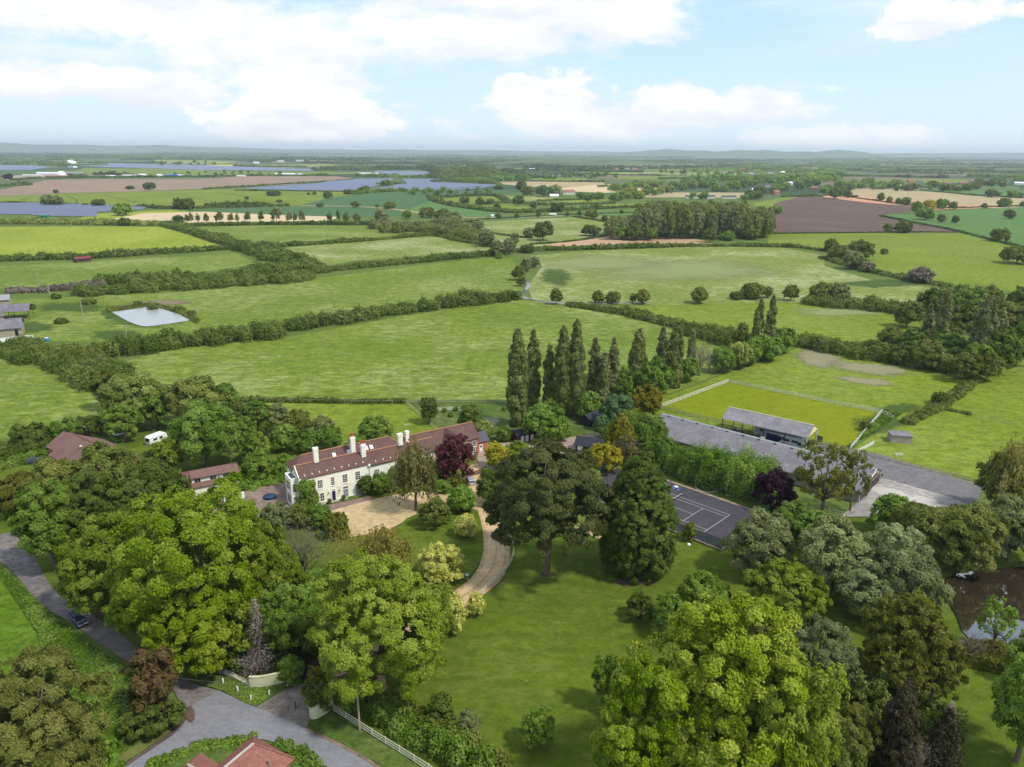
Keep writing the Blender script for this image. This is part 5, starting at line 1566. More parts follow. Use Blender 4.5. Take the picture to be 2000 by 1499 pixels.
# ------------------------------------------------------------------ the tall poplars behind the house
for a in [(1010, 832, 645, 46, 'poplar', 'broad brownish poplar, first of the tall row'), (1040, 800, 646, 34, 'poplar', 'second tall poplar beside the broad brownish one'), (1071, 802, 674, 26, 'poplar', 'thin shorter poplar before the tallest pair'),
          (1097, 812, 640, 42, 'poplar', 'left poplar of the tallest pair'), (1122, 812, 627, 42, 'poplar', 'right poplar of the tallest pair, highest tree of the row'), (1158, 795, 662, 32, 'grey', 'green poplar right of the tallest pair'),
          (1176, 800, 690, 34, 'grey', 'short leafy poplar between two taller ones'), (1194, 792, 662, 30, 'grey', 'poplar with a reddish climber at its foot'), (1243, 745, 645, 38, 'poplar', 'lone dense poplar in the middle gap of the row'),
          (1290, 738, 640, 26, 'grey', 'slim poplar left of the three on the right'), (1315, 757, 629, 34, 'poplar', 'middle one of the three slim poplars on the right'), (1349, 712, 645, 18, 'grey', 'thinnest poplar at the right end of the row'),
          (1475, 700, 584, 24, 'poplar', 'left poplar of the far twin pair'), (1499, 690, 578, 24, 'poplar', 'right poplar of the far twin pair'),
          (1829, 700, 566, 32, 'grey', 'tallest poplar in the right hand copse'), (1802, 690, 596, 24, 'grey', 'small poplar beside the tallest in the copse'), (1908, 722, 580, 46, 'grey', 'wide poplar on the right of the copse'), (1940, 712, 608, 30, 'grey', 'slim poplar rightmost in the copse')]:
    tree(a[4], a[0], a[1], a[2], a[3] * .92, a[5], shape='column', group='tall lombardy poplars', leaf=None)

# copse at the right, in front of and around its poplars
for i, (x, y, t, wd, kd) in enumerate([(1770, 640, 590, 50, 'dark'), (1820, 620, 560, 80, 'dark'), (1885, 620, 556, 80, 'green'), (1930, 610, 560, 50, 'olive'), (1985, 620, 562, 50, 'dark'), (1960, 660, 590, 80, 'olive'), (2005, 670, 600, 60, 'dark'),
                                       (1870, 670, 595, 80, 'dark'), (1740, 680, 640, 50, 'olive'), (1780, 695, 640, 60, 'green'), (1850, 710, 650, 70, 'fresh'), (1810, 722, 665, 70, 'olive'), (1760, 712, 668, 50, 'hedge'), (1900, 735, 670, 60, 'green'),
                                       (1950, 730, 640, 66, 'green'), (1985, 715, 630, 50, 'fresh'), (1880, 745, 690, 60, 'brownolive'), (1720, 700, 670, 44, 'hedge'), (1925, 745, 690, 50, 'olive'), (1840, 690, 630, 60, 'dark'), (1690, 692, 668, 40, 'hedge')]):
    tree(kd, x, y, t, wd, f'{nth(i)} of the broad trees massed in the right hand copse, counted from its back left', group='broad trees massed in the right hand copse')

# trees near the poplar row and round the yard, garden and grounds
near = [
    # kind, x, ybase, ytop, width, label, shape
    ('green', 1062, 862, 790, 84, 'dense green tree in front of the brownish poplar', 'round'), ('fresh', 1090, 862, 812, 46, 'small fresh green tree on the sheltered lawn edge', 'round'),
    ('green', 1085, 810, 770, 50, 'leafy undergrowth tree under the tallest poplars', 'round'), ('green', 1145, 818, 765, 50, 'undergrowth tree left of the hidden black shed', 'round'),
    ('green', 1215, 790, 720, 50, 'green tree between poplar with climber and lone poplar', 'round'), ('fresh', 1270, 790, 700, 66, 'fresh green tree right of the lone poplar', 'round'), ('green', 1300, 770, 720, 30, 'narrow green tree under the slim poplars', 'round'),
    ('green', 1340, 745, 700, 46, 'round green tree under the thinnest poplar', 'round'), ('twig', 1365, 735, 675, 56, 'bare purplish grey tree right of the poplar row', 'twig'), ('twig', 1385, 728, 690, 46, 'second bare tree beside the hedge trees', 'twig'),
    ('fresh', 1410, 728, 680, 48, 'first leafy tree of the belt right of the bare trees', 'round'), ('pale', 1440, 720, 668, 50, 'second leafy tree of the belt, pale leaves', 'round'), ('green', 1462, 712, 665, 46, 'third leafy tree of the belt by the twin poplars', 'round'),
    ('olive', 1445, 685, 632, 30, 'conical green tree left of the twin poplars', 'round'), ('grey', 1500, 690, 640, 60, 'grey leafy tree under the twin poplars', 'round'), ('green', 1525, 690, 640, 50, 'dark leafy tree right of the twin poplars', 'round'), ('green', 1500, 705, 660, 50, 'leafy tree at the paddock corner', 'round'), ('fresh', 1480, 702, 655, 40, 'fresh tree before the twin poplars', 'round'),
    ('blue', 1203, 842, 770, 70, 'round bluish green tree by the black shed', 'round'), ('blue', 1175, 858, 812, 36, 'small bluish tree against the black shed', 'round'), ('darkgold', 1258, 815, 753, 60, 'dark golden conifer above the long barn', 'dome'), ('darkgold', 1275, 812, 758, 36, 'second golden conifer touching the first', 'dome'),
    ('lime2', 1232, 862, 802, 40, 'lime green tree top behind the brown conifer', 'round'), ('green', 1258, 888, 808, 84, 'tall green tree at the left end of the barn', 'round'), ('green', 1290, 905, 850, 60, 'green tree below the barn roof', 'round'),
    ('darkgold', 1210, 905, 812, 58, 'yellow tipped conifer right of the black stable', 'cone'), ('twig', 1222, 915, 850, 60, 'bare branches around the yellow tipped conifer', 'twig'),
    ('gold', 1180, 925, 866, 66, 'bright yellow conifer in front of the black stable', 'dome'), ('gold', 970, 918, 866, 46, 'bright yellow bush beside the brick annex', 'dome'), ('lime2', 1008, 905, 862, 50, 'lime green tree beside the dark red shed', 'round'),
    ('dark', 962, 985, 915, 66, 'dark green shrub mass at the drive entrance', 'dome'), ('green', 1110, 955, 905, 60, 'green bush behind the great pine', 'round'), ('pale', 1150, 960, 915, 50, 'pale green bush behind the great pine', 'round'),
    ('pine', 1068, 1121, 872, 236, 'great dark pine with bare trunk on the lawn', 'pine'), ('seq', 1243, 1112, 888, 146, 'giant dark cone shaped conifer beside the tennis court', 'cone'),
    ('birch', 812, 1000, 862, 86, 'weeping birch before the cream house', 'weep'), ('copper', 888, 945, 850, 78, 'copper red tree before the brick wing', 'round'),
    ('fresh', 902, 1000, 950, 54, 'bright green round shrub beside the drive', 'dome'), ('olive', 848, 1030, 972, 62, 'olive brown shrub under the weeping birch', 'dome'), ('cream', 910, 1050, 1006, 44, 'white flowering shrub on the drive bed', 'dome'),
    ('brownolive', 892, 960, 932, 34, 'reddish low shrub beside the parked silver car', 'dome'), ('fresh', 868, 962, 938, 40, 'low fresh green bed of shrubs at the forecourt', 'dome'), ('green', 860, 945, 905, 36, 'green shrub between birch and copper tree', 'dome'),
    ('olive', 1345, 1058, 1022, 26, 'scrubby bush between giant conifer and court', 'dome'),
    ('fresh', 604, 1010, 940, 40, 'tall climbing shrub before the cream house', 'round'), ('green', 625, 1030, 990, 50, 'leafy shrub at the corner of the forecourt', 'dome'), ('brownolive', 658, 1052, 1004, 50, 'dark reddish tipped bush on the forecourt edge', 'dome'), ('olive', 585, 1030, 985, 40, 'olive shrub below the patio', 'dome'),
    ('grey', 540, 1040, 985, 64, 'thin grey olive tree before the patio', 'round'), ('dark', 715, 968, 930, 30, 'dark shrub against the cream wall', 'dome'), ('green', 745, 966, 925, 38, 'leafy shrub against the cream wall', 'dome'), ('fresh', 770, 962, 915, 26, 'climbing plant on the cream wall', 'dome'),
    # behind and left of the house
    ('green', 735, 862, 812, 66, 'leafy tree behind the main chimneys', 'round'), ('green', 700, 872, 848, 40, 'low tree behind the long roof', 'round'), ('dark', 838, 828, 778, 36, 'round tree in the garden corner behind the house', 'round'), ('dark', 918, 845, 793, 44, 'dark round tree behind the brick wing', 'round'),
    ('pale', 945, 858, 822, 44, 'pale flowering bush behind the brick annex', 'dome'), ('green', 985, 862, 832, 30, 'bush beside the blue rotary dryer', 'dome'),
    ('grey', 632, 850, 812, 42, 'small grey green tree in the field behind the house', 'round'), ('grey', 545, 845, 790, 60, 'grey green tree left in the field behind', 'round'), ('olive', 585, 850, 800, 54, 'olive tree in the middle of the field behind', 'round'), ('green', 645, 880, 830, 52, 'green tree right behind the long roof', 'round'),
    ('green', 600, 885, 838, 52, 'green tree left behind the long roof', 'round'), ('green', 555, 880, 830, 54, 'green tree above the bright hedge', 'round'), ('green', 505, 850, 780, 60, 'green tree at the left fence end', 'round'), ('green', 500, 905, 845, 60, 'green tree right of the tall one', 'round'), ('olive', 480, 830, 778, 46, 'olive tree behind the tall one', 'round'),
    ('fresh', 505, 935, 885, 66, 'yellow green round tree right of the dormer cottage', 'round'), ('fresh', 555, 930, 888, 40, 'light green tree beside the long roof', 'round'), ('green', 475, 880, 815, 60, 'dark green tree right behind the tall one', 'round'),
    ('green', 405, 912, 788, 128, 'large fresh green tree behind the dormer cottage', 'round'), ('pale', 385, 830, 738, 110, 'pale grey green tree above the large fresh one', 'round'), ('pale', 265, 835, 732, 120, 'pale flowering tree by the diagonal hedge', 'round'), ('green', 310, 838, 760, 70, 'dark green tree between the two pale trees', 'round'),
    ('green', 245, 860, 790, 70, 'dark tree behind the bungalow', 'round'), ('olive', 215, 800, 722, 60, 'olive tree on the left of the pale flowering tree', 'round'), ('lime2', 332, 935, 858, 66, 'light green tree right of the caravan', 'round'), ('green', 440, 800, 750, 60, 'green tree at the corner of the central meadow', 'round'),
    ('dark', 175, 850, 815, 60, 'dark low tree behind the bungalow roof', 'round'), ('green', 130, 858, 822, 60, 'green low tree left behind the bungalow', 'round'), ('dark', 60, 870, 830, 70, 'dark low tree at the far left garden edge', 'round'), ('dark', 300, 930, 880, 60, 'dark tree before the caravan lawn', 'round'),
    # dark left wood
    ('olive', 225, 985, 868, 120, 'broad olive tree in front of the bungalow', 'round'), ('dark', 305, 1010, 900, 105, 'dark tree left of the dormer cottage', 'round'), ('olive', 120, 1010, 900, 120, 'yellowish tree left of the wood edge', 'round'), ('dark', 180, 1090, 930, 150, 'dark tree at the corner of the track', 'round'),
    ('green', 110, 1110, 950, 130, 'tall tree overhanging the bend of the track', 'round'), ('dark', 270, 1080, 940, 130, 'dark tree in the middle of the left wood', 'round'), ('dark', 348, 1015, 935, 70, 'dark tree touching the purple bush', 'round'), ('brownolive', 45, 1000, 925, 100, 'bronze tinted tree at the far left lawn', 'round'),
    ('purple', 322, 1030, 962, 62, 'small purple leaved tree in the left wood', 'round'), ('lime', 400, 1245, 962, 285, 'huge lime green tree left of centre', 'round'), ('lime2', 228, 1190, 1006, 190, 'tall pale green tree beside the track', 'round'), ('lime', 318, 1245, 1055, 180, 'lime green tree overhanging the dark car', 'round'),
    ('lime2', 520, 1220, 1020, 150, 'green tree on the right of the huge lime one', 'round'), ('lime', 390, 1310, 1130, 190, 'lower lime green tree above the rough track', 'round'), ('green', 560, 1290, 1140, 110, 'dark green tree right of the dead spruce', 'round'), ('lime2', 470, 1300, 1160, 90, 'yellow green tree left of the dead spruce', 'round'),
    ('dead', 512, 1318, 1172, 70, 'dead grey spruce standing above the gate wall', 'dead'), ('dark', 432, 1318, 1228, 92, 'dark rhododendron with white blossom', 'dome'), ('dead', 500, 1326, 1276, 80, 'brown dead bush under the dead spruce', 'twig'), ('green', 570, 1335, 1285, 50, 'dark green bush beside the gate', 'dome'),
    ('twig', 595, 1150, 1020, 110, 'bare brown tree before the forecourt', 'twig'), ('willow', 750, 1120, 1038, 130, 'golden weeping willow below the forecourt', 'weep'), ('willow', 680, 1130, 1040, 110, 'thin golden willow with bare branches', 'twig'), ('green', 620, 1200, 1120, 110, 'green tree under the bare brown tree', 'round'),
    ('fresh', 600, 1265, 1150, 100, 'fresh green tree between spruce and great oak', 'round'), ('dark', 640, 1290, 1200, 90, 'dark tree beneath the great oak', 'round'),
    ('lime2', 752, 1375, 1098, 262, 'great spreading oak with pale limbs above the drive', 'oak'), ('lime2', 700, 1230, 1090, 130, 'smaller oak behind the great one', 'oak'), ('lime2', 820, 1300, 1140, 150, 'leafy tree joining the great oak at the lawn', 'oak'),
    ('cream', 862, 1140, 1064, 98, 'cream variegated tree beside the drive', 'dome'), ('cream', 882, 1240, 1160, 56, 'cream variegated tree behind the great oak', 'dome'), ('cream', 930, 1205, 1160, 34, 'small cream standard tree by the curved fence', 'round'),
    ('brownolive', 626, 1392, 1308, 64, 'clipped round bronze bush on the gate wall', 'dome'), ('green', 690, 1392, 1340, 50, 'green bush around the utility pole', 'dome'), ('green', 752, 1412, 1365, 50, 'green bush right of the utility pole', 'dome'),
    ('dark', 862, 1418, 1362, 52, 'dark small tree in the shade of the lawn', 'round'), ('grey', 915, 1438, 1392, 46, 'small grey leafed tree on the lawn', 'round'), ('fresh', 1050, 1462, 1388, 68, 'young green tree standing on the lower lawn', 'round'),
    # bottom left
    ('blossom', 100, 1600, 1285, 260, 'large olive blossom tree in the bottom left corner', 'oak'), ('olive', 30, 1560, 1330, 160, 'olive tree cut by the left edge', 'round'), ('fresh', 205, 1560, 1430, 80, 'yellow green bush at the bottom left verge', 'round'), ('olive', 150, 1560, 1370, 130, 'olive tree left of the bottom verge', 'round'),
    ('red', 308, 1400, 1272, 92, 'reddish flowering hawthorn at the road junction', 'round'), ('dark', 315, 1422, 1372, 90, 'dark scrub at the foot of the hawthorn', 'dome'), ('dark', 270, 1435, 1395, 70, 'dark bramble left of the hawthorn', 'dome'),
    # right side
    ('purple', 1508, 995, 918, 76, 'round purple leaved tree beside the barn', 'dome'), ('brownolive', 1605, 1015, 862, 125, 'tall open eucalyptus before the barn end', 'sparse'), ('brownolive', 1660, 1000, 880, 60, 'narrow part of the eucalyptus at the barn end', 'sparse'),
    ('green', 1545, 1060, 985, 90, 'green tree between willow and eucalyptus', 'round'), ('green', 1590, 1075, 1000, 90, 'leafy tree before the eucalyptus', 'round'),
    ('grey', 1480, 1125, 1008, 128, 'round grey willow beside the tennis court', 'round'), ('greygreen', 1620, 1165, 1020, 140, 'left pale willow of the large pair', 'round'), ('greygreen', 1725, 1175, 1028, 130, 'right pale willow of the large pair', 'round'), ('grey', 1768, 1215, 1090, 125, 'grey willow leaning over the pond', 'round'), ('greygreen', 1690, 1210, 1110, 130, 'pale willow in front of the large pair', 'round'),
    ('fresh', 1735, 1050, 970, 86, 'bright green tree on the edge of the concrete yard', 'round'), ('olive', 1790, 1090, 985, 120, 'olive willow right of the bright green tree', 'round'), ('olive', 1868, 1108, 990, 140, 'broad olive willow above the pond', 'round'), ('grey', 1968, 1098, 978, 120, 'grey round willow at the right edge', 'round'), ('green', 1900, 1035, 985, 60, 'dark green tree behind the right willows', 'round'),
    ('willow', 1965, 1010, 862, 115, 'tall golden green willow at the right edge', 'weep'), ('olive', 1940, 1000, 885, 80, 'olive willow beside the tall golden one', 'round'),
    ('lime2', 1530, 1225, 1100, 155, 'yellow green tree in front of the pale willows', 'round'), ('green', 1370, 1195, 1122, 100, 'glossy dark green tree on the lawn edge', 'round'), ('dark', 1250, 1208, 1165, 62, 'low dark shrub alone on the lawn', 'dome'), ('olive', 1500, 1290, 1200, 100, 'pale olive tree behind the great chestnut', 'round'),
    ('grey', 1585, 1380, 1210, 150, 'grey green willow right of the great chestnut', 'round'), ('brownolive', 1738, 1370, 1162, 165, 'large bronze green tree in front of the pond', 'round'), ('brownolive', 1815, 1380, 1225, 90, 'bronze green tree beside the pond bank', 'round'),
    ('lime', 1380, 1580, 1178, 330, 'great lime green chestnut in the foreground', 'oak'), ('lime', 1250, 1600, 1290, 200, 'left part tree of the foreground chestnuts', 'oak'), ('lime2', 1500, 1600, 1270, 220, 'right hand tree of the foreground chestnuts', 'oak'), ('lime2', 1370, 1640, 1340, 220, 'lowest tree of the foreground chestnuts', 'oak'),
    ('green', 1185, 1385, 1280, 62, 'slender green tree left of the foreground chestnuts', 'round'), ('green', 1310, 1240, 1165, 80, 'green tree at the back of the chestnuts', 'round'), ('olive', 1600, 1560, 1400, 130, 'olive tree at the bottom between chestnut and spruces', 'round'), ('brownolive', 1650, 1500, 1380, 100, 'bronze bush left of the drooping spruces', 'round'),
    ('spruce', 1735, 1520, 1345, 76, 'drooping brown spruce, left one at the bottom', 'cone'), ('spruce', 1750, 1420, 1312, 60, 'drooping spruce behind the left one', 'cone'), ('dead', 1830, 1510, 1372, 66, 'dying purple brown spruce at the bottom', 'dead'), ('spruce', 1826, 1530, 1390, 60, 'drooping spruce core of the dying one', 'cone'), ('olive', 1690, 1440, 1330, 80, 'olive tree behind the drooping spruces', 'round'),
    ('twig', 1780, 1540, 1450, 90, 'bare scrub at the bottom right', 'twig'), ('fresh', 1985, 1490, 1275, 150, 'fresh green tree cut by the right edge', 'round'), ('fresh', 1935, 1275, 1172, 70, 'slender ash tree on the pond bank', 'sparse'), ('pale', 1990, 1330, 1235, 60, 'pale bush on the pond bank', 'round'), ('twig', 1895, 1290, 1245, 60, 'dry reeds and scrub on the pond bank', 'twig'),
    ('fresh', 1935, 800, 770, 0, '', ''), ]
for a in near:
    if a[4] == 0: continue
    kd, x, yb, yt, wd, lb, shp = a
    nm = 'shrub' if ('shrub' in lb or 'bush' in lb) else None
    tree(kd, x, yb, yt, wd, lb, shape=shp, name=nm, cat='shrub' if nm else 'tree')
tree('dark', 1833, 790, 765, 28, 'dark round bush on the clipped paddock hedge', shape='dome', name='shrub', cat='shrub')
tree('yellowbush', 10, 690, 680, 50, 'yellow flowering gorse at the left farm', shape='dome', name='shrub', cat='shrub')
tree('olive', 1690, 842, 822, 22, 'weedy bush growing over the small block shed', shape='dome', name='shrub', cat='shrub')
for i, (x, y, s) in enumerate([(175, 590, 26), (110, 580, 18), (350, 605, 22), (120, 628, 24), (375, 612, 18), (270, 594, 16), (60, 600, 18), (300, 601, 20)]):
    tree('hedge', x, y + 4, y - 6, s, f'{nth(i)} low bramble clump of the pond pasture, counted along its rough edge', shape='dome', name='shrub', cat='shrub', group='low bramble clumps in the pond pasture')
for i, (x, y) in enumerate([(868, 806), (890, 803), (905, 800), (880, 815), (925, 808), (985, 803)]):
    tree('green', x, y, y - 9, 10, f'{nth(i)} little orchard tree behind the brick wing from the left', group='little orchard trees behind the brick wing')

# long grass and weeds of the rough verge (nobody could count them)
def tufts(name, poly, n, h, kind, seed, leaf=.3):
    rng = np.random.default_rng(abs(int(seed)) + 1)
    P = [G(*p) for p in poly]
    xs = [p.x for p in P]; ys = [p.y for p in P]
    pts = []
    while len(pts) < n:
        q = rng.uniform([min(xs), min(ys)], [max(xs), max(ys)], (n, 2))
        for a in q:
            c = False
            for i in range(len(P)):
                p1, p2 = P[i], P[i - 1]
                if (p1.y > a[1]) != (p2.y > a[1]) and a[0] < (p2.x - p1.x) * (a[1] - p1.y) / (p2.y - p1.y) + p1.x: c = not c
            if c: pts.append(a)
            if len(pts) >= n: break
    pts = np.array(pts)
    cl = np.sin(pts[:, 0] * .9) * np.cos(pts[:, 1] * .8) + np.sin(pts[:, 0] * .31 + 1) + rng.normal(size=n) * .4
    z = h * (.25 + .5 * np.clip(cl, 0, 1.6)) * rng.uniform(.4, 1, n)
    PP = np.column_stack([pts, z + .1])
    N = unit(rng.normal(size=(n, 3)) * .6 + np.array([0, 0, .9]))
    me = leaf_mesh(name, PP, N, leaf * rng.uniform(.6, 1.4, n), rng.uniform(size=n) * .5 + .3 * np.clip(cl, 0, 1.5), rng)
    o = link(name, me)
    o.color = (*PAL[kind], 1)
    o['kind'] = 'stuff'
    return o


tufts("long_grass", [(0, 1110), (45, 1150), (110, 1210), (190, 1270), (290, 1340), (340, 1390), (300, 1430), (235, 1480), (150, 1480), (90, 1300), (75, 1240), (0, 1130)], 42000, .7, 'green', 1, .28)
tufts("ground_ivy", [(330, 1150), (560, 1180), (640, 1250), (600, 1320), (480, 1320), (380, 1310), (250, 1230), (150, 1150)], 26000, .8, 'dark', 2, .35)
tufts("ground_ivy", [(1560, 1300), (1700, 1300), (1890, 1400), (1880, 1499), (1600, 1499)], 14000, .8, 'dark', 3, .35)
tufts("pond_reeds", [(208, 603), (298, 592), (350, 606), (392, 626), (384, 634), (350, 615), (298, 599), (212, 612)], 5000, 1.2, 'olive', 4, .6)
tufts("pond_bank_weeds", [(1860, 1300), (1885, 1250), (1990, 1266), (2060, 1300), (2000, 1330)], 9000, 1.2, 'brownolive', 5, .35)
tufts("weeds", [(1640, 880), (1700, 850), (1760, 810), (1730, 800), (1690, 830), (1665, 878)], 9000, 1.0, 'green', 6, .4)
tufts("weeds", [(430, 1350), (345, 1318), (490, 1340), (584, 1338), (500, 1382)], 5000, .25, 'fresh', 7, .2)

# ------------------------------------------------------------------ building helpers (local frame: x along the front, y back, z up)
def gable_roof(m, x0, x1, y0, y1, ze, zr, oh=.3, th=.16, hip0=0, hip1=0, yr=None):
    """tiled roof with thickness; hips of the given run at each end"""
    yr = (y0 + y1) / 2 if yr is None else yr
    def surf(dz, g):
        sl0 = (zr - ze) / (yr - y0)
        sl1 = (zr - ze) / (y1 - yr)
        a = (x0 - g, y0 - g, ze - g * sl0 + dz); b = (x1 + g, y0 - g, ze - g * sl0 + dz)
        c = (x1 + g, y1 + g, ze - g * sl1 + dz); d = (x0 - g, y1 + g, ze - g * sl1 + dz)
        e = (x0 + hip0 - (0 if hip0 else g), yr, zr + dz); f = (x1 - hip1 + (0 if hip1 else g), yr, zr + dz)
        return [a, b, c, d, e, f]
    T, B = surf(th, oh), surf(0, oh)
    m.add(T + B, [(0, 1, 5, 4), (2, 3, 4, 5), (3, 0, 4), (1, 2, 5), (7, 6, 10, 11), (9, 8, 11, 10), (6, 9, 10), (8, 7, 11), (0, 6, 7, 1), (1, 7, 8, 2), (2, 8, 9, 3), (3, 9, 6, 0)]
          if (hip0 and hip1) else
          [(0, 1, 5, 4), (2, 3, 4, 5), (7, 6, 10, 11), (9, 8, 11, 10), (0, 6, 7, 1), (2, 8, 9, 3)]
          + ([(3, 0, 4), (6, 9, 10), (3, 9, 6, 0)] if hip0 else [(0, 4, 10, 6), (4, 3, 9, 10)])
          + ([(1, 2, 5), (8, 7, 11), (1, 7, 8, 2)] if hip1 else [(5, 1, 7, 11), (2, 5, 11, 8)]))


def block(m, x0, x1, y0, y1, ze, zr=None, hip0=0, hip1=0, z0=-.3, yr=None):
    """walls up to the eaves with gables"""
    m.box(x0, y0, z0, x1, y1, ze)
    if zr is not None:
        yr = (y0 + y1) / 2 if yr is None else yr
        for (x, s, h) in ((x0, .25, hip0), (x1, -.25, hip1)):
            if h: continue
            a, b = sorted((x, x + s))
            m.add([(a, y0, ze), (a, y1, ze), (a, yr, zr - .02), (b, y0, ze), (b, y1, ze), (b, yr, zr - .02)], [(0, 2, 1), (3, 4, 5), (0, 3, 5, 2), (1, 2, 5, 4)])


def ridge(m, a, b, r=.16):
    m.tube([a, b], r, 6)


def window(parent, x0, x1, z0, z1, y=0.0, cols=3, rows=4, fm=None, side='f', X=None, sill=True, name='window', label=None):
    """sash window on the front (y = const) or on an end wall (x = const, side l/r)"""
    fm = fm or WHITE
    m = MB(); g = MB(); sl = MB()
    o = .05
    def bx(mm, u0, w0, u1, w1, d0, d1):
        if side == 'f': mm.box(u0, y - d1, w0, u1, y - d0, w1)
        elif side == 'b': mm.box(u0, y + d0, w0, u1, y + d1, w1)
        elif side == 'l': mm.box(X - d1, u0, w0, X - d0, u1, w1)
        else: mm.box(X + d0, u0, w0, X + d1, u1, w1)
    bx(g, x0, z0, x1, z1, .005, .02)
    t = .09
    bx(m, x0 - t, z0 - t, x0, z1 + t, .0, o); bx(m, x1, z0 - t, x1 + t, z1 + t, .0, o)
    bx(m, x0, z1, x1, z1 + t, .0, o); bx(m, x0, z0 - t, x1, z0, .0, o)
    for i in range(1, cols):
        u = x0 + (x1 - x0) * i / cols
        bx(m, u - .025, z0, u + .025, z1, .02, .045)
    for i in range(1, rows):
        w_ = z0 + (z1 - z0) * i / rows
        tt = .045 if i == rows // 2 else .025
        bx(m, x0, w_ - tt, x1, w_ + tt, .02, .048)
    fr = m.build(name, fm, parent)
    g.build('pane', DARKGLASS, fr)
    if sill:
        bx(sl, x0 - .15, z0 - .2, x1 + .15, z0 - .1, .0, .16)
        sl.build('sill', WHITE, fr)
    if label: fr['label'] = label
    return fr


def chimney(parent, x, y, z0, z1, w=1.0, d=.8, mat=None, pots=2, potmat=None, label=None):
    m = MB()
    m.box(x - w / 2, y - d / 2, z0, x + w / 2, y + d / 2, z1)
    m.box(x - w / 2 - .08, y - d / 2 - .08, z1 - .45, x + w / 2 + .08, y + d / 2 + .08, z1 - .3)
    m.box(x - w / 2 - .06, y - d / 2 - .06, z1, x + w / 2 + .06, y + d / 2 + .06, z1 + .1)
    m.box(x - w / 2 - .07, y - d / 2 - .07, z0, x + w / 2 + .07, y + d / 2 + .07, z0 + .75, mi=1)
    c = m.build('chimney', [mat or CREAM, LEAD], parent)
    for i in range(pots):
        p = MB()
        px = x + (i - (pots - 1) / 2) * .42
        p.lathe([(.17, 0), (.14, .35), (.15, .75), (.19, .8), (.19, .9), (.12, .9)], 10, (px, y, z1 + .1))
        p.build('chimney_pot', potmat or TERRA, c, True)
    if label: c['label'] = label
    return c


# ------------------------------------------------------------------ the cream country house
HO = G(588.6, 994.5); HA = radians(33.41)
house = empty('country_house', HO, HA, 'long cream two storey country house with plum tiled roofs and tall white chimneys', 'house')
m = MB()
block(m, 0, 16.3, 0, 5.3, 7.15, 9.2)
block(m, 16.3, 34.3, 0.25, 5.3, 6.6, 8.75)
block(m, .5, 27.8, 5.3, 10.6, 6.9, None)
m.build('wall', CREAM, house)
m = MB()
m.box(-1.45, 1.4, -.3, -.002, 5.5, 6.6)
for a in ((-1.45, 1.4, -1.2, 5.5), (-1.2, 1.4, -.01, 1.65), (-1.2, 5.25, -.01, 5.5)): m.box(a[0], a[1], 6.6, a[2], a[3], 7.0)
bay = m.build('bay', CREAM, house)
m = MB(); m.box(-1.19, 1.66, 6.602, -.02, 5.24, 6.7); m.build('flat_roof', LEAD, bay)
m = MB(); gable_roof(m, 0.0, 16.3, 0, 5.3, 7.15, 9.2, .22); rf = m.build('roof', TILE, house)
m = MB(); ridge(m, (-.2, 2.65, 9.42), (16.4, 2.65, 9.42)); m.build('ridge_tiles', RIDGE, rf)
for i in range(9):   # little white snow guards along the eaves
    m = MB(); x = 1.3 + i * 1.72
    m.box(x, .25, 7.46, x + .22, .45, 7.74); m.add([(x, .25, 7.742), (x + .22, .25, 7.742), (x + .11, .35, 7.95), (x, .45, 7.742), (x + .22, .45, 7.742)], [(0, 1, 2), (1, 4, 2), (4, 3, 2), (3, 0, 2)])
    m.build('roof_vent', WHITE, rf)
m = MB(); gable_roof(m, 16.55, 34.3, 0.25, 5.3, 6.6, 8.75, .22); rf2 = m.build('roof', TILE, house)
m = MB(); ridge(m, (16.6, 2.77, 8.97), (34.5, 2.77, 8.97)); m.build('ridge_tiles', RIDGE, rf2)
for i in range(6):
    m = MB(); x = 18.3 + i * 1.9
    m.box(x, .5, 6.9, x + .22, .7, 7.18); m.add([(x, .5, 7.182), (x + .22, .5, 7.182), (x + .11, .6, 7.4), (x, .7, 7.182), (x + .22, .7, 7.182)], [(0, 1, 2), (1, 4, 2), (4, 3, 2), (3, 0, 2)])
    m.build('roof_vent', WHITE, rf2)
m = MB(); gable_roof(m, .5, 27.8, 5.25, 10.6, 6.9, 9.25, .25, hip0=2.6, hip1=2.6); rf3 = m.build('roof', TILE, house)
m = MB(); ridge(m, (3.1, 7.92, 9.45), (25.2, 7.92, 9.45)); ridge(m, (.3, 10.8, 6.95), (3.1, 7.92, 9.45), .12); ridge(m, (28, 10.8, 6.95), (25.2, 7.92, 9.45), .12); ridge(m, (28, 5.3, 6.98), (25.2, 7.92, 9.45), .12)
m.build('ridge_tiles', RIDGE, rf3)
for x in (10.6, 14.2, 18.6, 19.9):     # rooflights on the back range
    m = MB(); yy, zz = 6.55, 8.25
    M = Matrix.Translation((x, yy, zz)) @ Matrix.Rotation(atan(2.35 / 2.67), 4, 'X')
    m.box(-.4, -.55, .0, .4, .55, .12, M); s = m.build('rooflight', WHITE, rf3)
    m = MB(); m.box(-.3, -.45, .121, .3, .45, .135, M); m.build('pane', mat_plain("bright_glass", (.6, .65, .7), .2, .05, 1) if x == 10.6 else bpy.data.materials["bright_glass"], s)
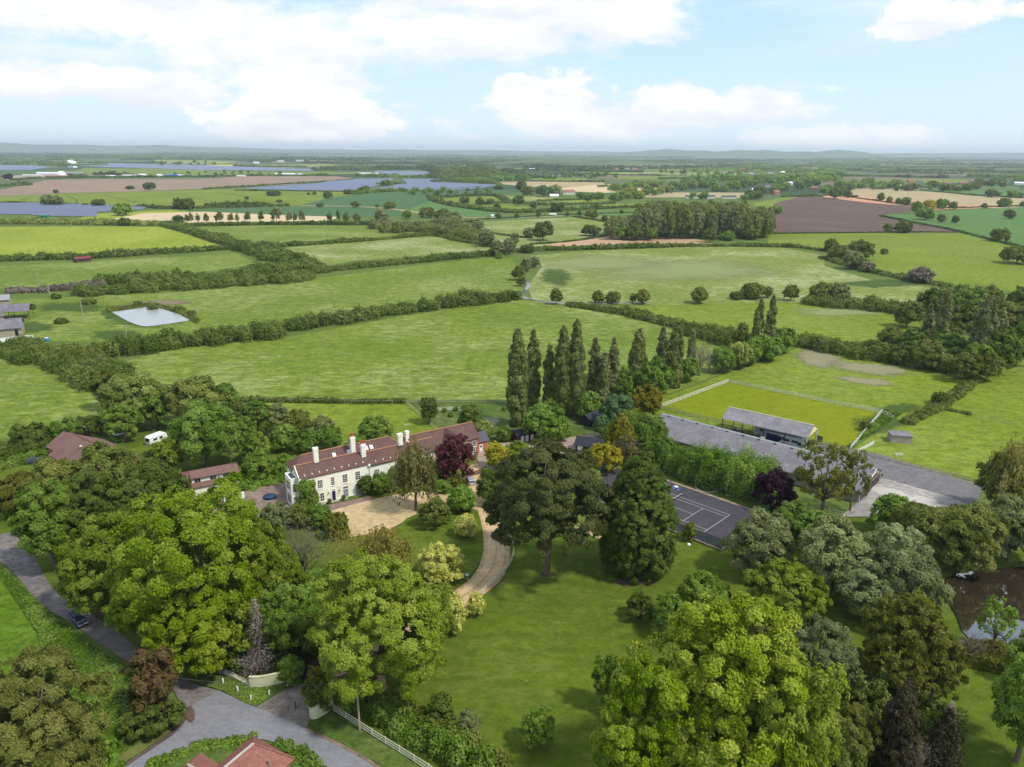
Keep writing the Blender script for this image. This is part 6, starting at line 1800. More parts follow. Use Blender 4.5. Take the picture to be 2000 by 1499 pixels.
# walls' string courses, downpipes and hoppers
m = MB(); m.box(0, -.05, 3.22, 16.25, 0, 3.36); m.box(0, -.06, -.3, 16.25, 0, .25); m.build('string_course', CREAM, house)
for (x, z) in ((.12, 7.0), (16.42, 6.9)):
    m = MB(); m.tube([(x, -.1, z - .5), (x, -.1, 3.4), (x + .05, -.12, 0)], .06, 6); dp = m.build('downpipe', BLACKW, house)
    m = MB(); m.bevbox(x - .28, -.42, z - .35, x + .28, -.02, z + .2, .06); m.build('hopper', WHITE, dp)
m = MB(); m.tube([(.2, -.16, 7.0), (16.2, -.16, 7.0)], .06, 6); m.build('gutter', BLACKW, house)
m = MB(); m.tube([(16.7, -.02, 6.42), (34.2, -.02, 6.42)], .06, 6); m.build('gutter', BLACKW, house)
for x0, x1, z0, z1, c, r in ((1.55, 2.45, 3.95, 5.85, 3, 4), (4.15, 5.2, 3.95, 5.85, 3, 4), (7.25, 7.95, 3.95, 5.85, 2, 4), (10.0, 11.05, 3.9, 5.85, 3, 4), (13.05, 14.1, 3.85, 5.8, 3, 4)):
    window(house, x0, x1, z0, z1, 0, c, r)
for x0, x1, z0, z1, c, r in ((17.85, 18.95, 3.2, 5.1, 3, 4), (22.6, 23.7, 3.2, 5.1, 3, 4), (27.5, 28.6, 3.2, 5.1, 3, 4), (32.2, 33.1, 3.3, 5.1, 2, 4)):
    window(house, x0, x1, z0, z1, .25, c, r)
window(house, 4.5, 5.35, .7, 2.6, 0, 2, 3); window(house, 1.4, 2.3, .7, 2.6, 0, 2, 3)
for x0 in (9.95, 13.0):
    window(house, x0, x0 + 1.1, .1, 2.15, 0, 4, 4, sill=False, name='french_window', label='tall white french window with a small light above')
    window(house, x0, x0 + 1.1, 2.35, 2.85, 0, 2, 1, sill=False, name='fanlight')
for x0 in (22.4, 27.5): window(house, x0, x0 + 1.15, .1, 2.6, .25, 4, 5, sill=False, name='french_window')
# bay windows on the left face and its front
window(house, 2.3, 4.6, 3.9, 5.9, side='l', X=-1.45, cols=3, rows=2); window(house, 2.3, 4.6, .5, 2.7, side='l', X=-1.45, cols=3, rows=3, label='lower bay window')
window(house, -1.05, -.35, 3.7, 5.6, 1.4, 2, 4); window(house, -1.05, -.35, .6, 2.6, 1.4, 2, 4)
# front door with arched white surround
m = MB(); m.box(7.0, -.14, -.1, 7.2, 0, 2.5); m.box(8.0, -.14, -.1, 8.2, 0, 2.5); m.box(7.0, -.14, 2.5, 8.2, 0, 2.62)
arc = [(7.6 + .6 * cos(a), 2.62 + .42 * sin(a)) for a in [pi * i / 10 for i in range(11)]]
m.add([(x, -.12, z) for x, z in arc] + [(x, 0, z) for x, z in arc], [tuple(range(10, -1, -1))] + [(i, i + 1, i + 12, i + 11) for i in range(10)])
m.build('door_surround', WHITE, house)
m = MB(); m.box(7.2, -.06, 0, 8.0, -.005, 2.5); d = m.build('door', NAVY, house)
m = MB()
for (a, b) in ((.2, .95), (1.15, 1.9)):
    for x in (7.27, 7.64): m.box(x, -.08, a, x + .29, -.061, b)
m.build('door_panel', NAVY, d)
m = MB(); m.lathe([(.01, -.03), (.045, 0), (.01, .03)], 8, (7.3, -.1, 1.05)); m.build('door_knob', ALU, d)
m = MB()
ar2 = [(7.6 + .34 * cos(a), 2.66 + .26 * sin(a)) for a in [pi * i / 8 for i in range(9)]]
m.add([(x, -.13, z) for x, z in ar2], [tuple(range(8, -1, -1))]); m.build('fanlight', DARKGLASS, house)
for x in (6.35, 8.95):   # wall lanterns
    m = MB(); m.tube([(x, 0, 2.55), (x, -.25, 2.6)], .03, 5); m.lathe([(.05, -.35), (.13, -.05), (.02, .12)], 6, (x, -.25, 2.4)); m.build('wall_lantern', BLACKW, house)
m = MB(); m.box(6.4, -1.4, -.1, 8.8, -.0, .1); m.box(6.6, -1.0, .1, 8.6, -.0, .2); m.build('door_step', STONE, house)
# coping of the left gable
m = MB(); m.tube([(-.02, -.2, 7.25), (-.02, 2.65, 9.48), (-.02, 5.5, 7.25)], .13, 5); m.build('gable_coping', CREAM, house)
chimney(house, 5.0, 2.65, 8.5, 12.6, 1.05, .85, pots=0, label='left chimney stack without pots')
chimney(house, 14.9, 5.6, 7.2, 12.2, 1.05, .9, pots=3); chimney(house, 15.9, 1.7, 7.7, 11.5, 1.05, .9, pots=3)
chimney(house, 25.7, 2.6, 8.2, 11.7, 1.15, .9, pots=0); chimney(house, 28.3, 4.2, 7.6, 11.3, .8, .8, pots=0)
m = MB(); m.tube([(28.3, 4.2, 11.3), (28.3, 4.2, 13.2)], .03, 5); m.tube([(27.6, 4.2, 13.1), (29.0, 4.2, 13.1)], .02, 4)
for i in range(5): m.tube([(27.7 + i * .3, 3.9, 13.1), (27.7 + i * .3, 4.5, 13.1)], .015, 4)
m.build('aerial', STEEL, house)
m = MB()
for i in range(9): m.box(.6 + i * 1.7, -.9 - .2 * (i % 2), -.1, 2.1 + i * 1.7, -.08, .12 + .05 * (i % 3))
m.build('stone_planter', STONE, house)
for x, z in ((6.1, 0), (9.4, 0)):
    M_ = Matrix.Translation(HO) @ Matrix.Rotation(HA, 4, 'Z')
    p = M_ @ Vector((x, -1.25, 0))
    t_ = empty('topiary_planter', p, 0, 'clipped round bush in a pot on the %s of the navy front door' % ('left' if x < 7 else 'right'), 'planter', 'clipped bushes in pots beside the front door')
    m = MB(); m.lathe([(.22, 0), (.32, .5), (.36, .55), (.3, .56)], 12); m.build('pot', STONE, t_, True)
    me, _ = proto('dome', .12, 2.0, 0, False)
    c = link('foliage', me, t_); c.scale = (.5, .5, .5); c.location = (0, 0, .45); c.color = (*PAL['dark'], 1)

# ------------------------------------------------------------------ brick wing and annex
M_H = Matrix.Translation(HO) @ Matrix.Rotation(HA, 4, 'Z')
wing = empty('brick_wing', M_H @ Vector((30, 5.4, 0)), HA, 'orange red brick wing with plum tiled roof and a projecting gable behind the copper tree', 'house')
m = MB(); block(m, 0, 19.3, 0, 7.3, 5.0, 7.9)
block2 = MB()
m.box(9.3, -2.4, -.3, 13.3, -.002, 5.9)
m.add([(9.3, -2.4, 5.9), (13.3, -2.4, 5.9), (11.3, -2.4, 8.0), (9.3, -.1, 5.9), (13.3, -.1, 5.9), (11.3, -.1, 8.0)], [(0, 1, 2), (5, 4, 3)])
m.build('wall', BRICK, wing)
m = MB(); gable_roof(m, 0, 19.3, 0, 7.3, 5.0, 7.9, .3); r_ = m.build('roof', TILE, wing)
m = MB(); ridge(m, (-.2, 3.65, 8.1), (19.6, 3.65, 8.1)); m.build('ridge_tiles', RIDGE, r_)
m = MB()
m.add([(9.05, -2.65, 5.7), (11.3, -2.65, 8.1), (11.3, 3.6, 8.1), (9.05, .5, 5.7), (13.55, -2.65, 5.7), (13.55, .5, 5.7)] + [(9.05, -2.65, 5.85), (11.3, -2.65, 8.25), (11.3, 3.6, 8.25), (9.05, .5, 5.85), (13.55, -2.65, 5.85), (13.55, .5, 5.85)],
      [(0, 3, 2, 1), (1, 2, 5, 4), (6, 7, 8, 9), (7, 10, 11, 8), (0, 1, 7, 6), (1, 4, 10, 7), (0, 6, 9, 3), (4, 5, 11, 10)])
m.build('gable_roof', TILE, wing)
window(wing, 10.6, 12.0, 5.1, 6.8, -2.4, 2, 3); window(wing, 10.5, 12.1, 1.2, 2.8, -2.4, 3, 3)
for x in (2.5, 5.5, 15.2, 17.4): window(wing, x, x + 1.05, 2.7, 4.2, 0, 2, 3)
for x in (15.2, 17.2): window(wing, x, x + 1.05, .8, 2.1, 0, 2, 3)
annex = empty('brick_annex', M_H @ Vector((49.5, 6.6, 0)), HA, 'small brick annex with a blue slate roof at the right end of the brick wing', 'outbuilding')
m = MB(); block(m, 0, 3.6, 0, 4.6, 3.0, 4.8); m.build('wall', BRICK, annex)
m = MB(); gable_roof(m, 0, 3.6, 0, 4.6, 3.0, 4.8, .25); m.build('roof', SLATE, annex)
m = MB(); m.box(.7, -.07, 0, 1.7, -.004, 2.2); d = m.build('door', WHITE, annex)
m = MB(); m.box(.9, -.09, 1.4, 1.5, -.071, 1.95); m.build('pane', DARKGLASS, d)

# ------------------------------------------------------------------ dormer cottage, bungalow, red roofed cottage
gp = G(357.5, 926.2, 5.0); ga = atan2(.489, .872)
cot = empty('dormer_cottage', Vector((-75.7, 157.0, 0)) + Vector((sin(ga), -cos(ga), 0)) * 3.6, ga, 'tiled cottage with a long white dormer of three windows among the trees', 'cottage')
m = MB(); block(m, .2, 11.4, 0, 7.2, 2.7, 5.1); m.build('wall', CREAM, cot)
m = MB(); gable_roof(m, 0, 11.6, 0, 7.2, 2.7, 5.1, .3); r_ = m.build('roof', TILE2, cot)
m = MB(); ridge(m, (-.3, 3.6, 5.3), (11.9, 3.6, 5.3)); m.build('ridge_tiles', TILE2, r_)
m = MB(); m.box(1.4, .9, 2.9, 10.2, 3.2, 4.5); dm = m.build('dormer', WHITE, cot)
m = MB(); m.add([(1.2, .5, 4.5), (10.4, .5, 4.5), (10.4, 3.6, 5.22), (1.2, 3.6, 5.22), (1.2, .5, 4.65), (10.4, .5, 4.65), (10.4, 3.6, 5.36), (1.2, 3.6, 5.36)], [(3, 2, 1, 0), (4, 5, 6, 7), (0, 1, 5, 4), (1, 2, 6, 5), (2, 3, 7, 6), (3, 0, 4, 7)]); m.build('dormer_roof', TILE2, cot)
for x in (2.0, 5.4, 8.2): window(cot, x, x + 1.3, 3.4, 4.3, .9, 2, 1)
m = MB(); m.tube([(11, 6, 5), (11, 6, 7.2), (11.4, 5.6, 7.4)], .03, 5); m.build('aerial', STEEL, cot)

ba = atan2(-.587, .81)
bun = empty('bungalow', Vector((-121.8, 177.2, 0)), ba, 'brown tiled brick bungalow half hidden by trees at the left', 'bungalow')
m = MB(); block(m, 0, 7, 2.2, 11, 2.6, 5.2); block(m, 6.6, 27, 0, 13, 2.6, 5.9); m.build('wall', BRICK, bun)
m = MB(); gable_roof(m, 0, 6.9, 2.2, 11, 2.6, 5.2, .4); m.build('roof', TILE2, bun)
m = MB(); gable_roof(m, 6.6, 27, 0, 13, 2.6, 5.9, .4); r_ = m.build('roof', TILE2, bun)
m = MB(); ridge(m, (6.2, 6.5, 6.1), (27.4, 6.5, 6.1)); m.build('ridge_tiles', TILE2, r_)
for x0, x1 in ((1.2, 3.2),): window(bun, x0, x1, .9, 2.1, 2.2, 3, 1)
for x0, x1 in ((8.5, 11), (14, 17), (20, 22)): window(bun, x0, x1, .9, 2.1, 0, 3, 1)
m = MB(); m.lathe([(.02, 0), (.3, .12), (.33, .16)], 10, (15, 4, 5.6)); m.build('satellite_dish', WHITE, bun)

cp = G(440, 1492, 6.0)
c1 = G(500, 1450, 6.6); c0 = G(440, 1500, 6.6)
ca = atan2(c1.y - c0.y, c1.x - c0.x)
cott = empty('red_roofed_cottage', (c1.x, c1.y, 0), ca, 'cottage with mottled orange red hipped roofs at the bottom edge', 'cottage')
m = MB(); m.box(-14, -3.4, -.3, 1.9, 3.4, 3.9); m.box(-9.4, 2.8, -.3, -3.4, 6.6, 3.9); m.build('wall', BRICK, cott)
m = MB(); gable_roof(m, -14, 2.2, -3.4, 3.4, 3.9, 6.5, .35, hip1=2.6); r_ = m.build('roof', TILE3, cott)
m = MB(); ridge(m, (-14.3, 0, 6.72), (-.4, 0, 6.72), .17); m.build('ridge_tiles', mat_plain("mossy_ridge", (.38, .33, .29), .9, .3, 3), r_)
m = MB(); ridge(m, (-.4, 0, 6.7), (2.5, -3.7, 3.95), .1); ridge(m, (-.4, 0, 6.7), (2.5, 3.7, 3.95), .1); m.build('hip_tiles', TILE3, r_)
# cross wing on the left
m = MB()
M2 = Matrix.Translation((-6.4, 0, 0)) @ Matrix.Rotation(pi / 2, 4, 'Z')
mm = MB(); gable_roof(mm, -1, 6.9, -3.2, 3.2, 3.9, 6.1, .35, hip1=2.4)
mm.v = [tuple(M2 @ Vector(q)) for q in mm.v]
mm.build('cross_roof', TILE3, cott)
m = MB(); ridge(m, (-6.4, 0, 6.35), (-6.4, 4.5, 6.35), .16); m.build('ridge_tiles', bpy.data.materials["mossy_ridge"], cott)
m = MB(); m.tube([(-.5, -2.6, 4.5), (-.5, -2.6, 5.6)], .12, 8); m.build('flue', STEEL, cott)

# ------------------------------------------------------------------ sheds of the garden
def shed_at(pfront, ang, w_, d_, ze, zr, wall, roof, name, label, oh=.35, front=None):
    o = empty(name, pfront, ang, label, 'shed')
    m = MB(); block(m, 0, w_, 0, d_, ze, zr); m.build('wall', wall, o)
    m = MB(); gable_roof(m, 0, w_, 0, d_, ze, zr, oh, .12); m.build('roof', roof, o)
    if front: front(o)
    return o


def fr_red(o):
    for x in (1.2, 2.6, 4.2):
        m = MB(); m.box(x, -.06, 0, x + .9, -.004, 2.0); m.build('door', WHITE, o)


shed_at(G(1010, 867), radians(27), 5.6, 3.8, 2.3, 3.3, REDW, FELT, 'garden_shed', 'dark red timber shed with black felt roof and white doors', front=fr_red)


def fr_stable(o):
    m = MB(); m.box(.5, -.06, .9, 2.0, -.004, 2.3); m.build('shutter', WHITE, o)
    m = MB(); m.box(3.0, -.06, 0, 4.2, -.004, 2.2); m.build('door', DARKGLASS, o)
    m = MB(); m.box(5.3, -.06, .6, 6.4, -.004, 2.2); m.build('shutter', WHITE, o)
    m = MB(); m.box(3.3, -.5, 0, 3.9, -.1, .9); m.build('feed_bin', WHITE, o)


sp = G(1124, 884)
shed_at(sp, radians(-22), 9.2, 4.4, 2.5, 3.9, BLACKW, FELT, 'stable_block', 'black timber stable with white doors between the two golden conifers', oh=.5, front=fr_stable)
shed_at(G(1153, 836), radians(48), 6.5, 4.0, 2.3, 3.5, BLACKW, FELT, 'timber_shed', 'black shed half hidden behind the bluish round tree')

# blue rotary dryer and play things beside the red shed
rd = empty('rotary_dryer', G(981, 862), 0, 'blue rotary clothes dryer beside the dark red shed', 'dryer')
m = MB(); m.tube([(0, 0, 0), (0, 0, 2.0)], .04, 6); m.build('pole', ALU, rd)
m = MB()
for i in range(4):
    a = i * pi / 2
    m.tube([(0, 0, 1.3), (1.3 * cos(a), 1.3 * sin(a), 2.1)], .025, 4)
    for r in (.5, .8, 1.1, 1.3):
        z = 1.3 + .8 * r / 1.3
        m.tube([(r * cos(a), r * sin(a), z), (r * cos(a + pi / 2), r * sin(a + pi / 2), z)], .012, 3)
m.build('arms', BLUEPL, rd)
m = MB(); m.add([(-.9, .1, 1.9), (.9, .1, 1.9), (.9, .12, .9), (-.9, .12, .8), (-.9, .14, 1.9), (.9, .14, 1.9), (.9, .16, .9), (-.9, .16, .8)], [(0, 1, 2, 3), (7, 6, 5, 4)]); m.build('hanging_towel', mat_plain("blue_cloth", (.08, .32, .52), .9, .2, 2), rd)
sw = empty('wooden_swing', G(992, 858), radians(20), 'orange wooden swing frame behind the rotary dryer', 'swing')
m = MB(); m.tube([(0, 0, 2.2), (3.2, 0, 2.2)], .07, 6)
for x in (0, 3.2):
    for s in (-1, 1): m.tube([(x, 0, 2.2), (x, s * .9, 0)], .06, 6)
m.build('frame', mat_plain("orange_timber", (.42, .2, .07), .8, .2, 2), sw)
m = MB()
for x in (1.2, 1.7): m.tube([(x, 0, 2.2), (x, 0, .5)], .015, 4)
m.build('rope', STEEL, sw)
m = MB(); m.box(1.15, -.12, .46, 1.75, .12, .5); m.build('seat', BLACKW, sw)
for i, (x, y) in enumerate(((924, 886), (930, 890))):
    b = empty('wheelie_bin', G(x, y), radians(30), f'green wheelie bin, {"left" if i == 0 else "right"} one of the two at the annex door', 'bin', 'green wheelie bins by the annex')
    m = MB(); m.loft([[(-.25, -.28, .1), (.25, -.28, .1), (.25, .28, .1), (-.25, .28, .1)], [(-.3, -.36, 1.0), (.3, -.36, 1.0), (.3, .36, 1.0), (-.3, .36, 1.0)]]); m.build('bin_body', GREENPL, b)
    m = MB(); m.bevbox(-.33, -.4, 1.002, .33, .38, 1.1, .04); m.build('lid', GREENPL, b)
    for s in (-.28, .22):
        m = MB(); m.loft([[(s + dx, .3 + .1 * cos(a), .1 + .1 * sin(a)) for a in [2 * pi * k / 10 for k in range(10)]] for dx in (0, .06)]); m.build('wheel', RUBBER, b)

# ------------------------------------------------------------------ the long barn
pb0, pb1 = Vector((79.5, 154.4, 0)), Vector((90.5, 167.0, 0))
bx_ = (pb1 - pb0).normalized()
bl = Vector((-bx_.y, bx_.x, 0))       # runs to the far left end
BW = (pb1 - pb0).length
BL = 57.0
barn_a = atan2(-bl.y, -bl.x)
barn_o = pb0 + bl * BL
barn = empty('long_barn', barn_o, barn_a, 'very long low barn with lichened grey fibre cement roof', 'barn')
ZE, ZR = 2.9, 5.4
YR = BW * .60
m = MB(); block(m, 0, BL, 0.3, BW - .3, ZE, ZR - .1, yr=YR); m.build('wall', TILEWALL, barn)
m = MB(); gable_roof(m, 0, BL, 0, BW, ZE, ZR, .35, .1, yr=YR); r_ = m.build('roof', ASB, barn)
m = MB()
nseg = 28
for i in range(nseg):
    x0 = -.2 + i * (BL + .4) / nseg; x1 = x0 + (BL + .4) / nseg - .08
    m.add([(x0, YR - .55, ZR - .02 + .03), (x1, YR - .55, ZR + .01), (x1, YR, ZR + .26), (x0, YR, ZR + .26), (x1, YR + .6, ZR + .0), (x0, YR + .6, ZR + .0)], [(0, 1, 2, 3), (3, 2, 4, 5), (5, 4, 1, 0)])
m.build('ridge_capping', ASBR, r_)
for i in range(13):
    m = MB(); x = 2 + i * 4.4
    m.box(x, YR - .95, ZR - .18, x + .6, YR - .62, ZR + .22); m.build('ridge_vent', ASB, r_)
m = MB(); m.box(BL + .36, -.3, ZE - .28, BL + .5, BW * .6, ZE + .0)
m = MB()
m.add([(BL + .37, -.35, ZE - .15), (BL + .37, YR, ZR + .05), (BL + .37, YR, ZR - .25), (BL + .37, -.35, ZE - .45), (BL + .45, -.35, ZE - .15), (BL + .45, YR, ZR + .05), (BL + .45, YR, ZR - .25), (BL + .45, -.35, ZE - .45)],
      [(0, 1, 2, 3), (7, 6, 5, 4), (0, 4, 5, 1), (3, 2, 6, 7), (0, 3, 7, 4)])
m.build('bargeboard', WHITE, barn)
for i in range(6):
    y = 1.0 + i * 2.5
    m = MB(); m.box(BL + .005, y, 0, BL + .03, y + 2.2, 2.4 if i != 2 else 2.7); dd = m.build('doorway', BLACKW, barn)
    m = MB(); m.box(BL + .031, y + .1, .1, BL + .09, y + 1.0, 2.3); m.build('door_leaf', TIMB, dd)
m = MB()
for i in range(18): m.box(BL + .0, .4 + i * .9, 2.75, BL + .04, .4 + i * .9 + .86, ZE + (.6 if 4 < i < 14 else .1))
m.build('gable_boarding', TIMB, barn)
m = MB()
for i in range(12):
    x = 2 + i * 4.5; m.box(x, .27, 1.2, x + 1.4, .302, 2.2)
m.build('window_strip', DARKGLASS, barn)

# open sided shelter with yellow gable, and the horse lorries beneath
so = Vector((59.6, 197.3, 0)); se = Vector((78.0, 182.8, 0))
sa = atan2(se.y - so.y, se.x - so.x); SL = (se - so).length; SW = 8.6
dutch = empty('open_shelter', so, sa, 'open sided steel shelter with grey sheet roof and pale yellow gable', 'shelter')
m = MB(); gable_roof(m, 0, SL, 0, SW, 5.0, 7.1, .25, .07); r_ = m.build('roof', mat_corrugated("shelter_sheets", (.20, .19, .21), (.26, .245, .262), (.13, .12, .13), sheet=1.9, purl=1.4), dutch)
m = MB(); ridge(m, (-.2, SW / 2, 7.2), (SL + .2, SW / 2, 7.2), .14); m.build('ridge_capping', mat_plain("cream_ridge", (.55, .5, .4), .8, .2, 1), r_)
m = MB(); m.add([(SL + .1, 0, 5.0), (SL + .1, SW, 5.0), (SL + .1, SW / 2, 7.05), (SL + .16, 0, 5.0), (SL + .16, SW, 5.0), (SL + .16, SW / 2, 7.05), (SL + .1, SW / 2, 4.7), (SL + .16, SW / 2, 4.7)], [(0, 2, 1), (3, 4, 5), (0, 3, 5, 2), (1, 2, 5, 4), (0, 1, 4, 3)]); m.build('gable_panel', YELP, dutch)
for i in range(5):
    x = SL * i / 4
    for y in (0.1, SW - .1):
        m = MB(); m.box(x - .1, y - .1, 0, x + .1, y + .1, 5.0); m.build('post', RUST if i < 4 else WHITE, dutch)
    m = MB(); m.tube([(x, .1, 4.9), (x, SW / 2, 6.9), (x, SW - .1, 4.9)], .07, 4); m.tube([(x, .1, 4.9), (x, SW - .1, 4.9)], .05, 4); m.build('truss', RUST if i < 4 else WHITE, dutch)
M_S = Matrix.Translation(so) @ Matrix.Rotation(sa, 4, 'Z')


def lorry(x, y, L, label, name='horse_lorry', navy=0.0):
    o = empty(name, M_S @ Vector((x, y, 0)), sa, label, 'lorry', 'horse lorries under the shelter')
    m = MB()
    prof = [(0, .6), (0, 3.3), (.15, 3.5), (L - .9, 3.5), (L - .15, 3.1), (L, 2.0), (L, .6)]
    m.loft([[(px, yy, pz) for px, pz in prof] for yy in (0.0, 2.4)], M=None)
    body = m.build('body', LORRY, o)
    if navy:
        m = MB(); m.box(0.0, -.02, .8, navy, -.004, 3.2); m.build('navy_panel', NAVY, o)
        m = MB()
        for k, a in enumerate((0, .4, .9, 1.3)): m.box(navy + a, -.02, 1.5 + k * .3, navy + a + .4, -.004, 3.0)
        m.build('navy_wave', NAVY, o)
    for wx in ((L * .45, L * .68) if navy else (L * .25, L * .6)):
        m = MB(); m.box(wx, -.03, 2.0, wx + L * .18, -.006, 2.7); m.build('window', DARKGLASS, o)
    m = MB(); m.box(L - 1.5, -.035, 1.5, L - .5, -.008, 2.5); m.build('cab_window', DARKGLASS, o)
    m = MB(); m.add([(L + .01, .2, 2.05), (L + .01, 2.2, 2.05), (L - .125, 2.2, 3.05), (L - .125, .2, 3.05)], [(0, 1, 2, 3)]); m.build('windscreen', DARKGLASS, o)
    for wx in (1.6, L - 2.0):
        for yy in (.0, 2.1):
            m = MB(); m.loft([[(wx + .5 * cos(a), yy + dy, .5 + .5 * sin(a)) for a in [2 * pi * k / 16 for k in range(16)]] for dy in (-.01, .31)]); wl = m.build('wheel', RUBBER, o)
            m = MB(); m.loft([[(wx + .25 * cos(a), yy + dy, .5 + .25 * sin(a)) for a in [2 * pi * k / 12 for k in range(12)]] for dy in (-.03, .33)]); m.build('rim', ALU, wl)
    for yy in (.25, 1.9):
        m = MB(); m.box(L + .001, yy, .9, L + .05, yy + .3, 1.1); m.build('headlight', WHITE, o)
    return o


lorry(7.6, 4.6, 6.4, 'smaller grey horse lorry at the back of the shelter')
lorry(12.2, 1.6, 10.0, 'long silver and navy horse lorry parked under the shelter', navy=3.4)
o = empty('tractor', M_S @ Vector((3.0, 3.5, 0)), sa + .5, 'small old tractor at the left end of the shelter', 'tractor')
m = MB(); m.bevbox(.2, -.35, .7, 1.9, .35, 1.35, .08); m.build('bonnet', STEEL, o)
m = MB(); m.bevbox(-.8, -.45, .8, .2, .45, 1.2, .1); m.tube([(-.8, -.4, 1.2), (-.7, -.4, 2.2), (.2, -.4, 2.2), (.3, -.4, 1.2)], .04, 5); m.tube([(-.8, .4, 1.2), (-.7, .4, 2.2), (.2, .4, 2.2), (.3, .4, 1.2)], .04, 5); m.build('cab', WHITE, o)
for x, r in ((-.5, .75), (1.5, .45)):
    for s in (-.75, .5):
        m = MB(); m.loft([[(x + r * cos(a), s + dy, r + r * sin(a)) for a in [2 * pi * k / 16 for k in range(16)]] for dy in (0, .28)]); m.build('wheel', RUBBER, o)
o = tag(hedge([tuple((M_S @ Vector((4.5, 2.2, 0)))[:2]), tuple((M_S @ Vector((7, 3, 0)))[:2])], .9, 3.0, 'red', 'heap of brown straw and scrap under the shelter', name='straw_heap', world=True, cat='heap'), None)
fp = empty('fridge_cabinet', M_S @ Vector((11.2, -.5, 0)), sa, 'pale cream cabinet standing at the shelter edge', 'cabinet')
m = MB(); m.bevbox(0, 0, .05, 1.3, .8, 2.3, .05); m.build('cabinet', CREAM, fp)
m = MB(); m.box(.08, -.04, .15, 1.2, -.004, 2.2); m.build('door', CREAM, fp)

# small block shelter in the paddock
bs0 = G(1740, 866); bs1 = G(1776, 871)
bs = empty('block_shelter', bs0, radians(-10), 'small roofless looking block shelter with flat dark roof in the paddock', 'shed')
m = MB(); m.box(0, 0, 0, 5.2, .25, 2.2); m.box(0, 3.6, 0, 5.2, 3.85, 2.2); m.box(0, .25, 0, .25, 3.6, 2.2); m.box(4.95, .25, 0, 5.2, 1.1, 2.2); m.box(4.95, 2.4, 0, 5.2, 3.6, 2.2); m.box(4.95, 1.1, 1.9, 5.2, 2.4, 2.2); m.build('wall', TILEWALL, bs)
m = MB(); m.box(-.2, -.2, 2.203, 5.4, 4.05, 2.4); m.build('roof', ASB, bs)
jf = empty('field_jump', G(1757, 893), 0, 'low grey metal feeder standing in the paddock', 'feeder')
m = MB()
for z in (.3, .6, .9): m.tube([(-1, 0, z), (1, 0, z)], .03, 5); m.tube([(-1, .8, z), (1, .8, z)], .03, 5)
m.build('rails', ALU, jf)
m = MB()
for x in (-1, 0, 1):
    for y in (0, .8): m.tube([(x, y, 0), (x, y, 1)], .035, 5)
m.build('frame', ALU, jf)

# ------------------------------------------------------------------ fences
def fence(pts, label, h=1.25, spacing=2.4, rails=3, pm=None, rm=None, world=False, name='rail_fence', pt=.12, group=None, maxposts=100, rt=.05, rh=.11):
    P = [Vector((p[0], p[1], 0)) if world else G(*p) for p in pts]
    L = sum((P[i + 1] - P[i]).length for i in range(len(P) - 1))
    spacing = max(spacing, L / maxposts)
    root = empty(name, P[0], 0, label, 'fence', group)
    R = resample(P, spacing)
    pm = pm or WOOD; rm = rm or pm
    m = MB(); m.box(-pt / 2, -pt / 2, -.1, pt / 2, pt / 2, h); m.add([(-pt / 2, -pt / 2, h), (pt / 2, -pt / 2, h), (pt / 2, pt / 2, h), (-pt / 2, pt / 2, h), (0, 0, h + .05)], [(0, 1, 4), (1, 2, 4), (2, 3, 4), (3, 0, 4)])
    first = None
    for i, q in enumerate(R):
        d = R[min(i + 1, len(R) - 1)] - R[max(i - 1, 0)]
        if first is None: o = first = m.build('post', pm, root)
        else: o = first.copy(); COL.objects.link(o)
        o.parent = root; o.location = q - P[0]; o.rotation_euler = (0, 0, atan2(d.y, d.x))
    PP = [p - P[0] for p in P]
    for k in range(rails):
        z = h * (k + .75) / rails
        m = MB()
        for i in range(len(PP) - 1):
            a, b = PP[i], PP[i + 1]
            d = (b - a).normalized(); nn = Vector((-d.y, d.x, 0)) * rt / 2
            off = Vector((-d.y, d.x, 0)) * (pt / 2 + rt / 2)
            vs = [a - nn - off, b - nn - off, b + nn - off, a + nn - off]
            m.add([(v.x, v.y, z) for v in vs] + [(v.x, v.y, z + rh) for v in vs], [(3, 2, 1, 0), (4, 5, 6, 7), (0, 1, 5, 4), (1, 2, 6, 5), (2, 3, 7, 6), (3, 0, 4, 7)])
        m.build('rail', rm, root)
    return root


cf = [(983, 1034), (991, 1045), (998, 1056), (1003, 1068), (1005, 1080), (1001, 1096), (992, 1112), (979, 1126), (964, 1141), (948, 1157), (932, 1173), (916, 1190), (899, 1208)]
fence([tuple(v[:2]) for v in chaikin([G(*p) for p in cf], 1)], 'curved grey post and rail fence along the gravel drive', 1.2, 2.2, 3, WHITEWOOD, world=True, rh=.13)
fence([(652, 1390), (700, 1421), (750, 1453), (800, 1484), (850, 1516)], 'grey post and rail fence beside the lane below the gate', 1.3, 2.6, 3, WHITEWOOD, rh=.14)
fence([(370, 1287), (420, 1308), (455, 1324), (488, 1342)], 'short rail fence left of the cream gate wall', 1.1, 2.4, 2, WHITEWOOD)
fence([(1292, 797), (1422, 748)], 'pale double rail fence on the left side of the arena', 1.4, 2.6, 3, WHITEWOOD, rh=.18)
fence([(1422, 748), (1500, 764), (1600, 785), (1718, 808)], 'long pale rail fence behind the arena', 1.4, 2.6, 3, WHITEWOOD, rh=.16)
fence([(1722, 808), (1692, 844), (1661, 880)], 'white rail fence on the right side of the arena', 1.4, 2.6, 3, WHITE, rh=.15)
fence([(1292, 800), (1350, 815), (1410, 829), (1480, 846), (1560, 862), (1600, 869), (1661, 884)], 'weathered rail fence in front of the arena and shelter', 1.3, 2.6, 3, WOOD, rh=.14)
fence([(1664, 884), (1720, 898), (1780, 913), (1850, 930), (1930, 952)], 'grey rail fence between paddock and car park', 1.25, 2.4, 3, WOOD)
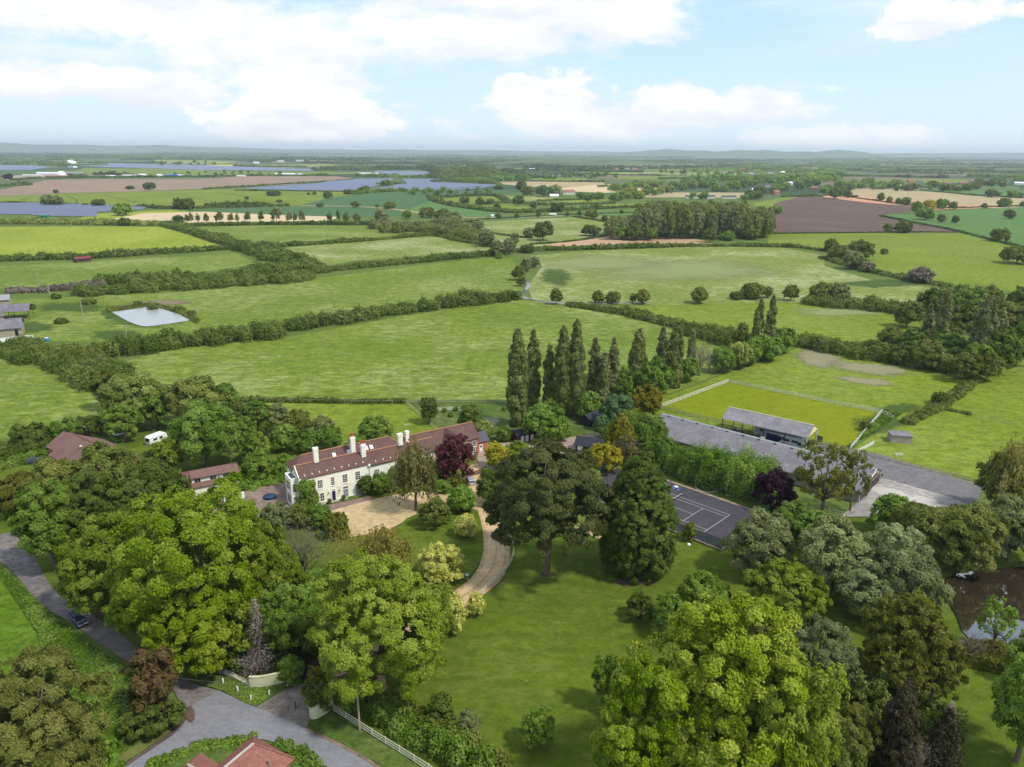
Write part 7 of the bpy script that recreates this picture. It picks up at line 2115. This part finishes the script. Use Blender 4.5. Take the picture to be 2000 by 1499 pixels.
fence([(1675, 886), (1706, 869)], 'short white rail fence beside the car park corner', 1.2, 2.4, 3, WHITE, rh=.15)
fence([(1722, 808), (1746, 820)], 'stub of pale rail fence at the arena corner', 1.2, 2.4, 2, WHITEWOOD)
fence([(1895, 812), (1950, 826), (2040, 845)], 'thin wire and post fence in the right hand field', 1.1, 3, 2, WOOD, rt=.03, rh=.05)
fence([(470, 784), (600, 787), (740, 789), (860, 788), (960, 787), (995, 788)], 'rail fence along the big meadow behind the house', 1.2, 2.6, 2, WOOD)
fence([(794, 790), (815, 808), (835, 826), (852, 842)], 'short rail fence dividing the garden from the field', 1.2, 2.4, 2, WOOD)
fence([(1618, 1000), (1650, 1012), (1672, 1003)], 'small grey fence at the barn end', 1.1, 1.4, 2, WOOD)
fence([(1860, 1008), (1885, 1016), (1900, 1012)], 'short dark gate fence at the edge of the concrete yard', 1.1, 1.6, 3, BROWNWOOD)
fence([(893, 938), (910, 935), (935, 928), (950, 921)], 'brown paling fence behind the silver car', 1.3, 1.2, 5, BROWNWOOD, rh=.2)
fence([(915, 905), (931, 893)], 'brown fence panel left of the annex yard', 1.4, 1.0, 5, BROWNWOOD, rh=.22)
fence([(1592, 862), (1606, 866)], 'dark board fence behind the shelter', 1.8, .8, 7, TIMB, rh=.2)
for i, (x, y) in enumerate(((360, 1296), (388, 1310), (413, 1322), (436, 1337), (465, 1352), (490, 1370), (526, 1360), (562, 1342))):
    p = tag(MB().loft([[(s * .09, t * .09, z) for s, t in ((-1, -1), (1, -1), (1, 1), (-1, 1))] for z in (-.1, 1.0)] + [[(0, 0, 1.08)] * 4]).build('verge_post', WHITE), f'{nth(i)} white verge post from the left along the gate verge', 'post', 'white posts on the verge by the gate')
    p.location = G(x, y); p.rotation_euler = (radians((i * 7) % 9 - 4), radians((i * 5) % 9 - 4), .3 * i)

# tennis court netting
def net_run(a0, b0, a1, b1, h, mat, label, mesh_name='mesh', spacing=3.0):
    p, q = TP(a0, b0), TP(a1, b1)
    root = empty('court_fence', p, 0, label, 'fence')
    d = (q - p); L = d.length; n = max(2, int(L / spacing)); d.normalize()
    ang = atan2(d.y, d.x)
    root.rotation_euler = (0, 0, ang)
    first = None
    for i in range(n + 1):
        if first is None:
            first = o = MB().tube([(0, 0, 0), (0, 0, h)], .04, 6).build('post', BLACKW, root)
        else:
            o = first.copy(); COL.objects.link(o)
        o.parent = root
        o.location = (L * i / n, 0, 0)
    MB().tube([(0, 0, h), (L, 0, h)], .025, 5).build('top_rail', BLACKW, root)
    m = MB(); m.add([(0, -.005, .05), (L, -.005, .05), (L, -.005, h - .03), (0, -.005, h - .03)], [(0, 1, 2, 3)]); m.build(mesh_name, mat, root)


net_run(14.9, -6.1, -5.8, -6.1, 2.7, NETG, 'green windbreak netting fence on the right end of the tennis court')
net_run(14.9, -6.1, 14.9, 33, 2.7, NETG, 'green netting fence on the near side of the tennis court')
net_run(-5.8, -6.1, -5.8, 33, 2.7, MESHF, 'thin mesh fence on the barn side of the tennis court')
net_run(-5.8, 33, 14.9, 33, 2.7, NETG, 'green netting fence at the far end of the tennis court')
tn = empty('tennis_net', TP(-.9, CL / 2), atan2(tx.y, tx.x), 'low tennis net across the middle of the court', 'net')
for x in (0, 12.8): MB().tube([(x, 0, 0), (x, 0, 1.07)], .05, 8).build('post', GREENPL, tn).location = (0, 0, 0)
m = MB(); m.add([(0, 0, .03), (12.8, 0, .03), (12.8, 0, .95), (0, 0, .95)], [(0, 1, 2, 3)]); m.build('mesh', mat_net("tennis_net_mesh", (.02, .02, .02), .35), tn)
m = MB(); m.box(0, -.02, .95, 12.8, .02, 1.03); m.build('white_tape', WHITE, tn)

# ------------------------------------------------------------------ gate walls and gate
def wall_run(pts, h, t, label, cat='wall', name='garden_wall', mat=None, cap=True):
    P = [G(*p) for p in pts]
    root = empty(name, P[0], 0, label, cat)
    m = MB(); c = MB()
    Q = chaikin([p - P[0] for p in P], 2)
    for mm, z0, z1, tt in ((m, -.1, h, t), (c, h + .002, h + .1, t + .12)):
        L, R = [], []
        for i, q in enumerate(Q):
            d = (Q[min(i + 1, len(Q) - 1)] - Q[max(i - 1, 0)]).normalized(); nn = Vector((-d.y, d.x, 0)) * tt / 2
            L.append(q + nn); R.append(q - nn)
        mm.loft([[(L[i].x, L[i].y, z0), (R[i].x, R[i].y, z0), (R[i].x, R[i].y, z1), (L[i].x, L[i].y, z1)] for i in range(len(Q))])
    m.build('wall', mat or CREAMW, root)
    if cap: c.build('coping', mat or CREAMW, root)
    return root


wall_run([(489, 1344), (500, 1345), (520, 1343), (550, 1336), (579, 1332)], 2.0, .3, 'curved cream gate wall on the left of the entrance')
wall_run([(607, 1404), (616, 1408), (634, 1396), (650, 1384)], 2.1, .35, 'short cream gate wall on the right of the entrance')
wall_run([(370, 1281), (410, 1302), (450, 1322), (486, 1342)], .5, .25, 'low pale kerb wall behind the verge posts')
wall_run([(438, 985), (460, 979), (478, 974)], 1.6, .25, 'white garden wall behind the lime tree', mat=WHITE)
gt = empty('entrance_gate', G(579, 1333), atan2(G(600, 1338).y - G(579, 1333).y, G(600, 1338).x - G(579, 1333).x) + .9, 'dark navy boarded entrance gate standing open', 'gate')
m = MB()
for i in range(10): m.box(i * .26, -.03, .1, i * .26 + .24, .03, 1.9 + .12 * sin(i / 9 * pi))
m.build('boards', NAVY, gt)
m = MB(); m.box(0, .031, .4, 2.6, .08, .55); m.box(0, .031, 1.5, 2.6, .08, 1.65); m.build('brace', NAVY, gt)
m = MB(); m.box(-.2, -.12, 0, -.01, .12, 2.2); m.build('gate_post', CREAMW, gt)
wall_run([(574, 1345), (590, 1360), (600, 1372)], .12, .3, 'low pale stone threshold strip across the entrance', name='threshold', cat='kerb', mat=STONE, cap=False)
pk = MB().tube([(0, 0, 0), (0, 0, 1.5)], .08, 8).build('entry_post', BLACKW); pk.location = G(578, 1388); tag(pk, 'black entry keypad post standing on the apron', 'post')

# ------------------------------------------------------------------ utility poles and wires
def pole(x, yb, yt, label, arm=True, wood=None):
    P = G(x, yb); H = HT(x, yb, yt)
    o = empty('utility_pole', P, .4, label, 'pole', 'wooden utility poles')
    k = max(1.0, depth(P) / 260)
    MB().tube([(0, 0, -.2), (0, 0, H)], [.16 * k, .11 * k], 8).build('pole', wood or WOOD, o)
    if arm:
        MB().box(-1.0, -.06 * k, H - .7, 1.0, .06 * k, H - .55).build('crossarm', wood or WOOD, o)
        for s in (-.85, 0, .85):
            m = MB(); m.lathe([(.05, 0), (.08, .08), (.04, .2)], 8, (s, 0, H - .55)); m.build('insulator', WHITE, o)
    return P + Vector((0, 0, H - .35))


W1 = pole(703, 1428, 1330, 'tall utility pole beside the roadside rail fence', arm=True)
W2 = pole(133, 1335, 1272, 'dark leaning pole in the rough grass above the blossom tree', arm=False, wood=BROWNWOOD)
pole(79, 571, 533, 'left utility pole of the farm pasture', True); pole(98, 580, 556, 'second short pole of the farm pasture', False)
pole(164, 631, 582, 'slender pole left of the pond'); pole(248, 664, 634, 'slender pole below the pond'); pole(226, 736, 718, 'short pale pole above the pale flowering tree')
m = MB()
for s in (-.4, .4):
    a, b = W1 + Vector((s, 0, 0)), W2 + Vector((s, 0, -.3))
    pts = [a.lerp(b, t / 12) - Vector((0, 0, 2.2 * 4 * (t / 12) * (1 - t / 12))) for t in range(13)]
    m.tube([p - W1 for p in pts], .011, 4)
wo = m.build('power_line', mat_plain('grey_cable', (.12, .12, .12), .8, .1, 2)); wo.location = W1; tag(wo, 'thin power line from the lane pole to the grass pole', 'cable')
fpole = empty('flag_pole', G(992, 985), 0, 'white pole with a small finial beside the drive', 'pole')
MB().tube([(0, 0, 0), (0, 0, HT(992, 985, 938))], [.09, .06], 8).build('pole', WHITE, fpole)
hh_ = HT(992, 985, 938)
MB().tube([(-.25, 0, hh_ - .4), (.25, 0, hh_ - .4)], .04, 6).build('crossbar', WHITE, fpole)
MB().lathe([(.02, 0), (.12, .1), (.02, .24)], 8, (0, 0, hh_)).build('finial', TERRA, fpole)

# ------------------------------------------------------------------ cars
def car(P, ang, paint, label, L=4.5, Wd=1.8, H=1.5, estate=True):
    o = empty('parked_car', P, ang, label, 'car')
    def sec(x, z0, z1, w_): return [(x, -w_ / 2, z0), (x, -w_ / 2 + .04, z1 - .12), (x, -w_ / 2 + .16, z1), (x, w_ / 2 - .16, z1), (x, w_ / 2 - .04, z1 - .12), (x, w_ / 2, z0)]
    m = MB()
    m.loft([sec(-L / 2, .4, .82, Wd * .88), sec(-L / 2 + .25, .25, .98, Wd * .98), sec(-L * .2, .22, 1.0, Wd), sec(L * .15, .22, .98, Wd), sec(L / 2 - .6, .25, .9, Wd * .97), sec(L / 2 - .12, .3, .74, Wd * .9), sec(L / 2, .38, .62, Wd * .8)])
    body = m.build('body', paint, o)
    rear = -L / 2 + (.15 if estate else .7)
    def cab(x, z, w_): return (x, z, w_)
    m = MB()
    ring0 = [(rear, -Wd * .44, .97), (L * .26, -Wd * .44, .95), (L * .26, Wd * .44, .95), (rear, Wd * .44, .97)]
    ring1 = [(rear + .35, -Wd * .36, H - .06), (L * .06, -Wd * .36, H - .06), (L * .06, Wd * .36, H - .06), (rear + .35, Wd * .36, H - .06)]
    m.loft([ring0, ring1]); m.build('windows', DARKGLASS, o)
    m = MB(); m.bevbox(rear + .33, -Wd * .37, H - .062, L * .07, Wd * .37, H, .04)
    for x, x2 in ((rear + .02, rear + .34), (-L * .1, -L * .1), (L * .255, L * .065)):
        for s in (-1, 1): m.tube([(x, s * Wd * .445, .97), (x2, s * Wd * .365, H - .04)], .045, 5)
    m.build('roof', paint, o)
    for x in (-L * .31, L * .31):
        for s in (-1, 1):
            y0 = s * (Wd / 2 - .2) - .11
            m = MB(); m.loft([[(x + .33 * cos(a), y0 + dy, .33 + .33 * sin(a)) for a in [2 * pi * k / 18 for k in range(18)]] for dy in (0, .24)]); wl = m.build('tyre', RUBBER, o)
            m = MB(); m.loft([[(x + .2 * cos(a), y0 + dy, .33 + .2 * sin(a)) for a in [2 * pi * k / 12 for k in range(12)]] for dy in (-.012, .252)]); m.build('rim', ALU, wl)
    for s in (-1, 1):
        m = MB(); m.box(-L / 2 - .02, s * .62 - .14, .62, -L / 2 + .06, s * .62 + .14, .9); m.build('tail_light', REDLAMP, o)
        m = MB(); m.box(L / 2 - .14, s * .58 - .17, .55, L / 2 - .02, s * .58 + .17, .7); m.build('headlight', WHITE, o)
        m = MB(); m.bevbox(L * .16, s * (Wd / 2 + .08) - .09, .95, L * .16 + .16, s * (Wd / 2 + .08) + .09, 1.1, .02); m.build('wing_mirror', paint, o)
    m = MB(); m.box(-L / 2 - .045, -.26, .45, -L / 2 - .002, .26, .57); m.build('number_plate', mat_plain("yellow_plate", (.7, .6, .1), .6, .05, 2) if 'yellow_plate' not in bpy.data.materials else bpy.data.materials['yellow_plate'], o)
    return o


car(G(918, 944), radians(107), SILVER, 'silver estate car parked beside the copper tree')
car(G(155, 1216), radians(-42), DKBLUE, 'dark blue car under the lime tree on the rough track', H=1.55)
car(G(70, 905), radians(20), DKBLUE, 'dark car parked before the bungalow')

# caravan
cv = empty('caravan', G(306, 866), radians(62), 'white touring caravan parked on the garden lawn', 'caravan')
prof = [(-2.6, .5), (-2.75, 1.4), (-2.5, 2.4), (-2.1, 2.6), (2.0, 2.6), (2.5, 2.3), (2.7, 1.4), (2.55, .5)]
prof = [(-x, z) for x, z in prof][::-1]
MB().loft([[(x, y, z) for x, z in prof] for y in (-1.1, 1.1)]).build('body', WHITE, cv)
for s in (-1, 1):
    MB().box(-1.6, s * 1.115 - .01, 1.4, -.4, s * 1.115 + .01, 2.0).build('window', DARKGLASS, cv)
    MB().box(.3, s * 1.115 - .01, 1.4, 1.3, s * 1.115 + .01, 2.0).build('window', DARKGLASS, cv)
    MB().loft([[(.32 * cos(a), s * 1.0 + dy, .32 + .32 * sin(a)) for a in [2 * pi * k / 14 for k in range(14)]] for dy in (-.1, .1)]).build('wheel', RUBBER, cv)
MB().add([(-2.70, -.8, 1.35), (-2.70, .8, 1.35), (-2.56, .8, 2.25), (-2.56, -.8, 2.25), (-2.78, -.8, 1.35), (-2.78, .8, 1.35), (-2.62, .8, 2.25), (-2.62, -.8, 2.25)], [(0, 1, 2, 3), (7, 6, 5, 4), (0, 4, 5, 1), (2, 6, 7, 3), (1, 5, 6, 2), (0, 3, 7, 4)]).build('front_window', DARKGLASS, cv)
MB().tube([(-2.6, -.6, .5), (-3.7, 0, .45), (-2.6, .6, .5)], .05, 6).build('drawbar', STEEL, cv)
bt = empty('covered_dinghy', G(233, 852), radians(35), 'small white covered dinghy behind the bungalow', 'boat')
MB().loft([[(x, -w_, z) , (x, 0, z - .25), (x, w_, z), (x, 0, z + .2)] for x, w_, z in ((-1.6, .5, .55), (0, .65, .55), (1.2, .5, .6), (1.9, .05, .75))]).build('hull', WHITE, bt)
MB().box(-1, -.3, 0, 1, .3, .32).build('trailer', STEEL, bt)

# hot tub covers / pots on the patio
for (x, y, r, h, mt, lb, nm) in ((527, 975, 1.35, .8, BLUECOVER, 'round teal blue covered hot tub on the patio', 'hot_tub'), (533, 1000, .85, .8, BLACKW, 'smaller round dark covered tub on the patio', 'covered_tub')):
    o = empty(nm, G(x, y), 0, lb, 'hot tub')
    MB().lathe([(r * .94, 0), (r, .15), (r, h - .12), (r * .97, h)], 28).build('tub', mt, o, False)
    MB().lathe([(r * 1.04, h - .1), (r * 1.05, h), (r * .9, h + .1), (.02, h + .16)], 28).build('cover', mt, o, True)
# garden chairs by the court
def gchair(x, y, ang, mt, label, grp):
    o = empty('garden_chair', G(x, y), ang, label, 'chair', grp)
    MB().box(-.28, -.26, .4, .28, .26, .45).build('seat', mt, o)
    MB().bevbox(-.28, .26, .4, .28, .33, 1.0, .05).build('backrest', mt, o)
    f = None
    for sx in (-.24, .24):
        for sy in (-.22, .24):
            MB().tube([(sx, sy, 0), (sx * .95, sy * .95, .42)], .03, 5).build('leg', mt, o)
        MB().box(sx - .03, -.25, .62, sx + .03, .28, .66).build('armrest', mt, o)


gchair(1298, 950, .3, MINT, 'mint green garden chair left of the court side', 'mint green garden chairs'); gchair(1302, 953, 2.3, MINT, 'mint green garden chair nearer the court', 'mint green garden chairs')
gchair(1316, 957, 1.2, BLUEPL, 'blue garden chair left of the court side table', 'blue garden chairs'); gchair(1325, 960, -1.2, BLUEPL, 'blue garden chair right of the court side table', 'blue garden chairs')
gtb = empty('garden_table', G(1320.5, 956), 0, 'small round pale table between the blue chairs', 'table')
MB().lathe([(.5, .68), (.52, .7), (.5, .72)], 18).build('tabletop', WHITE, gtb); MB().lathe([(.28, 0), (.06, .1), (.05, .68)], 10).build('pedestal', WHITE, gtb)
# round stone flower bed with urn
fb = empty('flower_bed', G(1380, 954.5), 0, 'round stone edged flower bed on the court side lawn', 'flower bed')
MB().lathe([(2.75, 0), (2.75, .3), (2.4, .3), (2.4, .05)], 36).build('stone_ring', STONE, fb)
MB().lathe([(2.39, .06), (1.2, .14), (.02, .2)], 30).build('soil', bpy.data.materials['dark_boards'], fb)
me, _ = proto('dome', .12, 1.1, 1, False)
c = link('plants', me, fb); c.scale = (1.2, 1.2, .9); c.location = (-.3, -.4, .12); c.color = (*PAL['fresh'], 1)
m = MB(); m.lathe([(.3, 0), (.14, .25), (.35, .6), (.5, .95), (.4, .95), (.25, .6)], 14, (.6, 1.2, .1)); m.build('urn', TERRA, fb)
lp = MB().lathe([(.02, 0), (.34, .06), (.4, .3), (.25, .48), (.02, .55)], 14).build('pale_stone_ball', WHITE, None, True); lp.location = G(1345, 1066); tag(lp, 'small pale stone ball on the grass beside the court', 'ornament')
sd = empty('stone_sundial', G(912, 1133), 0, 'small stone sundial between cream tree and drive', 'sundial')
MB().lathe([(.35, 0), (.35, .15), (.16, .25), (.13, .9), (.3, 1.05)], 12).build('pedestal', STONE, sd); MB().lathe([(.34, 1.052), (.34, 1.12)], 14).build('dial', ALU, sd)

# ------------------------------------------------------------------ farm buildings at the far left
def farm_shed(p0, p1, dpt, ze, zr, roof, wall, label, open_front=False, name='farm_building', cat='barn', z=0):
    a, b = G(*p0), G(*p1)
    ang = atan2(b.y - a.y, b.x - a.x); L = (b - a).length
    o = empty(name, a, ang, label, cat)
    if wall is not None:
        m = MB(); block(m, .1, L - .1, .2, dpt - .2, ze, zr); m.build('wall', wall, o)
    else:
        n = max(2, int(L / 6))
        for i in range(n + 1):
            for y in (.1, dpt - .1): MB().box(L * i / n - .12, y - .12, 0, L * i / n + .12, y + .12, ze).build('post', TIMB, o)
    m = MB(); gable_roof(m, 0, L, 0, dpt, ze, zr, .4, .1); m.build('roof', roof, o)
    return o, L


ASB2 = mat_corrugated("dark_fibre_cement", (.145, .13, .165), (.20, .18, .215), (.12, .11, .12))
farm_shed((-60, 632), (58, 624), 11, 4.2, 6.6, ASB2, None, 'open farm shelter with dark grey roof at the left edge')
o, L = farm_shed((-60, 668), (44, 659), 12, 4.2, 7.2, ASB, WOOD, 'grey boarded farm barn with rounded roof at the left edge')
MB().box(L - 2.4, .16, 0, L - 1.2, .195, 3.4).build('door', BLACKW, o); MB().box(L - 14, .16, 0, L - 13, .195, 3.4).build('door', BLACKW, o)
farm_shed((-70, 645), (10, 632), 10, 3.6, 5.6, ASB2, WOOD, 'farm shed between the two larger left roofs')
farm_shed((-60, 606), (20, 600), 10, 3.8, 5.6, ASBR, WOOD, 'pale roofed farm shed farthest left')
wall_run([(-20, 674), (20, 667), (52, 664), (66, 664)], 1.8, .3, 'low whitewashed farmyard wall at the left', mat=WHITE)
tk = empty('blue_barrel', G(92, 666), 0, 'blue barrel lying in the rough farm pasture', 'barrel')
MB().lathe([(.7, 0), (.8, .4), (.8, .9), (.7, 1.3)], 14).build('barrel', mat_plain("bright_blue", (.03, .25, .6), .4, .1, 1), tk); MB().lathe([(.71, 1.301), (.3, 1.35)], 14).build('lid', WHITE, tk)
farm_shed((149, 514), (179, 511), 6, 2.6, 3.6, mat_plain("maroon_roof", (.17, .035, .04), .7, .15, .5), TIMB, 'small maroon roofed shed in the hedge of the bright field', name='field_shed', cat='shed')

# ------------------------------------------------------------------ far buildings
ROOFR = mat_tiles("far_red_tiles", (.30, .14, .11), (.36, .17, .13), (.3, .22, .18))
WALLP = mat_plain("far_pale_render", (.62, .58, .52), .85, .1, .5)
WHSH = mat_plain("white_sheeting", (.78, .80, .82), .5, .05, .3)
BLSH = mat_plain("pale_blue_sheeting", (.50, .62, .78), .5, .05, .3)
BLUESH = mat_plain("strong_blue_sheeting", (.05, .16, .50), .5, .1, .3)


def far_house(x, y, L, dpt, ze, zr, rm, wm, label, ang=0.0, wins=3, grp=None, name='far_house', cat='house'):
    a = G(x, y)
    o = empty(name, a, ang, label, cat, grp)
    m = MB(); block(m, -L / 2, L / 2, 0, dpt, ze, zr); m.build('wall', wm, o)
    m = MB(); gable_roof(m, -L / 2, L / 2, 0, dpt, ze, zr, .4, .15); m.build('roof', rm, o)
    if wins:
        for i in range(wins):
            u = -L / 2 + L * (i + .5) / wins
            MB().box(u - .6, -.05, ze * .55, u + .6, -.004, ze * .85).build('window', DARKGLASS, o)
        MB().box(L * .2, dpt / 2 - .4, zr - .3, L * .2 + .9, dpt / 2 + .4, zr + 1.3).build('chimney', BRICK, o)
    return o


far_house(1112, 381, 22, 9, 5.5, 9, ROOFR, WALLP, 'pink walled farmhouse with red roof beyond the hedged fields', .2)
far_house(1083, 386, 15, 8, 3, 5.5, WHSH, WALLP, 'white roofed barn left of the pink farmhouse', .1, wins=0, name='far_barn', cat='barn')
far_house(965, 425, 7, 4, 2.4, 3, WHSH, WHSH, 'white trailer beside the farm track and lane hedge', 0, wins=0, name='white_trailer', cat='trailer')
far_house(1080, 422, 8, 4, 2, 2.6, WHSH, WHSH, 'small white trailer farther along the lane hedge', 0, wins=0, name='white_trailer', cat='trailer')
far_house(1730, 366, 34, 14, 6, 9, BLSH, BLSH, 'pale blue farm shed above the tan field', -.05, wins=0, name='far_barn', cat='barn')
far_house(1290, 376, 10, 8, 5, 8, ROOFR, BRICK, 'dark red brick building among the village trees', .4, wins=2)
far_house(908, 329, 26, 14, 8, 12, WHSH, WALLP, 'white gabled house before the distant wood', 0, wins=2)
for i, (x, y, L) in enumerate(((1355, 388, 26), (1385, 388, 22), (1425, 389, 24))):
    far_house(x, y, L, 9, 3.5, 5.5, SLATE, WALLP, f'{nth(i)} low grey barn from the left behind the poplar plantation', .1, wins=0, name='far_barn', cat='barn', grp='low grey barns behind the plantation')
for i, (x, y, L, c) in enumerate(((1254, 362, 16, 0), (1270, 364, 16, 0), (1288, 362, 14, 1), (1478, 376, 20, 0), (1502, 366, 14, 0), (1518, 380, 16, 1), (1540, 362, 22, 0), (1590, 372, 14, 1), (1468, 340, 18, 0), (1450, 332, 26, 1), (1490, 331, 26, 0), (1508, 339, 30, 0), (1530, 339, 26, 0),
                              (1780, 357, 20, 1), (1796, 360, 16, 0), (1850, 362, 18, 1), (1885, 362, 26, 1), (1908, 363, 20, 0), (1762, 368, 10, 0), (1935, 385, 14, 0), (1990, 386, 20, 0), (1996, 362, 34, 0), (1240, 332, 30, 1), (1225, 331, 24, 0), (1205, 332, 24, 1), (1260, 331, 26, 1), (1168, 330, 26, 0), (1040, 333, 24, 0), (1062, 333, 20, 0), (1620, 372, 16, 1), (1636, 378, 14, 1))):
    far_house(x, y, L, 9, 5, 8, (ROOFR if c else (WHSH if i % 3 == 0 else SLATE)), (BRICK if c else WALLP), f'{nth(i)} small village house in the list of far lanes, {"red brick" if c else "pale walled"}', (i * .7) % 1.2 - .5, wins=2 if L < 20 else 3, grp='village houses along the far lanes')
for i, (x, y, L, h, mt) in enumerate(((556, 343, 60, 6, WHSH), (585, 343, 14, 5, WHSH), (44, 323, 40, 8, BLUESH), (80, 323, 34, 8, BLUESH), (335, 345, 34, 6, BLUESH), (277, 346, 18, 8, WHSH), (250, 346, 34, 6, WALLP), (60, 345, 50, 5, WALLP), (90, 341, 60, 6, WHSH), (110, 347, 60, 5, mat_plain("dull_red_sheeting", (.30, .07, .08), .7, .1, .2)),
                                      (140, 342, 70, 7, STEEL), (470, 346, 24, 5, WALLP), (710, 341, 46, 5, WHSH), (728, 341, 36, 5, WHSH), (350, 345, 14, 5, WHSH), (310, 345, 12, 6, WHSH), (215, 347, 24, 6, WALLP), (500, 320, 30, 10, WHSH), (548, 317, 40, 10, WALLP), (585, 316, 50, 10, WALLP), (650, 320, 26, 8, WHSH))):
    far_house(x, y, L, 14, h * .7, h, mt, mt, f'{nth(i)} low shed in the row of airfield buildings beyond the brown field', 0, wins=0, name='airfield_shed', cat='shed', grp='low sheds of the old airfield')
dm = empty('white_dome', G(120, 343), 0, 'white radome standing among red roofed airfield sheds', 'dome')
MB().lathe([(12, 0), (12.5, 3), (10.5, 8), (6, 11), (.1, 12.5)], 20).build('dome', WHSH, dm, True)
MB().lathe([(12.6, -.5), (12.8, .8), (12.1, 1)], 20).build('base', WALLP, dm)
# radio telescope
rt = empty('radio_telescope', G(142, 328), radians(-30), 'white dish radio telescope on the flat land at the left', 'telescope')
k = depth(G(142, 328)) / F
MB().box(-10 * k, -4 * k, 0, 9 * k, 4 * k, 3.2 * k).build('base_building', WHSH, rt)
m = MB()
for s in (-1, 1): m.tube([(s * 4.5 * k, 0, 3 * k), (s * 1.5 * k, 0, 9 * k)], .5 * k, 6); m.tube([(0, s * 3 * k, 3 * k), (0, s * 1 * k, 9 * k)], .5 * k, 6)
m.build('mount', WHSH, rt)
dish = MB()
Md = Matrix.Translation((0, 0, 10 * k)) @ Matrix.Rotation(radians(22), 4, 'Y')
dish.lathe([(.3 * k, -1.2 * k), (4 * k, -.7 * k), (8 * k, 1.0 * k), (8.1 * k, 1.2 * k), (4 * k, -.3 * k), (.3 * k, -.8 * k)], 24)
dish.v = [tuple(Md @ Vector(q)) for q in dish.v]
dish.build('dish', WHSH, rt, True)
m = MB()
for a in (0, 2.1, 4.2):
    m.tube([Md @ Vector((5 * k * cos(a), 5 * k * sin(a), 0)), Md @ Vector((0, 0, 7 * k))], .3 * k, 5)
m.build('feed_legs', WHSH, rt)

# ------------------------------------------------------------------ solar farms: rows of tilted panels
def solar(poly, pitch, label, zt=2.2, dp=4.0, ang=0.0, mt=None):
    P = [G(*p) for p in poly]
    ca_, sa_ = cos(ang), sin(ang)
    R = [Vector((p.x * ca_ + p.y * sa_, -p.x * sa_ + p.y * ca_, 0)) for p in P]
    y0, y1 = min(p.y for p in R), max(p.y for p in R)
    n = int((y1 - y0) / pitch)
    if n > 95: pitch = (y1 - y0) / 95; dp = pitch * .6
    c = P[0]
    root = empty('solar_farm', (c.x, c.y, 0), 0, label, 'solar farm', 'fields of solar panels')
    y = y0 + pitch / 2
    while y < y1:
        xs = []
        for i in range(len(R)):
            a, b = R[i - 1], R[i]
            if (a.y > y) != (b.y > y): xs.append(a.x + (b.x - a.x) * (y - a.y) / (b.y - a.y))
        xs.sort()
        m = MB()
        for i in range(0, len(xs) - 1, 2):
            xa, xb = xs[i], xs[i + 1]
            for (yy, z) in ((0, 0),):
                q = [(xa, y, .8), (xb, y, .8), (xb, y + dp, zt), (xa, y + dp, zt)]
                q2 = [(px, py, pz - .08) for px, py, pz in q]
                vs = [(px * ca_ - py * sa_ - c.x, px * sa_ + py * ca_ - c.y, pz) for px, py, pz in q + q2]
                m.add(vs, [(0, 1, 2, 3), (7, 6, 5, 4), (0, 4, 5, 1), (2, 6, 7, 3)])
        if m.f: m.build('panel_row', mt or SOLARM, root)
        y += pitch


solar([(-60, 399), (60, 399), (120, 400), (220, 404), (285, 408), (275, 412), (185, 416), (188, 424), (100, 424), (40, 420), (-60, 419)], 11, 'nearest dark blue solar field at the left edge', dp=5.0)
solar([(478, 370), (620, 360), (660, 352), (770, 350), (748, 361), (700, 372), (660, 374), (590, 373)], 12, 'wide pale blue solar field beside the brown field', dp=9)
solar([(765, 366), (795, 354), (970, 363), (935, 370), (850, 374), (760, 373), (740, 369)], 12, 'triangular solar field left of the dark wood', dp=9)
solar([(730, 335), (830, 336), (862, 341), (760, 344)], 20, 'small solar field below the far dark wood', dp=15)
solar([(785, 351), (860, 351), (850, 356), (790, 355)], 14, 'thin strip of solar panels above the triangular field', dp=10)
solar([(120, 322), (180, 319), (400, 324), (618, 332), (605, 335), (400, 333), (200, 327)], 24, 'long distant solar field behind the telescope', dp=18)
solar([(-60, 323), (65, 324), (95, 328), (60, 333), (-60, 333)], 24, 'distant solar field left of the telescope', dp=18)
solar([(1040, 342), (1150, 343), (1140, 346), (1040, 346)], 20, 'small pale solar strip at the centre of the plain', dp=15)
gs = far_house(84, 426, 10, 5, 2.6, 3, mat_plain("green_container", (.02, .22, .12), .6, .1, .5), bpy.data.materials['green_container'], 'green container at the lower edge of the nearest panels', 0, wins=0, name='green_container', cat='container')

# ------------------------------------------------------------------ haze
m = MB()
m.box(-27500, -27500, -1.5, 27500, 27500, 215)
hz = m.build('haze', [])
hz['kind'] = 'stuff'
hm = bpy.data.materials.new("haze_air"); hm.use_nodes = True
hm.node_tree.nodes.clear()
k_ = NT(hm.node_tree)
ho = k_.n('ShaderNodeOutputMaterial')
pv = k_.n('ShaderNodeVolumePrincipled')
pv.inputs['Color'].default_value = (.82, .91, 1.0, 1)
pv.inputs['Density'].default_value = HAZE = 6.0e-5
pv.inputs['Anisotropy'].default_value = 0.2
k_.lk(pv.outputs[0], ho.inputs['Volume'])
hz.data.materials.append(hm)
print('objects', len(bpy.data.objects), 'protos', len(_proto), 'quads', sum(len(me.polygons) for me in bpy.data.meshes))
